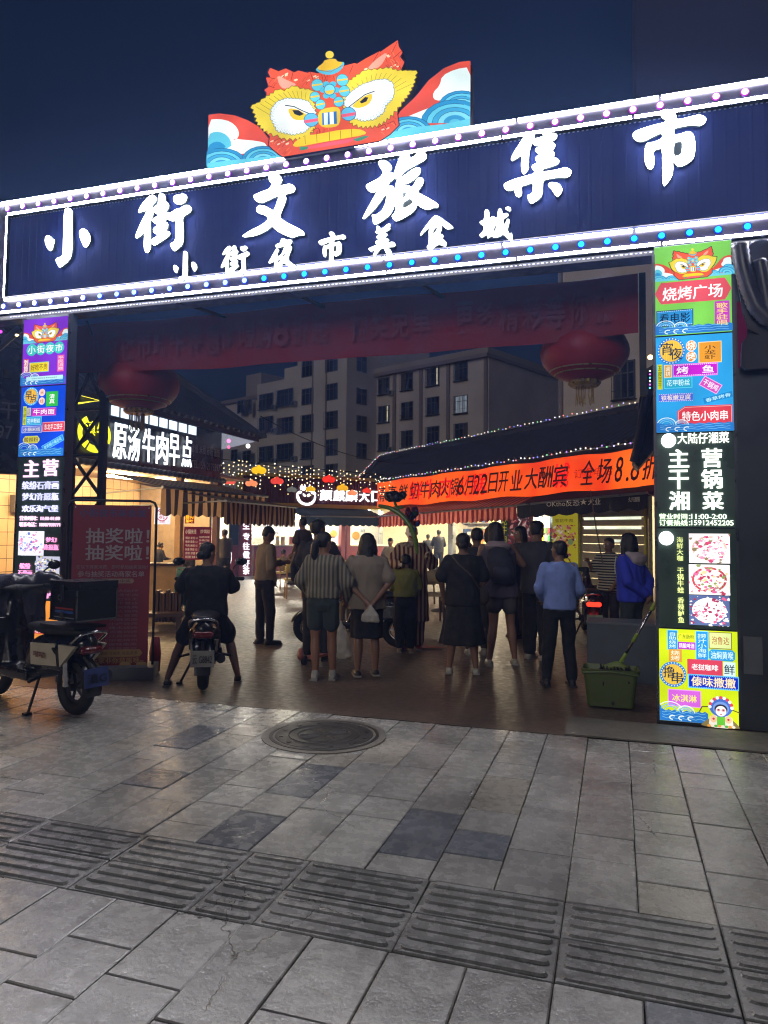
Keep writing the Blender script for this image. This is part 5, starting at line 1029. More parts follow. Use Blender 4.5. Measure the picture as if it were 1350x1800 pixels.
b = MB(); b.pbox(BS, S(BS, 404, 960), 0, sx0 - .02, Z(BS, 410, 958), -.2, -.05, M_REDW); b.pbox(BS, S(BS, 404, 960), Z(BS, 410, 958), sx0 - .02, Z(BS, 410, 915), -.2, -.08, mat('1c3030', .15)); b.build('side_panel', None, bs)
b = MB(); s0, z0, s1, z1 = bx(BS, 400, 979, 7, 27); b.poly(BS, [((s0+s1)/2 + (s1-s0)/2*math.cos(t*.393), (z0+z1)/2 + (z1-z0)/2*math.sin(t*.393)) for t in range(16)], .25, glow('fff4f4', 1.5, True), .08); b.poly(BS, [((s0+s1)/2 + (s1-s0)/3.6*math.cos(t*.393), z0 + (z1-z0)*.36 + (z1-z0)/8*math.sin(t*.393)) for t in range(16)], .256, glow('e03040', 1)); b.build('oval_sign', None, bs)
# shop name
b = MB()
for ch, x0, x1 in (('颜', 561, 582), ('麒', 585, 604), ('麟', 606, 626), ('大', 630, 647), ('口', 652, 672)): s0, z0, s1, z1 = bx(FT, (x0 + x1) / 2, 870.5 + (x0 - 560) * .03, x1 - x0, 19); write(b, FT, ch, s0, z0, s1, z1, .06, glow('ffffff', 2.0, True), .04, .05)
b.build('lettering', None, bs)
A = Art(FT, .06, 1.7, .004); s0, z0, s1, z1 = bx(FT, 537, 869, 36, 40); C = lambda u, v: (s0 + (s1 - s0) * u, z0 + (z1 - z0) * v)
for pts in ([(.0,.45),(.05,.25),(.2,.08),(.45,.0),(.75,.02),(.95,.2),(1,.45),(.9,.45),(.85,.25),(.65,.12),(.4,.12),(.2,.25),(.15,.45)], [(.0,.42),(.05,.6),(.25,.66),(.3,.55),(.15,.5)], [(.95,.42),(1,.6),(.75,.66),(.7,.55),(.85,.5)], [(.15,.72),(.25,.95),(.35,.8),(.42,1.0),(.48,.75),(.4,.62)], [(.55,.62),(.6,.85),(.66,1),(.72,.8),(.8,.9),(.85,.66),(.7,.62)], [(.3,.55),(.45,.5),(.48,.38),(.35,.4)], [(.52,.5),(.68,.55),(.66,.4),(.55,.38)]): A.poly([C(*p) for p in pts], 'ffffff', 1)
A.build('beast_emblem', bs)
for px in (470, 520, 560, 640, 675):
    sx = S(BS, px, 930); b = MB(); b.pbox(BS, sx - .6, 2.54, sx + .6, 2.6, -2.4, -2.3); b.build('ceiling_tube', glow('fff6e0', 400, True), bs)
# kitchen things behind the counter: hood, wall plaques, ticket board
KW = BS.off(-4.95)
for (x, y, r_) in ((586, 938, 6), (625, 941, 6.5)):
    t = thing('wall_plaque', 'round ochre plaque on the white restaurant wall ' + ('left of the red column' if x == 586 else 'right of the red column'), 'plaque', KW.hit(x, y)); s0, z0, s1, z1 = bx(KW, x, y, r_ * 2, r_ * 2.1); b = MB(); b.poly(KW, [((s0+s1)/2 + (s1-s0)/2*math.cos(q*.393), (z0+z1)/2 + (z1-z0)/2*math.sin(q*.393)) for q in range(16)], .05, mat('b88a2c', .6), .05); b.build('disc', None, t)
b = MB(); s0, z0, s1, z1 = bx(KW, 637, 933, 9, 5); write(b, KW, '7BE8', s0, z0, s1, z1, .01, mat('5a7a88', .7, vary=0, bump=0), .01); b.build('wall_lettering', None, bs)
KM = BS.off(-2.6); t = thing('steel_board', 'tall grey steel board standing in the bright kitchen', 'board', KM.hit(533, 940)); s0, z0, s1, z1 = bx(KM, 533, 940, 24, 34); b = MB(); b.pbox(KM, s0, 0, s1, z1, -.05, 0); b.build('board', mat('8f8a84', .4, .3), t); b = MB(); b.pbox(KM, s0 + .05, z1 - .35, s0 + .22, z1 - .15, .001, .006); b.build('sticker', mat('3a4ad0', .5), t)
t = thing('range_hood', 'steel hood with pale boxes along the top of the kitchen', 'hood', KM.hit(490, 925)); b = MB(); s0, z0, s1, z1 = bx(KM, 492, 922, 60, 10); b.pbox(KM, s0, z0, s1, z1, -1, 0, M_STEELP); b.build('hood', None, t)
for i in range(5): b = MB(); b.pbox(KM, s0 + .1 + i * .55, z1 + .0, s0 + .5 + i * .55, z1 + .3, -.5, -.02, mat('c8b48c', .7)); b.build('box', None, t)
# menu cards on counter
for i, (x, c1) in enumerate(((488, 'd8c8a0'), (497, 'c8a878'), (512, 'c06a48'))):
    CP = BS.off(-.1); s0, z0, s1, z1 = bx(CP, x, 953, 7, 9); t = tag(MB().pbox(CP, s0, zc + .061, s1, zc + .35, -.05, 0).build('counter_box', mat(c1, .7)), ['cream box on the kitchen counter, leftmost', 'tan box on the kitchen counter, middle', 'reddish card box on the kitchen counter, rightmost'][i], 'box')
awning('dark_awning', 'dark scalloped awning under the maroon fascia of the restaurant', BS, 528, 676, (897, 900), (907, 909), 1.5, '161c20', '1a2024', 26, .3, rise=.35)
# ================================================================ HANGING LIGHT CURTAIN AND SMALL LANTERNS
LC = BS.off(2.6); ls_ = thing('light_curtain', 'curtain of tiny warm fairy lights hanging before the maroon restaurant', 'string lights', LC.hit(500, 830)); rg = random.Random(3)
b = MB(); cols = []
x = 388
while x < 690:
    y0 = 812 + (x - 388) * .09 + rg.uniform(-5, 3); L = rg.uniform(25, 62); k = int(L / 7.5)
    for j in range(k): b.ball(LC.hit(x + rg.uniform(-1, 1), y0 + j * 7.5 + rg.uniform(-2, 2)), .016 + .008 * rg.random(), glow(rg.choice(['ffe2a8', 'fff0cc', 'ffd890']), 2.4), 5, 4)
    cols.append((x, y0, L)); x += rg.uniform(5, 11)
o = b.build('fairy_lights', None, ls_); o['kind'] = 'stuff'
b = MB()
for (x, y0, L) in cols: b.tube([LC.hit(x, y0), LC.hit(x, y0 + L)], .004, 3)
b.tube([LC.hit(380, 806), LC.hit(480, 818), LC.hit(600, 828), LC.hit(690, 836)], .012, 4); o = b.build('wires', M_STEEL, ls_); o['kind'] = 'stuff'
for k, (x, y, c, w_, nm) in enumerate(((455, 827, 'f0b818', 25, 'big yellow lantern, highest of the small hanging lanterns'), (404, 847, 'e8584a', 18, 'pinkish red lantern, leftmost of the small hanging lanterns'), (442, 850, 'f08a58', 20, 'orange lantern below the big yellow one'), (487, 846, 'f04838', 22, 'red lantern right of the orange one over the maroon fascia'), (578, 843, 'f03020', 23, 'red lantern between the emblem and the restaurant name'), (513, 861, '9a9a90', 17, 'unlit pale lantern beside the white beast emblem'), (546, 860, 'f0b820', 17, 'yellow lantern covering the white beast emblem'), (602, 858, 'f4b020', 21, 'yellow lantern over the restaurant name'), (619, 867, 'f08a58', 18, 'orange lantern before the restaurant name'), (645, 863, 'e83828', 17, 'red lantern, rightmost of the small hanging lanterns'))):
    p = LC.off(.3).hit(x, y); r = w_ / 1280 * 24 / 2; t = thing('small_lantern', nm, 'lantern', p, 'small lanterns strung over the market'); g_ = glow(c, .95 if c != '9a9a90' else .4)  # the unlit lantern's paleness is put in as weak emission
    for dx in (-.45, .45):
        b = MB(); b.ball(p + LC.d * dx * r, r * .6, None, 12, 8, (1, 1, .8)); b.build('lantern_lobe', g_, t, True)
    b = MB(); b.ball(p + V(0, 0, r * .4), r * .35, None, 10, 6); b.build('lantern_top', g_, t, True)
    b = MB(); b.tube([p + V(0, 0, r * .7), p + V(0, 0, r * .7 + .25)], .008, 4); b.build('cord', M_STEEL, t)

# ================================================================ LEFT SHOP (beef noodle sign)
LSX = -9.53; LS = Plane((LSX, 0), (0, 1)); ls = thing('breakfast_shop', 'left market shop with dark hipped roof and lit beef breakfast sign', 'building', (LSX, 12, 0))
M_SIGND = mat('0e1a1c', .3, .1, .1, 2, 0); sN, sF = S(LS, 126, 780), S(LS, 389, 800); zT, zBt = Z(LS, 188, 705), Z(LS, 188, 812)
b = MB(); b.pbox(LS, sN, zBt, sF, zT, -.25, 0); b.build('sign_board', M_SIGND, ls)
b = MB(); xs_ = [(195, 218, 776), (221, 241, 780), (247, 267, 783), (271, 291, 788), (294, 311, 791), (316, 333, 794)]
for ch, (x0, x1, yc) in zip('原汤牛肉早点', xs_):
    s0, z0, s1, z1 = bx(LS, (x0 + x1) / 2, yc, x1 - x0, 62 - (x0 - 195) * .07); write(b, LS, ch, s0, z0, s1, z1, .05, glow('f0f8ff', 1.8, True), .03, .02)
b.build('lettering', None, ls)
b = MB(); M_FT = mat('8c9696', .7, vary=0, bump=0)
s0, z0, s1, z1 = bx(LS, 361, 792, 50, 15); write(b, LS, '套餐 米线 卷粉 盖饭', s0, z0, s1, z1, .012, M_FT, .02); s0, z0, s1, z1 = bx(LS, 361, 819, 50, 13); write(b, LS, 'TEL:15912173397', s0, z0, s1, z1, .012, M_FT, .02); b.build('painted_lettering', None, ls)
# soffit reflection on the sign's top band, put in as glowing tabs
b = MB(); 
for i in range(9):
    x = 195 + i * 17; s0, z0, s1, z1 = bx(LS, x + 6, 716 + i * 4.9, 13, 10); b.pbox(LS, s0, zT - .26, s1, zT - .06, .012, .03, glow('dcecff', 1.2, True))
b.build('soffit_reflection', None, ls)
# yellow round emblem and neon arrow
YC = 'f4f02a'; A = Art(LS, .06, 1.15, .004); s0, z0, s1, z1 = bx(LS, 160, 763, 58, 66); cs, cz, ra, rb = (s0 + s1) / 2, (z0 + z1) / 2, (s1 - s0) / 2, (z1 - z0) / 2
def arc(a0, a1, r0, r1, n=10): return [(cs + ra * r1 * math.cos(math.radians(a0 + (a1 - a0) * i / n)), cz + rb * r1 * math.sin(math.radians(a0 + (a1 - a0) * i / n))) for i in range(n + 1)] + [(cs + ra * r0 * math.cos(math.radians(a1 - (a1 - a0) * i / n)), cz + rb * r0 * math.sin(math.radians(a1 - (a1 - a0) * i / n))) for i in range(n + 1)]
A.poly(arc(120, 215, .72, 1.0), YC); A.poly(arc(222, 236, .55, 1.0), YC); A.poly(arc(242, 300, .6, 1.0), YC); A.poly(arc(310, 325, .65, 1), YC); A.poly(arc(335, 400, .84, 1.0), YC)
A.text('牛', cs + ra * .1, cz - rb * .3, cs + ra * .78, cz + rb * .75, YC, .03); A.text('滇', cs - ra * .6, cz - rb * .1, cs + ra * .0, cz + rb * .65, YC, .03); A.build('round_emblem', ls)
b = MB(); b.tube([LS.off(.1).hit(129, 691), LS.off(.1).hit(178, 704), LS.off(.1).hit(137, 709)], .018, 5); b.build('neon_arrow', glow('ffee40', 1.6), ls)
# roof
LE = Plane((LSX + .95, 0), (0, 1)); LR_ = Plane((LSX - 2.2, 0), (0, 1)); e_f = LE.hit(455, 770); z_e = e_f.z; e_n = Vector((LSX + .95, 6.9, z_e)); rf_ = LR_.hit(300, 664); rn_ = Vector((LSX - 2.2, 6.9, rf_.z)); bkf = Vector((LSX - 5.3, e_f.y, z_e))
b = MB(); b.add([e_n, e_f, rf_, rn_], [(0, 1, 2, 3)], M_TILE2); b.add([e_f, bkf, rf_], [(0, 1, 2)], M_TILE2); b.add([e_n, e_f, e_f - V(0, 0, .1), e_n - V(0, 0, .1)], [(3, 2, 1, 0)], M_TILE2); b.build('roof_deck', None, ls)
b = MB(); y = e_n.y
while y < e_f.y:
    a = Vector((e_n.x, y, z_e + .03)); tp = Vector((rn_.x, y, rn_.z + .03)) if y < rf_.y else e_f.lerp(rf_, (e_f.y - y) / (e_f.y - rf_.y)) + V(0, 0, .03)
    b.tube([a, tp], .06, 5); y += .25
o = b.build('tile_rib', M_TILE, ls); o['kind'] = 'stuff'
b = MB(); b.tube([e_f + V(.12, .1, .12), e_f + V(0, 0, .06), e_f.lerp(rf_, .5) + V(0, 0, .1), rf_ + V(0, 0, .12), rn_ + V(0, 0, .12)], .12, 8); b.build('ridge', M_TILE, ls)
b = MB(); b.add([LS.P(sF + .05, zT + .1, .0), LE.P(e_f.y - .2, z_e - .12, 0), LS.P(sF + .3, zBt + .75, -.3)], [(0, 1, 2)], mat('dcdce8', .3, .2, .1, 2, .1, emit=.35, ecol='c8ccdc')); b.add([LS.P(sN, zT + .25, .0), LE.P(sN, z_e - .1, -.06), LE.P(e_f.y - .2, z_e - .1, -.06), LS.P(e_f.y - .2, zT + .25, 0)], [(0, 1, 2, 3)], mat('8a8f98', .5)); b.build('soffit', None, ls)  # triangle's emission stands for sign light falling on its white metal
b = MB(); b.ball(LE.off(-.3).hit(402, 775), .05, glow('ff7ab0', 2), 8, 6); b.ball(LE.off(-.3).hit(402, 786), .04, glow('ff6a9a', 1.5), 8, 6); b.ball(LE.off(-.4).hit(436, 784), .06, glow('f8f0e8', 2), 8, 6); b.build('soffit_lamp', None, ls)
b = MB(); pth = [LS.P(sN + (sF - sN) * i / 60, zBt - .07, .12) for i in range(61)]; b.tube(pth, [.07 if i % 2 else .055 for i in range(61)], 8); b.build('tile_cap_row', M_TILE, ls)
# inside: warm tiled walls
M_WARM = bpy.data.materials.new('warm_tiles'); M_WARM.use_nodes = True; n_ = M_WARM.node_tree.nodes; l_ = M_WARM.node_tree.links; bp_ = n_['Principled BSDF']; bp_.inputs['Roughness'].default_value = .35
g_ = n_.new('ShaderNodeNewGeometry'); sp_ = n_.new('ShaderNodeSeparateXYZ'); l_.new(g_.outputs['Position'], sp_.inputs[0]); cb_ = n_.new('ShaderNodeCombineXYZ'); l_.new(sp_.outputs[1], cb_.inputs[0]); l_.new(sp_.outputs[2], cb_.inputs[1])
br_ = n_.new('ShaderNodeTexBrick'); br_.offset = 0; br_.inputs['Scale'].default_value = 1; br_.inputs['Brick Width'].default_value = .3; br_.inputs['Row Height'].default_value = .3; br_.inputs['Mortar Size'].default_value = .008; br_.inputs['Color1'].default_value = lin('d8bc92'); br_.inputs['Color2'].default_value = lin('ceb086'); br_.inputs['Mortar'].default_value = lin('5c4a34'); l_.new(cb_.outputs[0], br_.inputs['Vector']); l_.new(br_.outputs[0], bp_.inputs['Base Color'])
IW = Plane((-13.2, 0), (0, 1)); 
for i in range(3):
    b = MB(); y0 = 5.2 + i * 4.3; b.pbox(IW, y0, 0, y0 + 4.28, 3.0, -.15, 0, M_WARM); b.build('tiled_wall', None, ls)
b = MB(); b.box(-11.4, 11.5, 2.98, 3.6, 12.8, .06, 0, mat('b8a080', .7)); b.build('ceiling', None, ls)
b = MB(); b.box(-12.0, 18.0, 1.5, 2.3, .12, 2.9, 0, mat('9a8c78', .7)); b.build('end_wall', None, ls)
for y in (7.5, 10.0, 12.6, 15.0, 17.0):
    b = MB(); b.box(-11.5, y, 2.86, .12, 1.2, .05, 0, glow('ffd9a0', 150, True)); b.build('ceiling_tube', None, ls)
for px, c in ((311, 'b89464'), (376, '4a1a1c')):
    y = S(LS, px, 950); b = MB(); b.box(LSX + .05, y, 1.45, .14, .14, 2.9, 0, mat(c, .5)); b.build('post', None, ls)
b = MB(); b.tube([(-13.0, 8.9, 2.6), (-13.0, 9.2, 2.2), (-13.0, 9.1, 1.6)], .02, 5); b.box(-13.12, 13.4, 2.15, .14, .35, .4, 0); b.build('fuse_box', mat('6a6258', .5), ls)
awning('striped_awning', 'brown and cream striped awning on the left shop, nearest part', LS, 284, 470, (850, 862), (856, 873), 1.35, '2a2426', 'ac967c', 30, .5, rise=.3)
awning('striped_awning', 'cream striped awning at the far end of the left shop', LS, 395, 520, (864, 876), (880, 892), 2.3, '3a302e', 'b8a484', 34, .42, rise=.4)
# signs inside the left shop
def sign(nm, lbl, cat, pl, x, y, w_, h_, base, es, texts, tc, tes, group=None):
    s0, z0, s1, z1 = bx(pl, x, y, w_, h_); t = thing(nm, lbl, cat, pl.P((s0 + s1) / 2, z0), group); b = MB(); b.pbox(pl, s0, z0, s1, z1, -.08, 0, glow(base, es) if es else mat(base, .5)); b.build('panel', None, t)
    b = MB()
    for tx, (u0, v0, u1, v1) in texts:
        if nm == 'menu_board': pass
        write(b, pl, tx, s0 + (s1 - s0) * u0, z0 + (z1 - z0) * v0, s0 + (s1 - s0) * u1, z0 + (z1 - z0) * v1, .006, glow(tc, tes) if tes else mat(tc, .6, vary=0, bump=0), .02)
    b.build('lettering', None, t); return t, (s0, z0, s1, z1)
P1 = Plane((-10.1, 12.6), (.9, .43)); 
t, q = sign('round_logo_sign', 'white lit sign with a pink round logo under the left roof', 'sign', P1, 285, 907, 27, 29, 'f4f0f4', .95, [('玩', (.3, .3, .66, .8)), ('小吃', (.3, .06, .7, .2))], 'd83a6a', .8)
b = MB(); cs, cz = (q[0] + q[2]) / 2, q[1] + (q[3] - q[1]) * .56; b.tube([P1.P(cs + (q[2]-q[0])*.36*math.cos(i*.3), cz + (q[3]-q[1])*.36*math.sin(i*.3), .01) for i in range(21)], .012, 4); b.build('logo_ring', glow('d83a6a', .8), t)
P2 = Plane((-10.2, 13.4), (.9, .43)); sign('led_sign', 'small red and yellow glowing character sign under the left roof', 'sign', P2, 333, 912.5, 16, 15, '8a1408', .6, [('腊肉', (.08, .55, .92, .94)), ('茶叶', (.08, .08, .92, .47))], 'ffb020', 2)
P3 = Plane((-9.3, 13.9), (.9, .43)); sign('menu_board', 'red menu board with rows of pale characters behind the rider', 'menu board', P3, 347, 955, 48, 58, '8c1c26', .35, [('小锅米线', (.05, .78, .45, .92)), ('炒饵丝', (.6, .8, .95, .92))] + [(a, (.06, .62 - .115 * i, .5, .7 - .115 * i)) for i, a in enumerate(('饵块 米线 10', '卷粉 面条 12', '牛肉 米线 15', '杂酱 饵丝 12', '凉粉 凉面 8', '稀豆粉 油条 6'))] + [(a, (.56, .66 - .1 * i, .94, .72 - .1 * i)) for i, a in enumerate(('加肉加蛋', '外带打包', '另收一元'))], 'e8c8a8', .5)
# ================================================================ PIECES AT THE FRAME EDGES
# tiled eave at the right, behind the right pillar
EP = Plane((0, GATE_Y - .14), (1, 0)); te = thing('tiled_eave', 'curled dark tile roof corner beside the right gate pillar', 'roof', EP.hit(1325, 560))
def tilerow(pxs, r, nm='ridge_roll'):
    pts = [EP.hit(*p) for p in pxs]; P_, R_ = [], []
    for i in range(len(pts) - 1):
        for j in range(8): P_.append(pts[i].lerp(pts[i + 1], j / 8)); R_.append(r * (1.0 if j % 2 else .9))
    b = MB(); b.tube(P_, R_, 12); b.build(nm, M_TILE, te, True)
tilerow([(1300, 430), (1306, 470), (1316, 505), (1330, 540), (1350, 560), (1372, 566)], .07); tilerow([(1334, 458), (1342, 500), (1350, 545), (1375, 590)], .06)
b = MB(); b.poly(EP, [EP.sz(*p) for p in ((1292, 440), (1300, 500), (1308, 545), (1318, 575), (1345, 588), (1400, 592), (1400, 430), (1340, 415))], -.06, M_TILE2, .03); b.build('roof_slab', None, te)
b = MB(); b.poly(EP, [EP.sz(*p) for p in ((1306, 600), (1304, 640), (1312, 648), (1400, 640), (1400, 592), (1318, 585))], -.03, M_TILE2, .06); b.build('bracket', None, te)
wb = Plane((0, GATE_Y + 2.2), (1, 0)); rw = thing('beige_wall', 'beige tiled wall with a warm lamp at the right edge', 'wall', wb.hit(1340, 1000)); s0, s1 = wb.sz(1318, 860)[0], wb.sz(1318, 860)[0] + 1.6
for za_, zb_ in ((745, 858), (862, 972)): b = MB(); b.pbox(wb, s0, wb.sz(1335, zb_)[1], s1, wb.sz(1335, za_)[1], -.1, 0, mat('b89a6c', .6)); b.build('wall_panel', None, rw)
b = MB(); b.pbox(wb, s0, 0, s1, wb.sz(1335, 974)[1], -.1, .02, mat('3a3434', .6)); b.build('wall_base', None, rw); b = MB(); b.pbox(wb, s0 + .1, wb.sz(1340, 830)[1], s0 + .5, wb.sz(1340, 822)[1], .05, .12); b.build('wall_lamp', glow('ffb860', 3, True), rw)
b = MB(); b.pbox(wb, s0 - .35, 0, s1, 4.2, -.3, -.13, mat('1e2026', .7)); b.build('back_panel', None, rw)
# roof corner left of the right pillar
E2 = Plane((0, GATE_Y + 4.2), (1, 0)); rc = thing('roof_corner', 'dark curled roof corner hung with tiny lamps left of the right pillar', 'roof', E2.hit(1130, 760))
b = MB(); b.poly(E2, [E2.sz(*p) for p in ((1112, 808), (1122, 760), (1124, 700), (1133, 650), (1150, 640), (1200, 640), (1200, 800), (1150, 790), (1122, 822))], 0, M_TILE2, .8); b.build('roof_slab', None, rc)
b = MB(); b.tube([E2.off(.1).hit(*p) for p in ((1114, 812), (1120, 790), (1126, 755), (1136, 700), (1146, 655))], .06, 8); b.build('ridge_roll', M_TILE, rc, True); b = MB(); b.ball(E2.off(.3).hit(1143, 628), .035, glow('ffd890', 4), 8, 6)
for i in range(6): b.ball(E2.off(.3).hit(1142.5, 652 + i * 6), .012, glow(['ffffff', 'e060ff', '60e0ff'][i % 3], 2), 6, 4)
b.build('corner_lamp', None, rc)
# left edge: dark glass box with painted number, sloping pole with lamps
GL = Plane((-7.6, 8.2), (.6, .8)); gb = thing('glass_kiosk', 'dark glazed sign front with grey characters at the left edge', 'kiosk', GL.hit(15, 800)); s0, z0, s1, z1 = bx(GL, 0, 720, 70, 225); b = MB(); b.pbox(GL, s0, z0, s1, z1, -.12, 0); b.build('dark_panel', mat('1c2030', .25), gb)
b = MB(); a = bx(GL, 15, 722, 28, 28); write(b, GL, '干', *a, .012, mat('5c5c66', .7, vary=0, bump=0), .03); b.build('lettering', None, gb); b = MB(); a = bx(GL, 8, 760, 26, 24); write(b, GL, '97', *a, .012, mat('5c5c66', .7, vary=0, bump=0), .03); b.build('lettering', None, gb)
b = MB(); a = bx(GL, 12, 660, 12, 14); b.pbox(GL, *a, .0, .1); b.build('camera_box', mat('0c0c10', .5), gb)
t = thing('lamp_rail', 'slanted metal rail with small pink and warm lamps at the left edge', 'rail', (-6.8, 6.9, 3.3)); LP_ = Plane((0, 6.9), (1, 0)); b = MB(); b.tube([LP_.hit(-20, 625), LP_.hit(38, 575)], .05, 8); b.build('rail', M_PFRAME, t); b = MB(); b.ball(LP_.hit(12, 601), .022, glow('ff60c0', 2.5)); b.ball(LP_.hit(29, 587), .03, glow('ffe0a0', 3)); b.ball(LP_.hit(1, 583), .02, glow('d040e0', 2)); b.build('rail_lamp', None, t)

# drooping cables between the gate and the shops
for k_, (p0, p1, sag, lb) in enumerate(((V(.9, GATE_Y + .3, 4.0), V(2.6, 12, 5.0), .5, 'black cable drooping from the right gate pillar towards the right shop roof'), (V(-5.9, GATE_Y + .4, 4.0), V(-9.2, 13, 4.6), .6, 'black cable drooping from the left gate pillar to the left shop roof'), (V(-8.6, 16.5, 4.5), V(-6.5, 26.5, 4.3), .5, 'thin cable sagging over the yard before the apartment blocks'))):
    pts = [p0.lerp(p1, i / 16) - V(0, 0, sag * 4 * (i / 16) * (1 - i / 16)) for i in range(17)]; tag(MB().tube(pts, .012, 5).build('cable', M_STEEL, None, True), lb, 'cable')
# ================================================================ PEOPLE
def skin(c='a8785a'): return mat(c, .5, vary=.06, vs=12, bump=.05, bs=120)
def cloth(c, b_=.25, bs=90): return mat(c, .85, vary=.1, vs=14, bump=b_, bs=bs)
def person(label, pos, H, face, sk='9c6f54', top=None, bottom=None, hair=('short', '0c0b0d'), shoes='1a1a1c', arms=None, legs=None, lean=(0, 0), head=(0, 0), build=1.0, near=True, group=None, seat=0, extra=None, z0=0):
    """arms: (elbowL, wristL, elbowR, wristR); legs: (kneeL, ankleL, kneeR, ankleR) in metres for a 1.7 m figure; face: heading angle, 0 = +Y"""
    k = H / 1.7; t = thing('person', label, 'person', (pos[0], pos[1], z0), group); vox = (.0115 if near else .02) * max(.8, k)
    dz = seat; lx, ly = lean
    def U(x, y, z): # torso lean
        f = max(0, z - .92) ; return Vector((x + lx * f, y + ly * f, z + dz))
    aL = arms or (((-.25, -.02, 1.13)), (-.25, .08, .9), (.25, -.02, 1.13), (.25, .08, .9)); lg = legs or ((-.1, .03, .49), (-.1, 0, .08), (.1, .03, .49), (.1, 0, .08))
    sh = [U(-.17 * build, 0, 1.40), U(.17 * build, 0, 1.40)]; el = [U(*aL[0]), U(*aL[2])]; wr = [U(*aL[1]), U(*aL[3])]
    hp = [Vector((-.09, 0, .9 + dz)), Vector((.09, 0, .9 + dz))]; kn = [Vector(lg[0]), Vector(lg[2])]; an = [Vector(lg[1]), Vector(lg[3])]
    hc = U(0, .015, 1.585) + Vector((0, 0, 0)); yaw, pit = head; hq = Matrix.Rotation(yaw, 3, 'Z') @ Matrix.Rotation(pit, 3, 'X'); Bd = build
    def hd(x, y, z): return hc + hq @ Vector((x, y, z))
    # --- body, one continuous surface
    b = MB()
    b.rings([(U(0, 0, .80), .12 * Bd, .09), (U(0, -.01, .88), .165 * Bd, .115), (U(0, 0, .98), .15 * Bd, .105), (U(0, 0, 1.08), .135 * Bd, .1), (U(0, 0, 1.22), .15 * Bd, .108), (U(0, 0, 1.34), .165 * Bd, .1), (U(0, 0, 1.42), .13 * Bd, .08), (U(0, 0, 1.46), .07, .06)], 18)
    b.capsule([U(0, -.005, 1.40), U(0, .005, 1.50), hd(0, -.01, -.05)], [.062, .052, .052], 12)
    prof = [(-.105, .02, .03, .028), (-.095, .03, .045, .04), (-.07, .022, .058, .062), (-.03, .01, .07, .082), (.01, 0, .076, .092), (.05, -.006, .077, .095), (.085, -.008, .064, .08), (.108, -.008, .035, .045), (.115, -.008, .01, .012)]
    vs = []; n_ = 16
    for z, yo, rx, ry in prof:
        for j in range(n_): a = 2 * math.pi * j / n_; vs.append(hd(rx * math.cos(a), yo + ry * math.sin(a), z))
    b.add(vs, [(i * n_ + j, i * n_ + (j + 1) % n_, (i + 1) * n_ + (j + 1) % n_, (i + 1) * n_ + j) for i in range(len(prof) - 1) for j in range(n_)] + [tuple(range(n_ - 1, -1, -1)), tuple((len(prof) - 1) * n_ + j for j in range(n_))])
    b.capsule([hd(0, .088, .015), hd(0, .108, -.022), hd(0, .098, -.03)], [.010, .016, .012], 8)
    b.capsule([hd(-.022, .086, -.06), hd(0, .094, -.058), hd(.022, .086, -.06)], [.009, .011, .009], 8)
    for s in (-1, 1): b.capsule([hd(s * .077, -.012, .018), hd(s * .083, -.016, -.002), hd(s * .077, -.008, -.022)], [.012, .014, .01], 8)
    for i in (0, 1):
        sg = -1 if i == 0 else 1
        b.capsule([sh[i], el[i]], [.052, .04], 12); b.capsule([el[i], wr[i]], [.041, .027], 12)
        d = (wr[i] - el[i]).normalized(); sd = d.cross(Vector((0, 1, 0))); sd = sd.normalized() if sd.length > .1 else Vector((1, 0, 0)); nn = sd.cross(d).normalized()
        pm = wr[i] + d * .055; b.capsule([wr[i] + d * .01, pm + sd * .0, wr[i] + d * .085], [.026, .03, .028], 10)
        for f, (off, L) in enumerate(((-.027, .06), (-.009, .072), (.009, .068), (.026, .052))):
            p0 = wr[i] + d * .09 + sd * off; p1 = p0 + d * L * .5 + nn * .008; p2 = p0 + d * L * .85 + nn * .03; b.capsule([p0, p1, p2], [.0095, .009, .0075], 6)
        q0 = wr[i] + d * .035 + nn * .012 - sd * .024; b.capsule([q0, q0 + d * .03 + nn * .02 - sd * .018, q0 + d * .055 + nn * .03 - sd * .016], [.012, .0105, .008], 6)
        b.capsule([hp[i], kn[i]], [.085 * Bd, .056], 14); b.capsule([kn[i], kn[i].lerp(an[i], .35) + Vector((0, -.012, 0)), an[i]], [.055, .056, .034], 14)
        b.capsule([an[i] + Vector((0, -.03, -.045)), an[i] + Vector((0, .05, -.05)), an[i] + Vector((sg * .01, .13, -.06))], [.032, .034, .022], 10)
    # put feet flat
    def scale(mb_): mb_.v = [(v[0] * k + pos[0], v[1] * k + pos[1], v[2] * k + z0) for v in mb_.v]; return mb_
    def make(mb_, nm, m, v_=vox / k, sm=3, disp=0, ds=6, par=t): q = remesh(mb_, v_, smooth=sm, disp=disp, dscale=ds, seed=abs(hash(label)) % 97 if False else len(label)); scale(q); o = q.build(nm, m, par, True); return o
    body = make(b, 'body', skin(sk), vox / k, 2)
    # --- eyes
    e = MB()
    for s in (-1, 1): e.ball(hd(s * .031, .081, .012), .0125, mat('e8e4de', .2, vary=0, bump=0), 8, 6); e.ball(hd(s * .031, .0885, .012), .0075, mat('120c0a', .1, vary=0, bump=0), 8, 6)
    scale(e); e.build('eyes', None, t, True)
    # --- hair
    hs, hcol = hair; HM = mat(hcol, .42, vary=.2, vs=30, bump=.5, bs=160)
    h = MB(); P = lambda x, y, z: hd(x, y, z)
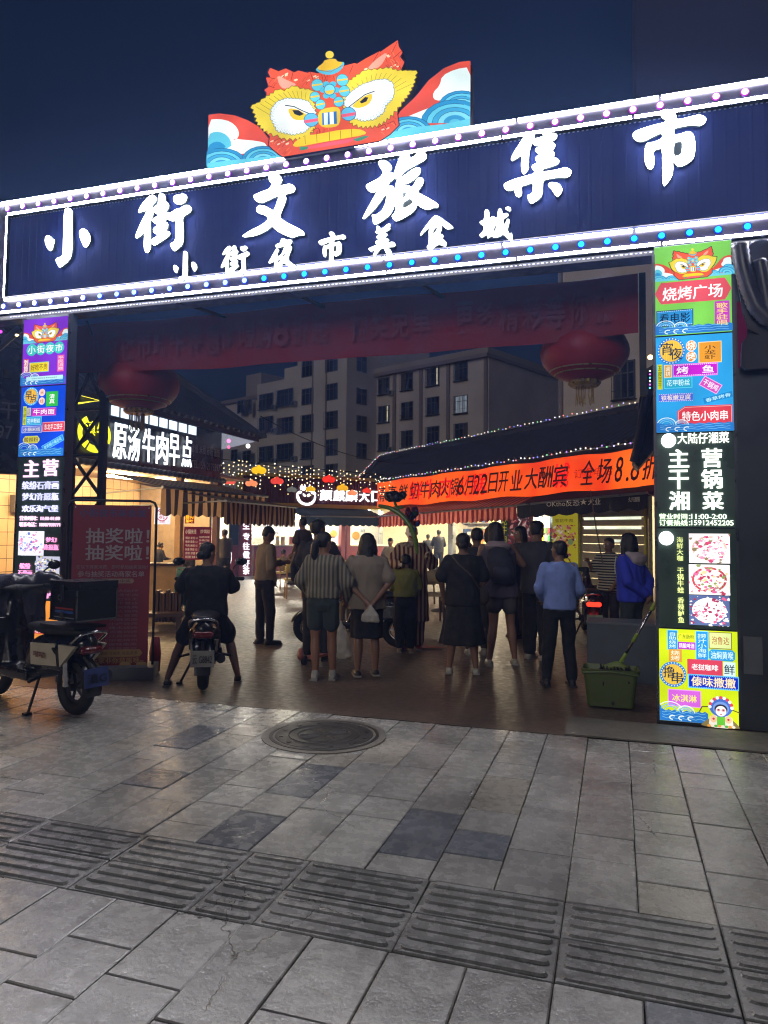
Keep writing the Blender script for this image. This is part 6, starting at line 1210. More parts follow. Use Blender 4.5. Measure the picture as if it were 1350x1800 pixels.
    def shell(rings_):
        vs = []; n2 = 18
        for z, yo, rx, ry in rings_:
            for j in range(n2): a = 2 * math.pi * j / n2; vs.append(P(rx * math.cos(a), yo + ry * math.sin(a), z))
        h.add(vs, [(i * n2 + j, i * n2 + (j + 1) % n2, (i + 1) * n2 + (j + 1) % n2, (i + 1) * n2 + j) for i in range(len(rings_) - 1) for j in range(n2)] + [tuple(range(n2 - 1, -1, -1)), tuple((len(rings_) - 1) * n2 + j for j in range(n2))])
    cap = [(.03, -.02, .082, .088), (.06, -.014, .088, .1), (.095, -.012, .076, .09), (.122, -.012, .045, .055), (.132, -.012, .012, .014)]
    if hs == 'short': shell([(-.045, -.045, .06, .045), (-.01, -.038, .076, .066), (.02, -.03, .083, .08)] + cap[1:])
    elif hs == 'crew': shell([(-.05, -.04, .055, .045), (-.01, -.035, .075, .066), (.03, -.022, .082, .082), (.06, -.012, .083, .094), (.09, -.012, .07, .082), (.115, -.012, .04, .05), (.122, -.012, .01, .012)])
    elif hs == 'bun': shell([(-.06, -.045, .05, .04), (-.01, -.035, .076, .066), (.02, -.03, .083, .08)] + cap[1:]); h.ball(P(0, -.115, -.02), .045, None, 12, 8)
    elif hs == 'long': shell([(-.30, -.075, .05, .03), (-.22, -.08, .085, .045), (-.1, -.065, .1, .06), (-.02, -.045, .1, .08), (.03, -.022, .095, .092)] + cap[1:]); [h.capsule([P(s * .075, .01, .03), P(s * .092, .0, -.08), P(s * .09, .0, -.22)], [.03, .035, .02], 8) for s in (-1, 1)]
    elif hs == 'bob': shell([(-.13, -.03, .088, .07), (-.11, -.032, .105, .085), (-.03, -.03, .1, .09), (.03, -.02, .096, .096)] + cap[1:]); [h.capsule([P(s * .082, .02, .04), P(s * .1, .02, -.03), P(s * .098, .02, -.1)], [.03, .036, .03], 8) for s in (-1, 1)]
    elif hs == 'pony': shell([(-.05, -.045, .055, .04), (-.01, -.038, .078, .066), (.02, -.03, .084, .082)] + cap[1:]); h.capsule([P(0, -.1, .03), P(-.02, -.15, -.02), P(-.03, -.14, -.14), P(-.02, -.11, -.25)], [.03, .042, .045, .015], 10)
    elif hs == 'curly': 
        rr_ = random.Random(4); shell([(-.08, -.05, .08, .06), (-.02, -.035, .1, .085), (.04, -.02, .105, .1)] + [(.1, -.012, .09, .09), (.13, -.012, .05, .05)]); [h.ball(P(.095 * math.cos(a_), -.03 + .09 * math.sin(a_), zz_), .035, None, 8, 6) for a_, zz_ in [(rr_.uniform(2.6, 6.9), rr_.uniform(-.08, .1)) for _ in range(26)]]
    if hs != 'none': make(h, 'hair', HM, max(.008, vox * .8) / k, 2, .004, 26)
    # --- top
    if top:
        c, ln, slv, loose, stripes = (list(top) + [0] * 5)[:5]; slv = slv or 'none'; loose = loose or 0; lo = 1 + (loose or 0); hem = .93 - (ln or 0); u = MB()
        ring = [(hem, .17, .13), (hem + .08, .172, .13), (1.08, .158, .125), (1.22, .168, .128), (1.34, .182, .118), (1.41, .15, .092), (1.45, .085, .07)]
        if hem < .75: ring = [(hem, .19, .15), (hem + .1, .185, .145)] + [(.95, .175, .135)] + ring[2:]
        u.rings([(U(0, 0, z), rx * Bd * lo, ry * lo) for z, rx, ry in ring], 22)
        for i in (0, 1):
            if slv == 'short': e_ = sh[i].lerp(el[i], .82); u.capsule([sh[i] + Vector((0, 0, -.014)), e_], [.058 + .01 * loose, .068 * lo], 14)
            elif slv in ('long', 'puff'): pf = 1.25 if slv == 'puff' else 1; u.capsule([sh[i] + Vector((0, 0, -.01)), el[i]], [.057 + .01 * loose, .056 * lo * pf], 14); u.capsule([el[i], el[i].lerp(wr[i], .97)], [.056 * lo * pf, .04 * lo], 14)
        make(u, 'top', c if not isinstance(c, str) else cloth(c), vox / k, 2, .012, 6.5)
    if bottom:
        kind, c, zl = bottom; u = MB(); m = c if not isinstance(c, str) else cloth(c)
        if kind in ('trousers', 'wide', 'shorts'):
            lo = 1.3 if kind == 'wide' else 1.0; u.rings([(Vector((0, 0, .80 + dz)), .15 * Bd, .11), (Vector((0, -.01, .88 + dz)), .182 * Bd, .132), (Vector((0, 0, .97 + dz)), .168 * Bd, .125), (Vector((0, 0, 1.02 + dz)), .158 * Bd, .118)], 20)
            for i in (0, 1):
                if kind == 'shorts': e_ = hp[i].lerp(kn[i], zl); u.capsule([hp[i], e_], [.105 * Bd, .098 * Bd], 14)
                else:
                    u.capsule([hp[i], kn[i]], [.1 * Bd, .075 * lo], 14); u.capsule([kn[i], an[i].lerp(kn[i], zl)], [.075 * lo, .06 * lo], 14)
            make(u, 'trousers' if kind != 'shorts' else 'shorts', m, vox / k, 2, .011, 7)
        elif kind == 'skirt':
            zl_, flare = zl; vs = []; n2 = 40; zs = [zl_ + (1.0 - zl_) * f for f in (0, .06, .2, .4, .6, .8, .92, 1)]
            for z in zs:
                f = (1.0 - z) / max(.01, 1.0 - zl_); rx = .165 + (flare - .0) * f; ry = .13 + flare * .8 * f; rx = max(rx, .18) if .75 < z < .95 else rx
                for j in range(n2): a = 2 * math.pi * j / n2; q = 1 + .05 * f * math.sin(9 * a + len(label)) + .03 * f * math.sin(5 * a); vs.append(Vector((rx * Bd * q * math.cos(a), ry * q * math.sin(a), z + dz)))
            u.add(vs, [(i * n2 + j, i * n2 + (j + 1) % n2, (i + 1) * n2 + (j + 1) % n2, (i + 1) * n2 + j) for i in range(len(zs) - 1) for j in range(n2)] + [tuple(range(n2 - 1, -1, -1)), tuple((len(zs) - 1) * n2 + j for j in range(n2))]); make(u, 'skirt', m, vox / k, 2, .004, 8)
    # --- shoes
    if shoes:
        for i in (0, 1):
            u = MB(); sg = -1 if i == 0 else 1; a = an[i]
            u.capsule([a + Vector((0, -.045, -.052)), a + Vector((0, .04, -.052)), a + Vector((sg * .012, .15, -.058))], [.042, .044, .034], 12)
            if shoes[0] != '!': u.capsule([a + Vector((0, -.01, -.04)), a + Vector((0, -.01, .0))], [.046, .044], 12)
            q = remesh(u, .010, smooth=2); q.v = [(v[0], v[1], max(v[2], a.z - .08)) for v in q.v]; scale(q); q.build('shoe', mat(shoes.strip('!'), .5), t, True)
            s2 = MB(); s2.box(a.x + sg * .005, a.y + .045, a.z - .074, .085, .27, .018); scale(s2); s2.build('sole', mat('8a8680' if shoes[0] != '1' else '2a2a2c', .7), t)
    if extra: extra(t, U, hd, scale, make, sh, el, wr, k)
    t.rotation_euler = (0, 0, face)
    return t
# NOTE: geometry is built relative to the root; rotation turns the whole figure about its feet
def foot(px, py): g = ground(px, py); return (g.x, g.y)
def hgt(px_top, py_top, pos):
    g = Vector((pos[0], pos[1], 0)); d = (R.transposed() @ Vector((pos[0], pos[1], -EYE))).z; return at_depth(px_top, py_top, d).z
def view_ang(pos): return math.atan2(pos[1], pos[0]) - math.pi / 2   # heading straight away from the camera
def p_at(label, foot_px, top_py, turn=0, top_px=None, **kw):
    pos = foot(*foot_px); H = hgt(top_px or foot_px[0], top_py, pos) * 1.0; hair_pad = 1.02
    return person(label, pos, H / hair_pad, view_ang(pos) + math.radians(turn), **kw), pos, H
INFO = {}
def stripes(c1, c2, sc, ax='X', r=.85):
    m = bpy.data.materials.new('striped'); m.use_nodes = True; n = m.node_tree.nodes; l = m.node_tree.links; b = n['Principled BSDF']; b.inputs['Roughness'].default_value = r
    tc = n.new('ShaderNodeTexCoord'); wv = n.new('ShaderNodeTexWave'); wv.wave_type = 'BANDS'; wv.bands_direction = ax; wv.inputs['Scale'].default_value = sc; wv.inputs['Distortion'].default_value = .4; l.new(tc.outputs['Object'], wv.inputs['Vector'])
    rp = n.new('ShaderNodeValToRGB'); rp.color_ramp.interpolation = 'EASE'; rp.color_ramp.elements[0].color = lin(c1); rp.color_ramp.elements[0].position = .35; rp.color_ramp.elements[1].color = lin(c2); rp.color_ramp.elements[1].position = .65; l.new(wv.outputs[0], rp.inputs[0]); l.new(rp.outputs[0], b.inputs['Base Color'])
    bp = n.new('ShaderNodeBump'); bp.inputs['Strength'].default_value = .3; bp.inputs['Distance'].default_value = .01; l.new(wv.outputs[0], bp.inputs['Height']); l.new(bp.outputs[0], b.inputs['Normal']); return m
def bag_obj(name, label, cat, top, h, w_, c, dep=None):
    b = MB(); dep = dep or w_ * .7; b.rings([(top - V(0, 0, h), w_ * .44, dep * .44), (top - V(0, 0, h * .93), w_ * .5, dep * .5), (top - V(0, 0, h * .6), w_ * .47, dep * .47), (top - V(0, 0, h * .3), w_ * .3, dep * .3), (top - V(0, 0, h * .1), w_ * .1, dep * .1), (top, w_ * .06, dep * .06)], 20)
    q = remesh(b, w_ / 34, smooth=2, disp=w_ * .05, dscale=2.6 / w_); return tag(q.build(name, c, None, True), label, cat)
M_BAG = mat('b8b4aa', .35, vary=.1, bump=.3, trans=0, alpha=.62)
# 1 man standing in profile at left, looking down at phone, tan long shirt
def phone_arm(t, U, hd, scale, make, sh, el, wr, k):
    b = MB(); c = (wr[0] + wr[1]) / 2; b.box(0, .0, 0, .075, .15, .009); b.v = [(v[0] + c.x, v[1] + c.y + .09, v[2] + c.z + .03) for v in b.v]; scale(b); o = b.build('phone', mat('101014', .2), t)
p_at('man in tan shirt and dark trousers standing in profile, head bowed over his phone', (463, 1132), 922, -70, top_px=466, sk='7c5844', top=('8d7a62', .0, 'long', .12), bottom=('trousers', '241d20', .06), hair=('crew', '0d0c0e'), shoes='1c1a1c', arms=((-.22, .02, 1.14), (-.07, .26, 1.17), (.22, .0, 1.12), (.12, .1, .93)), head=(0, -.5), lean=(0, .04), extra=None, legs=((-.09, -.02, .49), (-.09, -.02, .08), (.09, .06, .49), (.09, .06, .08)))
# 2 ponytail woman in ribbed pale top and shorts
p_at('woman with ponytail in ribbed grey top and dark green shorts, seen from behind', (566, 1195), 932, -12, sk='8a624c', top=(stripes('57534c', '86816f', 7.5), -.02, 'puff', .2), bottom=('shorts', '343f40', .62), hair=('pony', '0b0a0d'), shoes='8f8d86', arms=((-.27, .03, 1.14), (-.2, .18, .98), (.28, .03, 1.13), (.24, .15, .93)), legs=((-.09, .02, .49), (-.08, .0, .08), (.1, .06, .49), (.11, .08, .08)), head=(-.5, 0))
# man behind her carrying a child
p_at('tall dark haired man behind the ponytail woman, holding a small child', (556, 1160), 910, -5, top_px=563, sk='6a4c3c', top=('23222a', .02, 'short', .08), bottom=('trousers', '17171d', .05), hair=('short', '0b0a0d'), arms=((-.22, .1, 1.14), (-.1, .28, 1.2), (.24, .06, 1.14), (.1, .26, 1.15)), head=(-.8, 0))
pos_k = foot(548, 1160); person('small child held up at the left shoulder of the tall dark haired man', (pos_k[0] - .2, pos_k[1] + .12), .95, 1.2, sk='7c5844', top=('3a2c2c', 0, 'short', .1), bottom=('trousers', '22202a', .1), hair=('short', '0c0a0c'), z0=.78, near=False, legs=((-.08, .2, .62), (-.08, .18, .3), (.08, .2, .62), (.08, .18, .3)))
# 3 woman in beige T-shirt, hands clasped behind, holding a bag
def straps(t, U, hd, scale, make, sh, el, wr, k): pass
w3, pos3, H3 = p_at('woman in beige T-shirt and black skirt with hands clasped behind her back', (644, 1190), 934, 8, top_px=655, sk='7a5a48', top=('7d7264', .12, 'short', .22), bottom=('skirt', '0c0c10', (.47, .02)), hair=('long', '120e10'), shoes='!101012', arms=((-.255, -.1, 1.13), (-.06, -.19, .93), (.255, -.1, 1.13), (.05, -.2, .9)), legs=((-.1, .0, .47), (-.11, -.02, .1), (.1, .03, .47), (.11, .02, .1)), head=(-.45, 0), build=1.08)
c = (Matrix.Rotation(view_ang(pos3) + math.radians(8), 3, 'Z') @ V(.0, -.26, 0)); bag_obj('plastic_bag', 'small clear plastic bag held behind the woman in beige T-shirt', 'plastic bag', V(pos3[0] + c.x, pos3[1] + c.y, H3 * .505), .17, .19, M_BAG)
g = ground(597, 1156); bag_obj('plastic_bag', 'large pale plastic bag standing on the yard floor between two women', 'plastic bag', V(g.x, g.y, .46), .46, .3, M_BAG)
# 4 child in yellow green top
p_at('child in yellow-green top and wide black trousers watching the clown', (712, 1146), 972, 0, top_px=711, sk='7a5a46', top=('6c6a2c', -.04, 'long', .22), bottom=('wide', '0b0b0e', .12), hair=('short', '0d0b0c'), shoes='8a7866', arms=((-.25, .05, 1.14), (-.12, .2, 1.0), (.25, .05, 1.14), (.14, .2, 1.0)))
# 5 clown
CR = stripes('5c1f22', 'b49c7c', 5.5)
def clown_x(t, U, hd, scale, make, sh, el, wr, k):
    b = MB(); b.rings([(hd(0, .012, -.1), .03, .035), (hd(0, .012, -.06), .062, .075), (hd(0, .008, 0), .08, .098), (hd(0, .0, .05), .082, .1), (hd(0, 0, .09), .06, .07), (hd(0, 0, .12), .02, .03)], 18); q = remesh(b, .01, smooth=2); scale(q); m = q.build('mask', mat('ece6dc', .4), t, True)
    b = MB(); b.ball(hd(0, .118, -.01), .022, mat('a81c1c', .3)); b.capsule([hd(-.045, .088, -.04), hd(0, .1, -.065), hd(.045, .088, -.04)], [.008, .014, .008], 8, mat('8c1418', .4)); 
    for s in (-1, 1): b.ball(hd(s * .034, .092, .025), .014, mat('0a0a0c', .3), 8, 6, (1, .5, 1.3)); b.ball(hd(s * .034, .088, .058), .02, mat('2a4a9c', .4), 8, 6, (.8, .4, 1.2))
    scale(b); b.build('face_paint', None, m)
    b = MB(); rr_ = random.Random(2); cols_ = ['8c1f24', '2c3c9c', '5c2c7c', 'a84a24', '2c6a4c', '7c1c5c']
    for i in range(42):
        a = rr_.uniform(0, 6.28); z = rr_.uniform(.09, .34); r = .11 * (1 - max(0, z - .1) * 2.2) ; b.ball(hd(r * math.cos(a), -.02 + r * math.sin(a) * .8, z), .035, mat(rr_.choice(cols_), .8, vary=.1, bump=.2), 7, 5)
    scale(b); b.build('wig', None, t, True)
    b = MB(); 
    for i in range(20): a = i / 20 * 6.283; b.capsule([U(.05 * math.cos(a), .05 * math.sin(a), 1.44), U(.15 * math.cos(a), .13 * math.sin(a), 1.41 + .02 * (i % 2))], [.02, .03], 6)
    scale(b); b.build('ruffle_collar', mat('a08c7c', .8), t, True)
clw, posc, Hc = p_at('clown in red striped costume with painted mask and coloured wig facing the crowd', (722, 1140), 918, 186, top_px=716, sk='b8a898', top=(CR, .55, 'puff', .28), bottom=('wide', CR, .05), hair=('none', '000000'), shoes='7c1c1c', arms=((-.27, .1, 1.18), (-.2, .3, 1.28), (.27, .1, 1.16), (.2, .28, 1.16)), extra=clown_x)
CPl = Plane((posc[0], posc[1] - .45), (1, 0)); b = MB(); b.capsule([CPl.hit(*p) for p in ((667, 889), (686, 893), (706, 905), (722, 925), (731, 950), (733, 972))], [.022, .03, .034, .034, .032, .02], 12); tag(b.build('long_balloon', mat('5f7c28', .25, coat=.4, vary=.05, bump=0), None, True), 'long curved green balloon held by the clown above the crowd', 'balloon')
t = thing('black_balloon', 'dark rose shaped balloon on a green stem above the clown', 'balloon', CPl.hit(695, 880)); b = MB(); rr_ = random.Random(1)
for i in range(11): a = i * 2.4; q = .012 * i; b.ball(CPl.hit(694, 873) + V(q * math.cos(a), q * math.sin(a), .02 * math.sin(i)), .062, None, 10, 8, (1, .8, .9))
q = remesh(b, .014, smooth=1, disp=.012, dscale=14); q.build('balloon', mat('16161c', .35), t, True); b = MB(); b.capsule([CPl.hit(694, 884), CPl.hit(700, 897), CPl.hit(707, 905)], [.02, .016, .016], 8); b.ball(CPl.hit(704, 892), .04, None, 8, 6, (1.4, .6, .5)); b.build('stem', mat('4a7a2a', .4), t, True)
def xbag(t, U, hd, scale, make, sh, el, wr, k):
    b = MB(); b.rings([(U(.22, .02, .84), .07, .05), (U(.225, .02, .9), .1, .065), (U(.22, .02, 1.0), .1, .06), (U(.21, .02, 1.06), .08, .04)], 16); o = make(b, 'shoulder_bag', cloth('2c241f', .3, 60)); b = MB(); b.tube([U(.2, -.05, 1.04), U(.1, -.15, 1.2), U(-.05, -.145, 1.33), U(-.13, -.09, 1.43)], .012, 6); scale(b); b.build('strap', mat('3c3028', .6), o)
# 6 woman in black dress
p_at('woman in long black dress and pale flip-flops seen from behind', (813, 1184), 934, 0, top_px=808, sk='7c5c4a', top=('0b0b0f', .1, 'short', .2), bottom=('skirt', '0a0a0e', (.36, .10)), hair=('bun', '100d0f'), shoes='!9a988e', arms=((-.27, -.02, 1.14), (-.24, .1, .92), (.27, .03, 1.14), (.2, .18, 1.0)), legs=((-.12, .0, .47), (-.16, -.02, .09), (.12, .0, .47), (.16, -.02, .09)), build=1.06, extra=xbag)
# 7 woman with bob and backpack
def backpack(t, U, hd, scale, make, sh, el, wr, k):
    b = MB(); b.rings([(U(0, -.2, .98), .13, .07), (U(0, -.21, 1.06), .16, .1), (U(0, -.2, 1.25), .155, .095), (U(0, -.18, 1.38), .12, .07), (U(0, -.17, 1.42), .06, .04)], 20); o = make(b, 'backpack', cloth('20222e', .3, 60), disp=.008, ds=7)
    b = MB(); b.rings([(U(0, -.28, 1.03), .1, .04), (U(0, -.29, 1.12), .11, .045), (U(0, -.28, 1.18), .09, .03)], 16); scale(b); b.build('pocket', cloth('262838'), o, True)
    b = MB(); b.rings([(U(0, -.1, 1.37), .14, .09), (U(0, -.12, 1.43), .16, .11), (U(0, -.1, 1.48), .1, .07)], 18); make(b, 'hood', cloth('8c7c80', .3), disp=.008)
p_at('woman with dark bob haircut in pale hooded top and shorts with a dark backpack', (882, 1168), 914, 6, top_px=850, sk='7f5e4c', top=('4c4654', .12, 'none', .2), bottom=('shorts', '4a4648', .5), hair=('bob', '1a1012'), shoes='!8f8a7c', arms=((-.27, .03, 1.14), (-.1, .22, 1.1), (.3, .06, 1.2), (.16, .22, 1.28)), legs=((-.1, .0, .49), (-.15, -.05, .08), (.11, .05, .49), (.16, .06, .08)), lean=(-.12, .06), head=(.3, -.1), extra=backpack)
# 8 young man in grey shirt
p_at('young man in loose grey shirt and black trousers left of the boy in blue', (944, 1158), 912, -25, top_px=945, sk='7a5a48', top=('34353d', .12, 'long', .25), bottom=('wide', '0d0d12', .06), hair=('short', '161214'), shoes='8c8880', arms=((-.27, .0, 1.13), (-.26, .1, .9), (.27, .03, 1.13), (.26, .16, .92)), head=(-.2, 0))
p_at('woman whose face shows beside the young man in the grey shirt', (915, 1120), 922, 120, top_px=932, sk='8a6450', top=('2a2426', .2, 'long', .1), bottom=('trousers', '18161a', .05), hair=('long', '140e0f'), near=False)
# 9 boy in blue sweatshirt
p_at('boy in light blue sweatshirt and dark trousers looking left', (984, 1206), 946, 12, top_px=984, sk='7c5c4a', top=('7388c4', .03, 'long', .16), bottom=('trousers', '12141b', .05), hair=('crew', '0f0d10'), shoes='15151b', arms=((-.23, .02, 1.14), (-.17, .18, 1.0), (.24, .0, 1.13), (.19, .2, 1.0)), legs=((-.12, .02, .49), (-.16, -.02, .09), (.11, .02, .49), (.13, -.04, .09)), head=(.55, 0), build=.95)
# 10 boy in striped T-shirt behind, holding a stick
_, posb, Hb = p_at('boy in black and white striped T-shirt holding a thin stick, facing the camera', (1072, 1128), 942, 150, top_px=1072, sk='7c5c48', top=(stripes('1c1c22', 'a8a498', 8, 'Z'), .1, 'short', .2), bottom=('trousers', '1c1a20', .1), hair=('crew', '121014'), arms=((-.25, .05, 1.12), (-.2, .2, .95), (.24, .12, 1.16), (.2, .3, 1.3)), near=True)
sp = Plane((posb[0], posb[1] - .4), (1, 0)); b = MB(); b.tube([sp.hit(1038, 862), sp.hit(1048, 930), sp.hit(1060, 992)], .009, 6); tag(b.build('stick', mat('5c4c3c', .5)), 'thin brown stick held up by the boy in the striped T-shirt', 'stick')
# 11 woman in blue hoodie, hands behind
def hood(t, U, hd, scale, make, sh, el, wr, k):
    b = MB(); b.rings([(U(0, -.1, 1.30), .08, .05), (U(0, -.12, 1.36), .15, .07), (U(0, -.1, 1.43), .165, .1), (U(0, -.04, 1.48), .12, .09)], 18); make(b, 'hood', cloth('a89ca0', .3), disp=.006)
    b = MB(); b.tube([U(-.05, .16, 1.42), U(-.06, .18, 1.3), U(-.055, .18, 1.2)], .006, 5); scale(b); b.build('drawstring', mat('c8c4c0', .7), t)
p_at('woman with long black hair in bright blue hoodie, hands behind her back', (1112, 1180), 934, 62, top_px=1106, sk='80604e', top=('2c38b8', .06, 'long', .24), bottom=('trousers', '2c3034', .06), hair=('long', '121012'), shoes='1c1c20', arms=((-.24, -.08, 1.12), (-.04, -.2, .97), (.24, -.1, 1.12), (.02, -.21, .95)), head=(-.15, 0), lean=(0, .05), extra=hood)
# 12 small child in red behind beige woman
p_at('small child in dark red jacket and tan trousers between the two women', (608, 1110), 1004, 20, top_px=612, sk='7a5846', top=('5a1420', .05, 'long', .2), bottom=('trousers', '6c5a44', .06), hair=('short', '0f0c0e'), near=True)
# legs of people standing behind the front row
p_at('man in dark jacket behind the woman in the black dress', (838, 1150), 925, 10, top_px=838, sk='6c5040', top=('2c2a2e', .05, 'long', .1), bottom=('trousers', '3c352e', .06), hair=('short', '0f0d0f'), near=False, shoes='8a8478')
# rider on scooter (added with the scooter below)
# seated and standing people deeper in the market
for lb, fx, top, tr_, sk_, tc_, bc_, hr, st in (
    ('seated man in brown shirt, back to the camera, at the restaurant tables', (518, 1030), 956, 0, '6a5040', '5c4c40', '1c1a1c', 'crew', 1), ('seated boy facing right beside the seated man in brown', (497, 1028), 963, -60, '8a6a54', '6c6048', '1c1a1c', 'short', 1),
    ('cook in pale cap standing behind the bright kitchen counter', (485, 1004), 934, 180, 'c89c80', 'd8d0c0', '302c2c', 'short', 0), ('man in black seen from behind in the lit shop, right of two', (771, 1010), 930, 10, '5a4438', '101014', '101014', 'short', 0),
    ('man in black seen from behind in the lit shop, left of two', (752, 1008), 938, 20, '5a4438', '141418', '101014', 'crew', 0), ('young man in pale shirt seated facing the camera behind the clown', (686, 1022), 942, 160, 'a07860', 'b0a890', '2a2830', 'short', 1),
    ('bald man seated facing the camera behind the woman in beige', (645, 1022), 936, 170, '9a7258', '2a2a34', '1c1c20', 'none', 1), ('man in grey standing at the left stall behind the rider', (393, 1040), 928, 30, '6c5040', '4c4840', '1c1a1c', 'crew', 0),
    ('woman in dark top bending at the left stall under the round logo sign', (277, 1035), 952, -60, '7c5c48', '1c1c20', '1c1a1c', 'bun', 0), ('person in brown at the menu board under the left awning', (330, 1040), 932, -20, '6a4c3c', '6a4c30', '2c2420', 'short', 0),
    ('woman in pale top facing the camera between black dress and bob haired woman', (823, 1100), 952, 170, 'a07c64', 'a89c88', '2c2a2c', 'long', 0)):
    pos = foot(*fx); d = (R.transposed() @ Vector((pos[0], pos[1], -EYE))).z; Ht = at_depth(fx[0], top, d).z
    if st: person(lb, pos, Ht / (1.33 / 1.7) / 1.02, view_ang(pos) + math.radians(tr_), sk=sk_, top=(tc_, 0, 'long', .1), bottom=('trousers', bc_, .06), hair=(hr, '100e10'), near=False, seat=-.42, legs=((-.12, .38, .50), (-.12, .36, .08), (.12, .38, .50), (.12, .36, .08)), arms=((-.25, .1, 1.12), (-.18, .32, 1.1), (.25, .1, 1.12), (.18, .32, 1.1)), head=(0, -.2))
    else: person(lb, pos, Ht / 1.02, view_ang(pos) + math.radians(tr_), sk=sk_, top=(tc_, .02, 'long', .12), bottom=('trousers', bc_, .06), hair=(hr, '100e10'), near=False, lean=(0, .1 if 'bending' in lb else 0), head=(0, -.15), arms=((-.24, .1, 1.12), (-.15, .3, 1.1), (.24, .1, 1.12), (.15, .3, 1.1)))
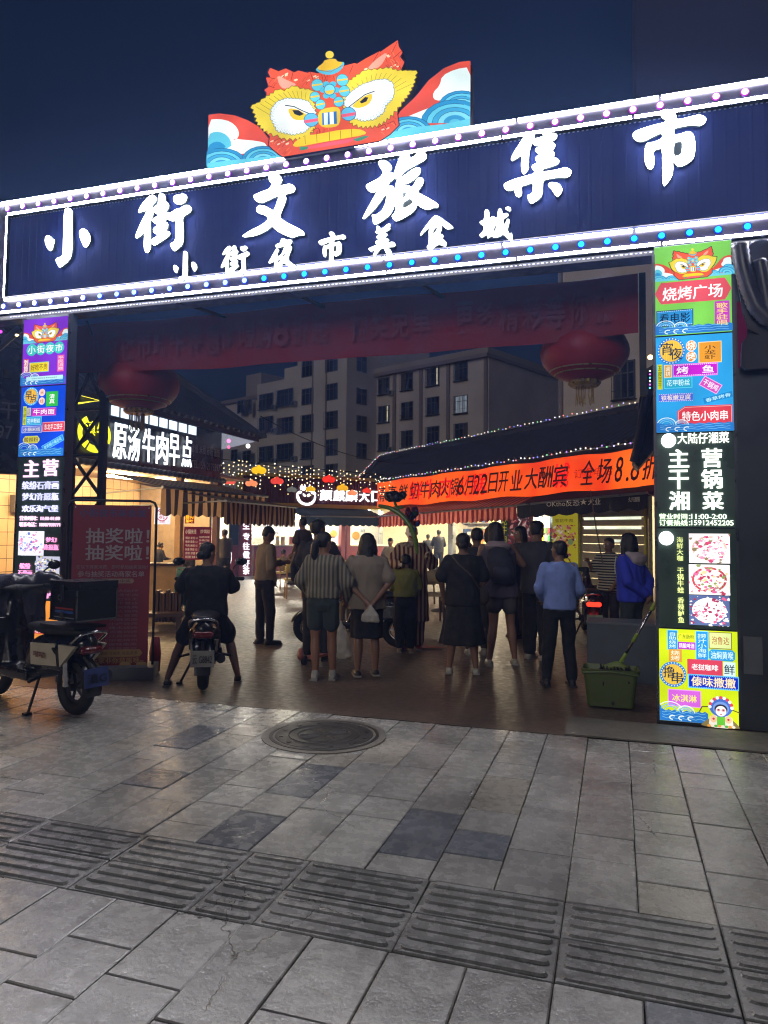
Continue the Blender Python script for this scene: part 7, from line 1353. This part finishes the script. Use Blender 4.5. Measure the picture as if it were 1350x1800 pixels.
# ================================================================ SCOOTERS
M_BLK = mat('0c0c11', .3, vary=.1, bump=.03, coat=.3); M_RUB = mat('0d0d0e', .75, vary=.1, bump=.3, bs=60); M_CHR = mat('b8b8bc', .18, 1, 0, 1, 0); M_DRK = mat('16161a', .6, vary=.15, bump=.1); M_CRM = mat('b0a690', .4, vary=.1, bump=.03, coat=.2)
def scooter(label, loc, ang, body=M_BLK, side=None, box=False, plate='38 7Y5', plate_c='8a867c', tail=0.15, seat_h=.74, mirrors=True, cover=False, group=None, head=False):
    t = thing('scooter', label, 'scooter', (loc[0], loc[1], 0), group); ox, oy = loc
    def fin(b, nm, m=None, par=t, sm=False): b.v = [(v[0] + ox, v[1] + oy, v[2]) for v in b.v]; return b.build(nm, m, par, sm)
    def rm(b, nm, m, vox=.014, sm=3, par=t): return fin(remesh(b, vox, smooth=sm), nm, m, par, True)
    for y in (0, 1.27):
        b = MB(); 
        pts = [(0, y + .185 * math.cos(a * math.pi / 14), .235 + .185 * math.sin(a * math.pi / 14)) for a in range(29)]; b.tube(pts, .052, 10, closed=False); w_ = fin(b, 'wheel', M_RUB, t, True)
        b = MB(); b.tube([(0, y + .125 * math.cos(a * math.pi / 12), .235 + .125 * math.sin(a * math.pi / 12)) for a in range(25)], .016, 6, closed=False); b.tube([(-.06, y, .235), (.06, y, .235)], .03, 10)
        for k in range(5): a = k * 1.2566; b.tube([(0, y, .235), (0, y + .125 * math.cos(a), .235 + .125 * math.sin(a))], .013, 5)
        fin(b, 'rim', M_CHR if not box else M_DRK, w_)
        b = MB(); r_ = .262; K = 9; a0, a1 = (-.2, 2.2) if y == 0 else (.3, 2.9); vs = []
        for i in range(K + 1):
            a = a0 + (a1 - a0) * i / K; 
            for x, q in ((-.075, .97), (-.05, 1.0), (.05, 1.0), (.075, .97)): vs.append((x, y - r_ * q * math.cos(a) if y == 0 else y - r_ * q * math.cos(a), .235 + r_ * q * math.sin(a)))
        b.add(vs, [(i * 4 + j, i * 4 + j + 1, i * 4 + j + 5, i * 4 + j + 4) for i in range(K) for j in range(3)]); fin(b, 'fender', body, t, True)
    b = MB(); b.capsule([(0, -.12, .60), (0, .1, .56), (0, .5, .5), (0, .62, .34)], [.10, .135, .14, .1], 14); b.frame_box((-.15, .0, .38), (.3, 0, 0), (0, .45, 0), (0, 0, .2)); b.frame_box((-.16, .5, .24), (.32, 0, 0), (0, .5, 0), (0, 0, .09)); b.capsule([(0, .98, .3), (0, 1.06, .6), (0, 1.02, .88)], [.12, .13, .08], 12); b.frame_box((-.17, .98, .34), (.34, 0, 0), (0, .06, .0), (0, .0, .42)); b.capsule([(0, 1.2, .45), (0, 1.1, .7)], [.09, .09], 10)
    b.tube([(-.05, .05, .5), (-.08, 0, .3)], .03, 6); rm(b, 'body', body)
    b = MB(); b.capsule([(0, -.1, seat_h - .03), (0, .15, seat_h - .02), (0, .38, seat_h - .05), (0, .62, seat_h - .04)], [.09, .125, .115, .075], 14, ); b.v = [(v[0] * 1.15, v[1], seat_h - .04 + (v[2] - seat_h + .04) * .5) for v in b.v]; fin(b, 'seat', M_DRK, t, True)
    b = MB(); b.capsule([(0, 1.02, .85), (0, .98, 1.0)], [.06, .05], 10); b.capsule([(-.34, .9, 1.03), (-.15, .97, 1.02), (0, .99, 1.0), (.15, .97, 1.02), (.34, .9, 1.03)], [.018, .02, .05, .02, .018], 10); fin(b, 'handlebar', M_DRK, t, True)
    for s in (-1, 1):
        b = MB(); b.capsule([(s * .24, .93, 1.03), (s * .36, .89, 1.03)], [.021, .021], 8); fin(b, 'grip', M_RUB, t, True); b = MB(); b.tube([(s * .2, .97, 1.05), (s * .34, .98, 1.03)], .006, 5); fin(b, 'brake_lever', M_CHR, t)
        if mirrors: b = MB(); b.tube([(s * .2, .96, 1.03), (s * .26, .99, 1.16), (s * .3, .97, 1.2)], .007, 6); mm = fin(b, 'mirror_arm', M_DRK, t); b = MB(); b.ball((0, 0, 0), .06, None, 14, 8, (1.15, .3, .75)); b.v = [(v[0] + s * .34, v[1] + .95, v[2] + 1.22) for v in b.v]; fin(b, 'mirror', M_BLK, mm, True)
        b = MB(); b.tube([(s * .06, 1.27, .235), (s * .06, 1.17, .55)], .022, 8); fin(b, 'fork', M_CHR, t)
        b = MB(); b.tube([(s * .09, .0, .25), (s * .12, -.02, .5)], .025, 8); fin(b, 'shock', M_CHR, t)
        if side: b = MB(); b.add([(s * .155, .05, .42), (s * .165, .42, .4), (s * .16, .45, .58), (s * .145, .1, .6)] + [(s * .13, .05, .42), (s * .13, .42, .4), (s * .13, .45, .58), (s * .13, .1, .6)], [(0, 1, 2, 3), (4, 7, 6, 5), (0, 4, 5, 1), (1, 5, 6, 2), (2, 6, 7, 3), (3, 7, 4, 0)]); fin(b, 'side_panel', side, t); b = MB(); b.add([(s * .15, -.2, .6), (s * .158, .0, .42), (s * .158, .03, .6)] + [(s * .12, -.2, .6), (s * .12, .0, .42), (s * .12, .03, .6)], [(0, 1, 2), (5, 4, 3), (0, 3, 4, 1), (1, 4, 5, 2), (2, 5, 3, 0)]); fin(b, 'side_panel', side, t)
    b = MB(); b.capsule([(-.13, -.12, .62), (-.13, -.24, .7), (0, -.27, .72), (.13, -.24, .7), (.13, -.12, .62)], [.012] * 5, 8); fin(b, 'grab_rail', M_CHR, t, True)
    b = MB(); b.capsule([(-.07, -.2, .56), (.07, -.2, .56)], [.035, .035], 10); fin(b, 'tail_light', glow('ff2818', tail) if tail > .5 else mat('5a1010', .2), t, True)
    b = MB(); b.frame_box((-.11, -.29, .27), (.22, 0, 0), (0, -.01, 0), (0, .02, .15)); pz = fin(b, 'number_plate', mat(plate_c, .5), t); b = MB(); PP = Plane((0, -.304), (1, 0)); write(b, PP, plate, -.09, .3, .09, .38, -.0, mat('2a2a2c', .6, vary=0, bump=0), .02); b.v = [(v[0], -.306 + (v[2] - .27) * .13, v[2]) for v in b.v]; fin(b, 'plate_number', None, pz)
    b = MB(); b.tube([(0, -.1, .5), (0, -.27, .38)], .02, 6); fin(b, 'plate_bracket', M_DRK, t)
    b = MB(); b.tube([(-.1, .38, .3), (-.24, .3, .02)], .013, 6); b.box(-.25, .3, .012, .06, .05, .02); fin(b, 'side_stand', M_DRK, t); b = MB(); b.tube([(.13, .1, .3), (.17, -.2, .33)], .045, 10); fin(b, 'exhaust', M_DRK, t)
    b = MB(); b.tube([(-.16, .3, .3), (-.26, .28, .28)], .014, 6); b.tube([(.16, .3, .3), (.26, .28, .28)], .014, 6); fin(b, 'foot_peg', M_DRK, t)
    b = MB(); b.ball((0, 1.14, .78), .075, None, 14, 8, (1.2, .6, .8)); fin(b, 'headlight', mat('8a9098', .1, .3), t, True)
    if box:
        def finb(b, nm, m=None, par=t, sm=False): b.v = [(v[0], v[1] + .12, v[2]) for v in b.v]; return fin(b, nm, m, par, sm)
        b = MB(); z = seat_h + .07; b.frame_box((-.18, -.38, z), (.36, 0, 0), (0, .37, 0), (0, 0, .25)); bxo = finb(b, 'cargo_box', mat('15161c', .35, .2, .1, 4, .03), t)
        b = MB(); b.frame_box((-.19, -.39, z + .252), (.38, 0, 0), (0, .39, 0), (0, 0, .07)); finb(b, 'box_lid', mat('1a1b22', .3, .3), bxo)
        b = MB()
        for x in (-.19, .178): 
            for y in (-.385, -.02): b.frame_box((x, y, z), (.012, 0, 0), (0, .012, 0), (0, 0, .25))
        b.frame_box((-.192, -.392, z - .004), (.384, 0, 0), (0, .394, 0), (0, 0, .014)); finb(b, 'edge_trim', mat('6a6c74', .25, .9), bxo)
        b = MB(); b.frame_box((-.202, -.22, z + .17), (.01, 0, 0), (0, .05, 0), (0, 0, .12)); b.frame_box((-.21, -.21, z + .15), (.008, 0, 0), (0, .03, 0), (0, 0, .05)); b.frame_box((-.2, -.22, z + .02), (.008, 0, 0), (0, .05, 0), (0, 0, .05)); finb(b, 'latch', M_CHR, bxo)
        b = MB(); SP = Plane((-.2425, 0), (0, -1)); 
        for k, (tx, a, c_, e, f) in enumerate((('07', .1, z + .16, .2, z + .21),)): write(b, SP, tx, a, c_, e, f, 0, mat('7a7c84', .4, vary=0, bump=0), .02)
        b.v = [(-.1815, v[1], v[2]) for v in b.v]; b.frame_box((-.1805, -.34, z + .02), (-.0012, 0, 0), (0, .28, 0), (0, 0, .008)); finb(b, 'box_marking', mat('7a7c84', .4, vary=0, bump=0), bxo)
        b = MB(); b.frame_box((-.1804, -.33, z + .06), (-.001, 0, 0), (0, .26, .0), (0, 0, .02), mat('2c4a8c', .4)); b.frame_box((-.1804, -.33, z + .09), (-.001, 0, 0), (0, .26, .0), (0, 0, .014), mat('8c2c2c', .4)); finb(b, 'box_stripe', None, bxo)
        b = MB(); b.frame_box((-.15, -.3, z - .075), (.3, 0, 0), (0, .5, 0), (0, 0, .02)); finb(b, 'rack', M_DRK, t)
    if cover:
        b = MB(); b.capsule([(-.36, .88, 1.04), (-.3, 1.0, 1.06), (0, 1.1, 1.04), (.3, 1.0, 1.06), (.36, .88, 1.04)], [.06, .085, .09, .085, .06], 12); b.frame_box((-.3, 1.0, .66), (.6, 0, 0), (0, .05, 0), (0, 0, .38)); b.frame_box((-.22, 1.02, .45), (.44, 0, 0), (0, .05, 0), (0, 0, .25)); fin(remesh(b, .02, smooth=5, disp=.02, dscale=6), 'wind_apron', mat('2a2a36', .35, vary=.1, bump=.2, coat=.3), t, True)
        b = MB(); SP = Plane((-.168, 0), (0, -1)); write(b, SP, '喵喵', -.38, .47, -.2, .52, 0, mat('7a2c38', .5, vary=0, bump=0), .03); b.v = [(-.170, v[1], v[2]) for v in b.v]; fin(b, 'side_sticker', None, t)
    rotate_thing(t, ang); return t
def Vang(pos): return view_ang(pos)
scooter('black delivery scooter with cargo box parked at the left edge of the paving', (-4.36, 5.15), math.radians(73), side=M_CRM, box=True, cover=True, plate='滇G', plate_c='2a3668')
ps = foot(357, 1212); va = view_ang(ps); scooter('black scooter seen from behind under the seated rider', ps, va - .05, plate='云 G8842', plate_c='6c6a64')
dr = Matrix.Rotation(va - .05, 3, 'Z') @ V(0, .28, 0); pr_ = (ps[0] + dr.x, ps[1] + dr.y)
d_ = (R.transposed() @ Vector((pr_[0], pr_[1], -EYE))).z; top_z = at_depth(350, 955, d_).z; Hs = (top_z + .13) / 1.01
person('rider in black T-shirt astride the scooter, feet on the ground either side', pr_, Hs, va - .05, sk='7c5c4a', top=('0b0b10', .04, 'short', .2), bottom=('shorts', '0c0c12', .8), hair=('bun', '0d0b0d'), shoes='!2a2426', seat=-.13, legs=((-.27, .2, .46), (-.4, -.02, .08), (.25, .26, .46), (.36, .1, .08)), arms=((-.3, .12, 1.17), (-.33, .36, 1.16), (.3, .12, 1.17), (.33, .36, 1.16)), head=(-.7, -.05), build=1.15)
pm = foot(700, 1138); scooter('dark scooter parked crosswise behind the woman in the beige T-shirt', pm, view_ang(pm) + math.radians(80), plate='9K')
pq = foot(1042, 1128); scooter('dark scooter with glowing red tail light right of the boy in blue', pq, view_ang(pq) + .1, body=mat('30161c', .3, coat=.4), tail=3.2, plate='云G 1882', plate_c='9aa890')
# pedal kick scooter
g = ground(540, 1168); t = thing('kick_scooter', 'small pink and black kick scooter beside the ponytail woman', 'kick scooter', g); M_PNK = mat('9c5a50', .4, vary=.1)
b = MB(); b.frame_box((g.x - .05, g.y, .06), (.11, 0, 0), (.1, .5, 0), (0, 0, .03)); b.build('deck', M_PNK, t)
for q in ((g.x - .02, g.y - .04), (g.x + .1, g.y + .55)): b = MB(); b.tube([(q[0] - .02, q[1], .055), (q[0] + .02, q[1], .055)], .055, 14); b.build('wheel', M_RUB, t)
b = MB(); b.capsule([(g.x + .1, g.y + .52, .08), (g.x + .07, g.y + .45, .72)], [.018, .016], 8); b.build('steering_post', M_PNK, t, True); b = MB(); b.capsule([(g.x - .1, g.y + .45, .73), (g.x + .24, g.y + .45, .73)], [.016, .016], 8); b.build('handlebar', M_DRK, t, True); b = MB(); b.capsule([(g.x - .05, g.y - .08, .1), (g.x - .08, g.y - .02, .16)], [.04, .03], 8); b.build('mudguard', M_PNK, t, True)

# ================================================================ RED PRIZE-DRAW STAND
a0, a1 = ground(128, 1193), ground(273, 1190); dd = (a1 - a0).normalized(); XP = Plane(a1.xy, (dd.x, dd.y)); xs = thing('poster_stand', 'framed dark red prize draw poster stand behind the left scooter', 'poster stand', ((a0 + a1) / 2))
s0, s1 = XP.sz(124, 1050)[0], XP.sz(262, 1050)[0]; zt_, zb_ = XP.sz(200, 888)[1], XP.sz(200, 1170)[1]
b = MB(); b.pbox(XP, s0, zb_, s1, zt_, -.012, 0, mat('74182a', .55, vary=.1, vs=2, bump=.03)); b.build('poster', None, xs)
b = MB(); e = .05; rr_ = .07; pts = [XP.P(s1 + e, .05, -.02), XP.P(s1 + e, zt_ - rr_ + e, -.02), XP.P(s1 + e - .02, zt_ + e - .02, -.02), XP.P(s1 + e - rr_, zt_ + e, -.02), XP.P(s0 - e + rr_, zt_ + e, -.02), XP.P(s0 - e + .02, zt_ + e - .02, -.02), XP.P(s0 - e, zt_ + e - rr_, -.02), XP.P(s0 - e, .05, -.02)]; b.tube(pts, .014, 8); b.build('frame', M_STEEL, xs)
b = MB(); b.pbox(XP, s0 - .08, 0, s1 + .09, .13, -.2, .16); b.build('base', mat('5a5c62', .5, vary=.15, bump=.1), xs)
W_, H_ = s1 - s0, zt_ - zb_; A = Art(XP, .002, 0, .0003); Q = lambda u0, v0, u1, v1: (s0 + W_ * u0, zb_ + H_ * v0, s0 + W_ * u1, zb_ + H_ * v1)
A.text('小街夜市美食城', *Q(.08, .925, .93, .975), '3e3c6c', .03); 
for v in (.76, .655): A.text('抽奖啦！', *Q(.17, v, .98, v + .095), '948a8c', .04)
A.text('在以下商家消费，即可参加抽奖活动！', *Q(.06, .6, .97, .625), '7c6c70', .01); A.text('参与抽奖活动商家名单', *Q(.08, .55, .93, .588), '8c8086', .02)
a = Q(.12, .51, .78, .54); A.poly([(a[0], a[1]), (a[2], a[1]), (a[2] + .02, (a[1] + a[3]) / 2), (a[2], a[3]), (a[0], a[3]), (a[0] - .02, (a[1] + a[3]) / 2)], '8c7468'); A.text('火爆开奖 100%中奖', a[0] + .03, a[1] + .008, a[2] - .02, a[3] - .008, '4a1c20', .01)
for i, tx in enumerate(('大陆仔', '原汤牛肉', '七公主', '大不同干营店', '百调精典', '真鲜火锅鸡', '三七冒菜', '大碗宽面', '小卢烧烤', '建水烧烤', '点点香烧烤', '千江月甜味', '正宗老柳州', '傣味撒撇', '烤豆腐坊')): n = len(tx); A.text(tx, *Q(.84 - .085 * n, .455 - .0255 * i, .86, .472 - .0255 * i), '80606a', .01)
for i, tx in enumerate(('小锅米线', '阿婆烤肠', '鲜果茶')): A.text(tx, *Q(.14, .15 - .03 * i, .4, .168 - .03 * i), '80606a', .01)
a = Q(.22, .055, .9, .1); A.poly([(a[0], a[1] - .01), (a[2], a[1]), (a[2] + .03, (a[1] + a[3]) / 2), (a[2], a[3]), (a[0], a[3])], '8c6c3c'); A.text('消费满额即可抽奖 奖品多多', a[0] + .02, a[1] + .02, a[2] - .02, a[3] - .02, '5a2a1c', .01); A.text('大玩家非你莫属哦~', *Q(.2, .015, .95, .05), '9c7c44', .03)
for u in (.1, .32, .72, .93): c_ = Q(u, 0, u, .02); A.lim = (s0, zb_, s1, 9); A.ell(c_[0], zb_ + .005, .06, .035, 'a08454', 14)
A.lim = None
for u, v in ((.03, .985), (.97, .985)): c_ = Q(u, v, u, v); A.ell(c_[0], c_[1], .006, .006, 'e0e0e4', 8)
A.build('print', xs)
b = MB(); g = XP.P(s1 + .12, .12, -.3); t2 = thing('red_bag', 'red bag of flyers standing behind the prize draw poster', 'bag', g); b = MB(); b.rings([((g.x - .1, g.y, .0), .06, .04), ((g.x - .1, g.y, .2), .07, .05), ((g.x - .1, g.y, .38), .05, .02)], 14); b.build('bag', mat('7c1420', .6, bump=.3), t2, True)

# ================================================================ BUCKET, MOP, BOX
UP = Plane((0, 8.2), (1, 0)); s0, s1 = UP.sz(1032, 1150)[0], UP.sz(1152, 1150)[0] + .05; zt_ = UP.sz(1080, 1098)[1]; ub = thing('utility_box', 'grey painted metal box beside the right gate pillar', 'box', ((s0 + s1) / 2, 8.4, 0))
b = MB(); b.pbox(UP, s0, 0, s1, zt_, -.45, 0); b.build('cabinet', mat('4c545c', .65, .1, .22, 5, .2, 50), ub); b = MB(); b.pbox(UP, s0 - .01, zt_, s1 + .01, zt_ + .02, -.46, .01); b.build('top_plate', mat('5c646c', .6), ub)
g0 = ground(1073, 1246); bk = thing('mop_bucket', 'lime green mop bucket on the yard floor before the grey box', 'bucket', g0); M_GRN = mat('4a5828', .45, vary=.12, vs=4, bump=.08)
def rr(cx, cy, z, w_, d, n=6, r=.04):
    o = []
    for (sx, sy, a0) in ((1, 1, 0), (-1, 1, 90), (-1, -1, 180), (1, -1, 270)):
        for i in range(n): a = math.radians(a0 + 90 * i / (n - 1)); o.append((cx + sx * (w_ / 2 - r) + r * math.cos(a), cy + sy * (d / 2 - r) + r * math.sin(a), z))
    return o
def loops(b, ls_, m=None, cap0=True, cap1=True):
    n = len(ls_[0]); vs = [p for l in ls_ for p in l]; fs = [(i * n + j, i * n + (j + 1) % n, (i + 1) * n + (j + 1) % n, (i + 1) * n + j) for i in range(len(ls_) - 1) for j in range(n)]
    if cap0: fs.append(tuple(range(n - 1, -1, -1)))
    if cap1: fs.append(tuple((len(ls_) - 1) * n + j for j in range(n)))
    b.add(vs, fs, m); return b
cx_, cy_ = g0.x, g0.y + .14; b = MB(); loops(b, [rr(cx_, cy_, .01, .40, .24), rr(cx_, cy_, .30, .47, .28), rr(cx_, cy_, .305, .50, .31), rr(cx_, cy_, .345, .51, .32), rr(cx_, cy_, .345, .48, .29), rr(cx_, cy_, .30, .45, .26), rr(cx_, cy_, .05, .39, .22)]); b.build('tub', M_GRN, bk, True).data.shade_flat()
b = MB(); b.capsule([(cx_ - .24, cy_ - .16, .31), (cx_, cy_ - .17, .335), (cx_ + .24, cy_ - .16, .31)], [.01] * 3, 8); b.build('handle', M_GRN, bk, True); b = MB(); b.tube([(cx_ + .02, cy_ - .12, .05), (cx_ + .02, cy_ - .16, .05)], .014, 8); b.build('drain_plug', M_DRK, bk)
b = MB(); b.add(rr(cx_, cy_, .2, .42, .25), [tuple(range(24))]); b.build('water', mat('2a3030', .08, vary=0, bump=.05, bs=12), bk)
mp_ = thing('mop', 'mop with steel and green handle leaning from the bucket to the pillar', 'mop', (cx_, cy_, .2)); q0 = V(cx_ + .07, cy_ - .02, .36); e_ = Plane((0, GATE_Y + .44), (1, 0)).hit(1151, 1062); P_ = lambda f: q0.lerp(e_, f)
b = MB(); b.tube([P_(0.05), P_(1)], .012, 8); b.build('pole', M_CHR, mp_, True)
for f0, f1 in ((.08, .2), (.42, .52), (.92, 1.02)): b = MB(); b.capsule([P_(f0), P_(f1)], [.019, .017], 8); b.build('grip', mat('7c9430', .45), mp_, True)
b = MB(); b.capsule([q0 + V(-.12, -.02, -.02), q0 + V(.0, -.02, .02), q0 + V(.1, -.03, -.04)], [.03, .04, .03], 8); b.build('head', mat('6a7a34', .5), mp_, True)
b = MB(); rg = random.Random(6)
for i in range(90): a = q0 + V(rg.uniform(-.16, .09), rg.uniform(-.08, .03), rg.uniform(-.03, .01)); b.tube([a, a + V(rg.uniform(-.03, .06), rg.uniform(-.04, .02), -.06), a + V(rg.uniform(-.03, .08), rg.uniform(-.05, .02), -.13)], .008, 4)
b.build('strands', mat('1c1c1e', .95), mp_)
# ================================================================ TABLES, CHAIRS, STOOLS
M_WOOD = mat('9c7440', .45, vary=.2, vs=5, bump=.1); M_WOODD = mat('4a2c18', .5, vary=.2, vs=5, bump=.1); M_SEAT = mat('b0a468', .7, vary=.1, bump=.1)
def chair_proto(label, loc, wood, seatc):
    t = thing('chair', label, 'chair', (loc[0], loc[1], 0), 'wooden chairs at the market tables'); ox, oy = loc
    for sx in (-1, 1):
        for sy in (-1, 1): b = MB(); b.tube([(ox + sx * .21, oy + sy * .2, 0), (ox + sx * .19, oy + sy * .18, .44 if sy > 0 else .66)], .018, 6); b.build('leg', wood, t)
    b = MB(); b.box(ox, oy, .45, .46, .44, .05); b.build('seat', seatc, t)
    b = MB(); b.capsule([(ox - .2, oy - .2, .72), (ox, oy - .24, .74), (ox + .2, oy - .2, .72)], [.06, .065, .06], 8); b.v = [(v[0], v[1], .74 + (v[2] - .73) * 1.9) for v in b.v]; b.build('backrest', seatc, t, True)
    for sx in (-1, 1): b = MB(); b.capsule([(ox + sx * .24, oy + .15, .62), (ox + sx * .24, oy - .18, .66)], [.016, .02], 6); b.build('armrest', wood, t, True)
    return t
ch = [((517, 1052), 'yellow wooden armchair behind the seated man in brown', 8), ((487, 1035), 'pale chair left of the seated man in brown', -30), ((570, 1040), 'pale chair hidden partly by the ponytail woman', 60), ((757, 1088), 'brown wooden chair before the round table, between child and black dress', 170), ((748, 1060), 'brown wooden chair at the left side of the round table', -90), ((600, 1046), 'pale chair at the table behind the two women', 150)]
c0 = None
for fx, lb, rz in ch:
    p = foot(*fx)
    if fx == (517, 1052): c0 = chair_proto(lb, p, M_WOOD, M_SEAT); o = c0
    elif fx == (757, 1088): c1 = chair_proto(lb, p, M_WOODD, mat('8c7c60', .6)); o = c1
    else: o = copy_tree(c1 if fx == (748, 1060) else c0); o.location = (p[0], p[1], 0); o['label'] = lb
    o.rotation_euler = (0, 0, view_ang(p) + math.radians(rz))
def round_table(label, fx, r, top_c):
    p = foot(*fx); t = thing('round_table', label, 'table', (p[0], p[1], 0)); b = MB(); b.lathe([(.001, .72), (r, .72), (r + .005, .74), (r, .76), (.001, .76)], (p[0], p[1], 0), 32); b.build('tabletop', top_c, t); b = MB(); b.lathe([(.25, 0), (.22, .03), (.05, .06), (.04, .72)], (p[0], p[1], 0), 16); b.build('pedestal', M_DRK, t, True); return p
p = round_table('round table crowded with dishes behind the black dress woman', (778, 1074), .62, mat('a89878', .4)); rg = random.Random(8)
for i, (lb, dx, dy, r, h, c_) in enumerate((('white bowl at the left side of the round table', -.42, -.1, .07, .06, 'd8d4c8'), ('small glass on the round table', -.25, .2, .035, .12, 'b8c4c4'), ('steel pot at the middle of the round table', -.05, .05, .13, .12, '8c8c8c'), ('white teapot on the round table', -.3, -.32, .06, .13, 'd0ccc4'), ('red and white carton on the round table', .1, -.35, .05, .15, 'c83c30'))):
    b = MB(); b.lathe([(r * .6, 0), (r, h * .5), (r * .95, h), (r * .85, h), (r * .5, h * .3)], (p[0] + dx, p[1] + dy, .762), 16); tag(b.build(('bowl', 'glass', 'pot', 'teapot', 'carton')[i], mat(c_, .3), None, True), lb, ('bowl', 'glass', 'pot', 'teapot', 'carton')[i])
round_table('table in front of the restaurant counter behind the two women', (592, 1040), .5, mat('9c8c78', .4))
# left stall furniture
TA = Plane(ground(290, 1078).xy, (.9, .43)); s0, z0, s1, z1 = bx(TA, 288, 1012, 44, 36); t = thing('stall_counter', 'light wooden counter at the left stall behind the poster stand', 'counter', TA.P((s0 + s1) / 2, 0)); b = MB(); b.pbox(TA, s0 - .5, .05, s1, z1, -.5, 0, mat('c89a5c', .5)); b.build('front', None, t); b = MB(); b.pbox(TA, s0 - .55, z1, s1 + .05, z1 + .04, -.55, .05, M_WOODD); b.build('top', None, t)
TB = Plane(ground(295, 1100).xy, (.9, .43)); sa_, za_, sb_, zb2 = bx(TB, 293, 1068, 50, 60)
t = thing('wood_stack', 'stack of upright brown folded stools under the left stall', 'stack of stools', TB.P((sa_ + sb_) / 2, 0))
for i in range(9): f = i / 9; b = MB(); s = sa_ + (sb_ - sa_) * f; b.pbox(TB, s, .06, s + (sb_ - sa_) * .085, za_ + (zb2 - za_) * (.92 + .08 * (i % 3 == 1)), -.3 + .03 * (i % 2), -.02 + .03 * (i % 2), mat('5c3418', .5, vary=.25, vs=7, bump=.2)); b.build('stool_board', None, t)
t = thing('low_bench', 'low brown wooden bench on the yard floor left of the rider', 'bench', TB.P(sa_, 0, .3)); b = MB(); b.pbox(TB, sa_ - .5, .2, sb_ + .1, .26, .25, .55, M_WOODD); b.build('plank', None, t)
for s in (sa_ - .4, sb_): b = MB(); b.pbox(TB, s, 0, s + .06, .197, .28, .52, M_WOODD); b.build('leg', None, t)
g = ground(331, 1094); M_TEAL = mat('5c9484', .4, vary=.08); protos = None
for k in range(12):
    lb = 'pale green plastic stool in the stack behind the rider'; z = k * .045
    if k == 0:
        protos = thing('plastic_stool', lb, 'stool', (g.x, g.y, 0), 'stack of green plastic stools'); b = MB(); b.frame_box((g.x - .15, g.y - .15, .42), (.3, 0, 0), (0, .3, 0), (0, 0, .025)); b.build('seat', M_TEAL, protos)
        for sx in (-1, 1):
            for sy in (-1, 1): b = MB(); b.tube([(g.x + sx * .17, g.y + sy * .17, 0), (g.x + sx * .13, g.y + sy * .13, .42)], .022, 4); b.build('leg', M_TEAL, protos)
        b = MB()
        for sx in (-1, 1): b.frame_box((g.x + sx * .15 - .01, g.y - .14, .3), (.02, 0, 0), (0, .28, 0), (0, 0, .1)); b.frame_box((g.x - .14, g.y + sx * .15 - .01, .3), (.28, 0, 0), (0, .02, 0), (0, 0, .1))
        b.build('apron', M_TEAL, protos)
    else: o = copy_tree(protos); o.location = (g.x, g.y, z); o['label'] = lb if k < 11 else 'topmost pale green plastic stool of the stack behind the rider'
b = MB(); g = ground(757, 1139); b.add([(g.x - .2, g.y - .05, .012), (g.x, g.y - .1, .012), (g.x + .22, g.y, .014), (g.x + .05, g.y + .12, .012), (g.x - .15, g.y + .08, .016)], [(0, 1, 2, 3, 4)]); tag(b.build('flyer', mat('a04a44', .7)), 'crumpled reddish flyer lying on the yard floor right of the child', 'flyer')

# ================================================================ AIR: thin blue haze added to imitate lens glare round the signs
HZ = MB(); HZ.box(0, 60, 26, 190, 150, 56); hz = HZ.build('haze', None); hz['kind'] = 'stuff'
hm = bpy.data.materials.new('glare_air'); hm.use_nodes = True; n_ = hm.node_tree.nodes; n_.clear(); o_ = n_.new('ShaderNodeOutputMaterial'); v_ = n_.new('ShaderNodeVolumePrincipled'); v_.inputs['Color'].default_value = (.26, .42, 1, 1); v_.inputs['Density'].default_value = .0050; v_.inputs['Anisotropy'].default_value = .6; hm.node_tree.links.new(v_.outputs[0], o_.inputs['Volume']); hz.data.materials.append(hm)

bpy.data.scenes.remove(WORK)
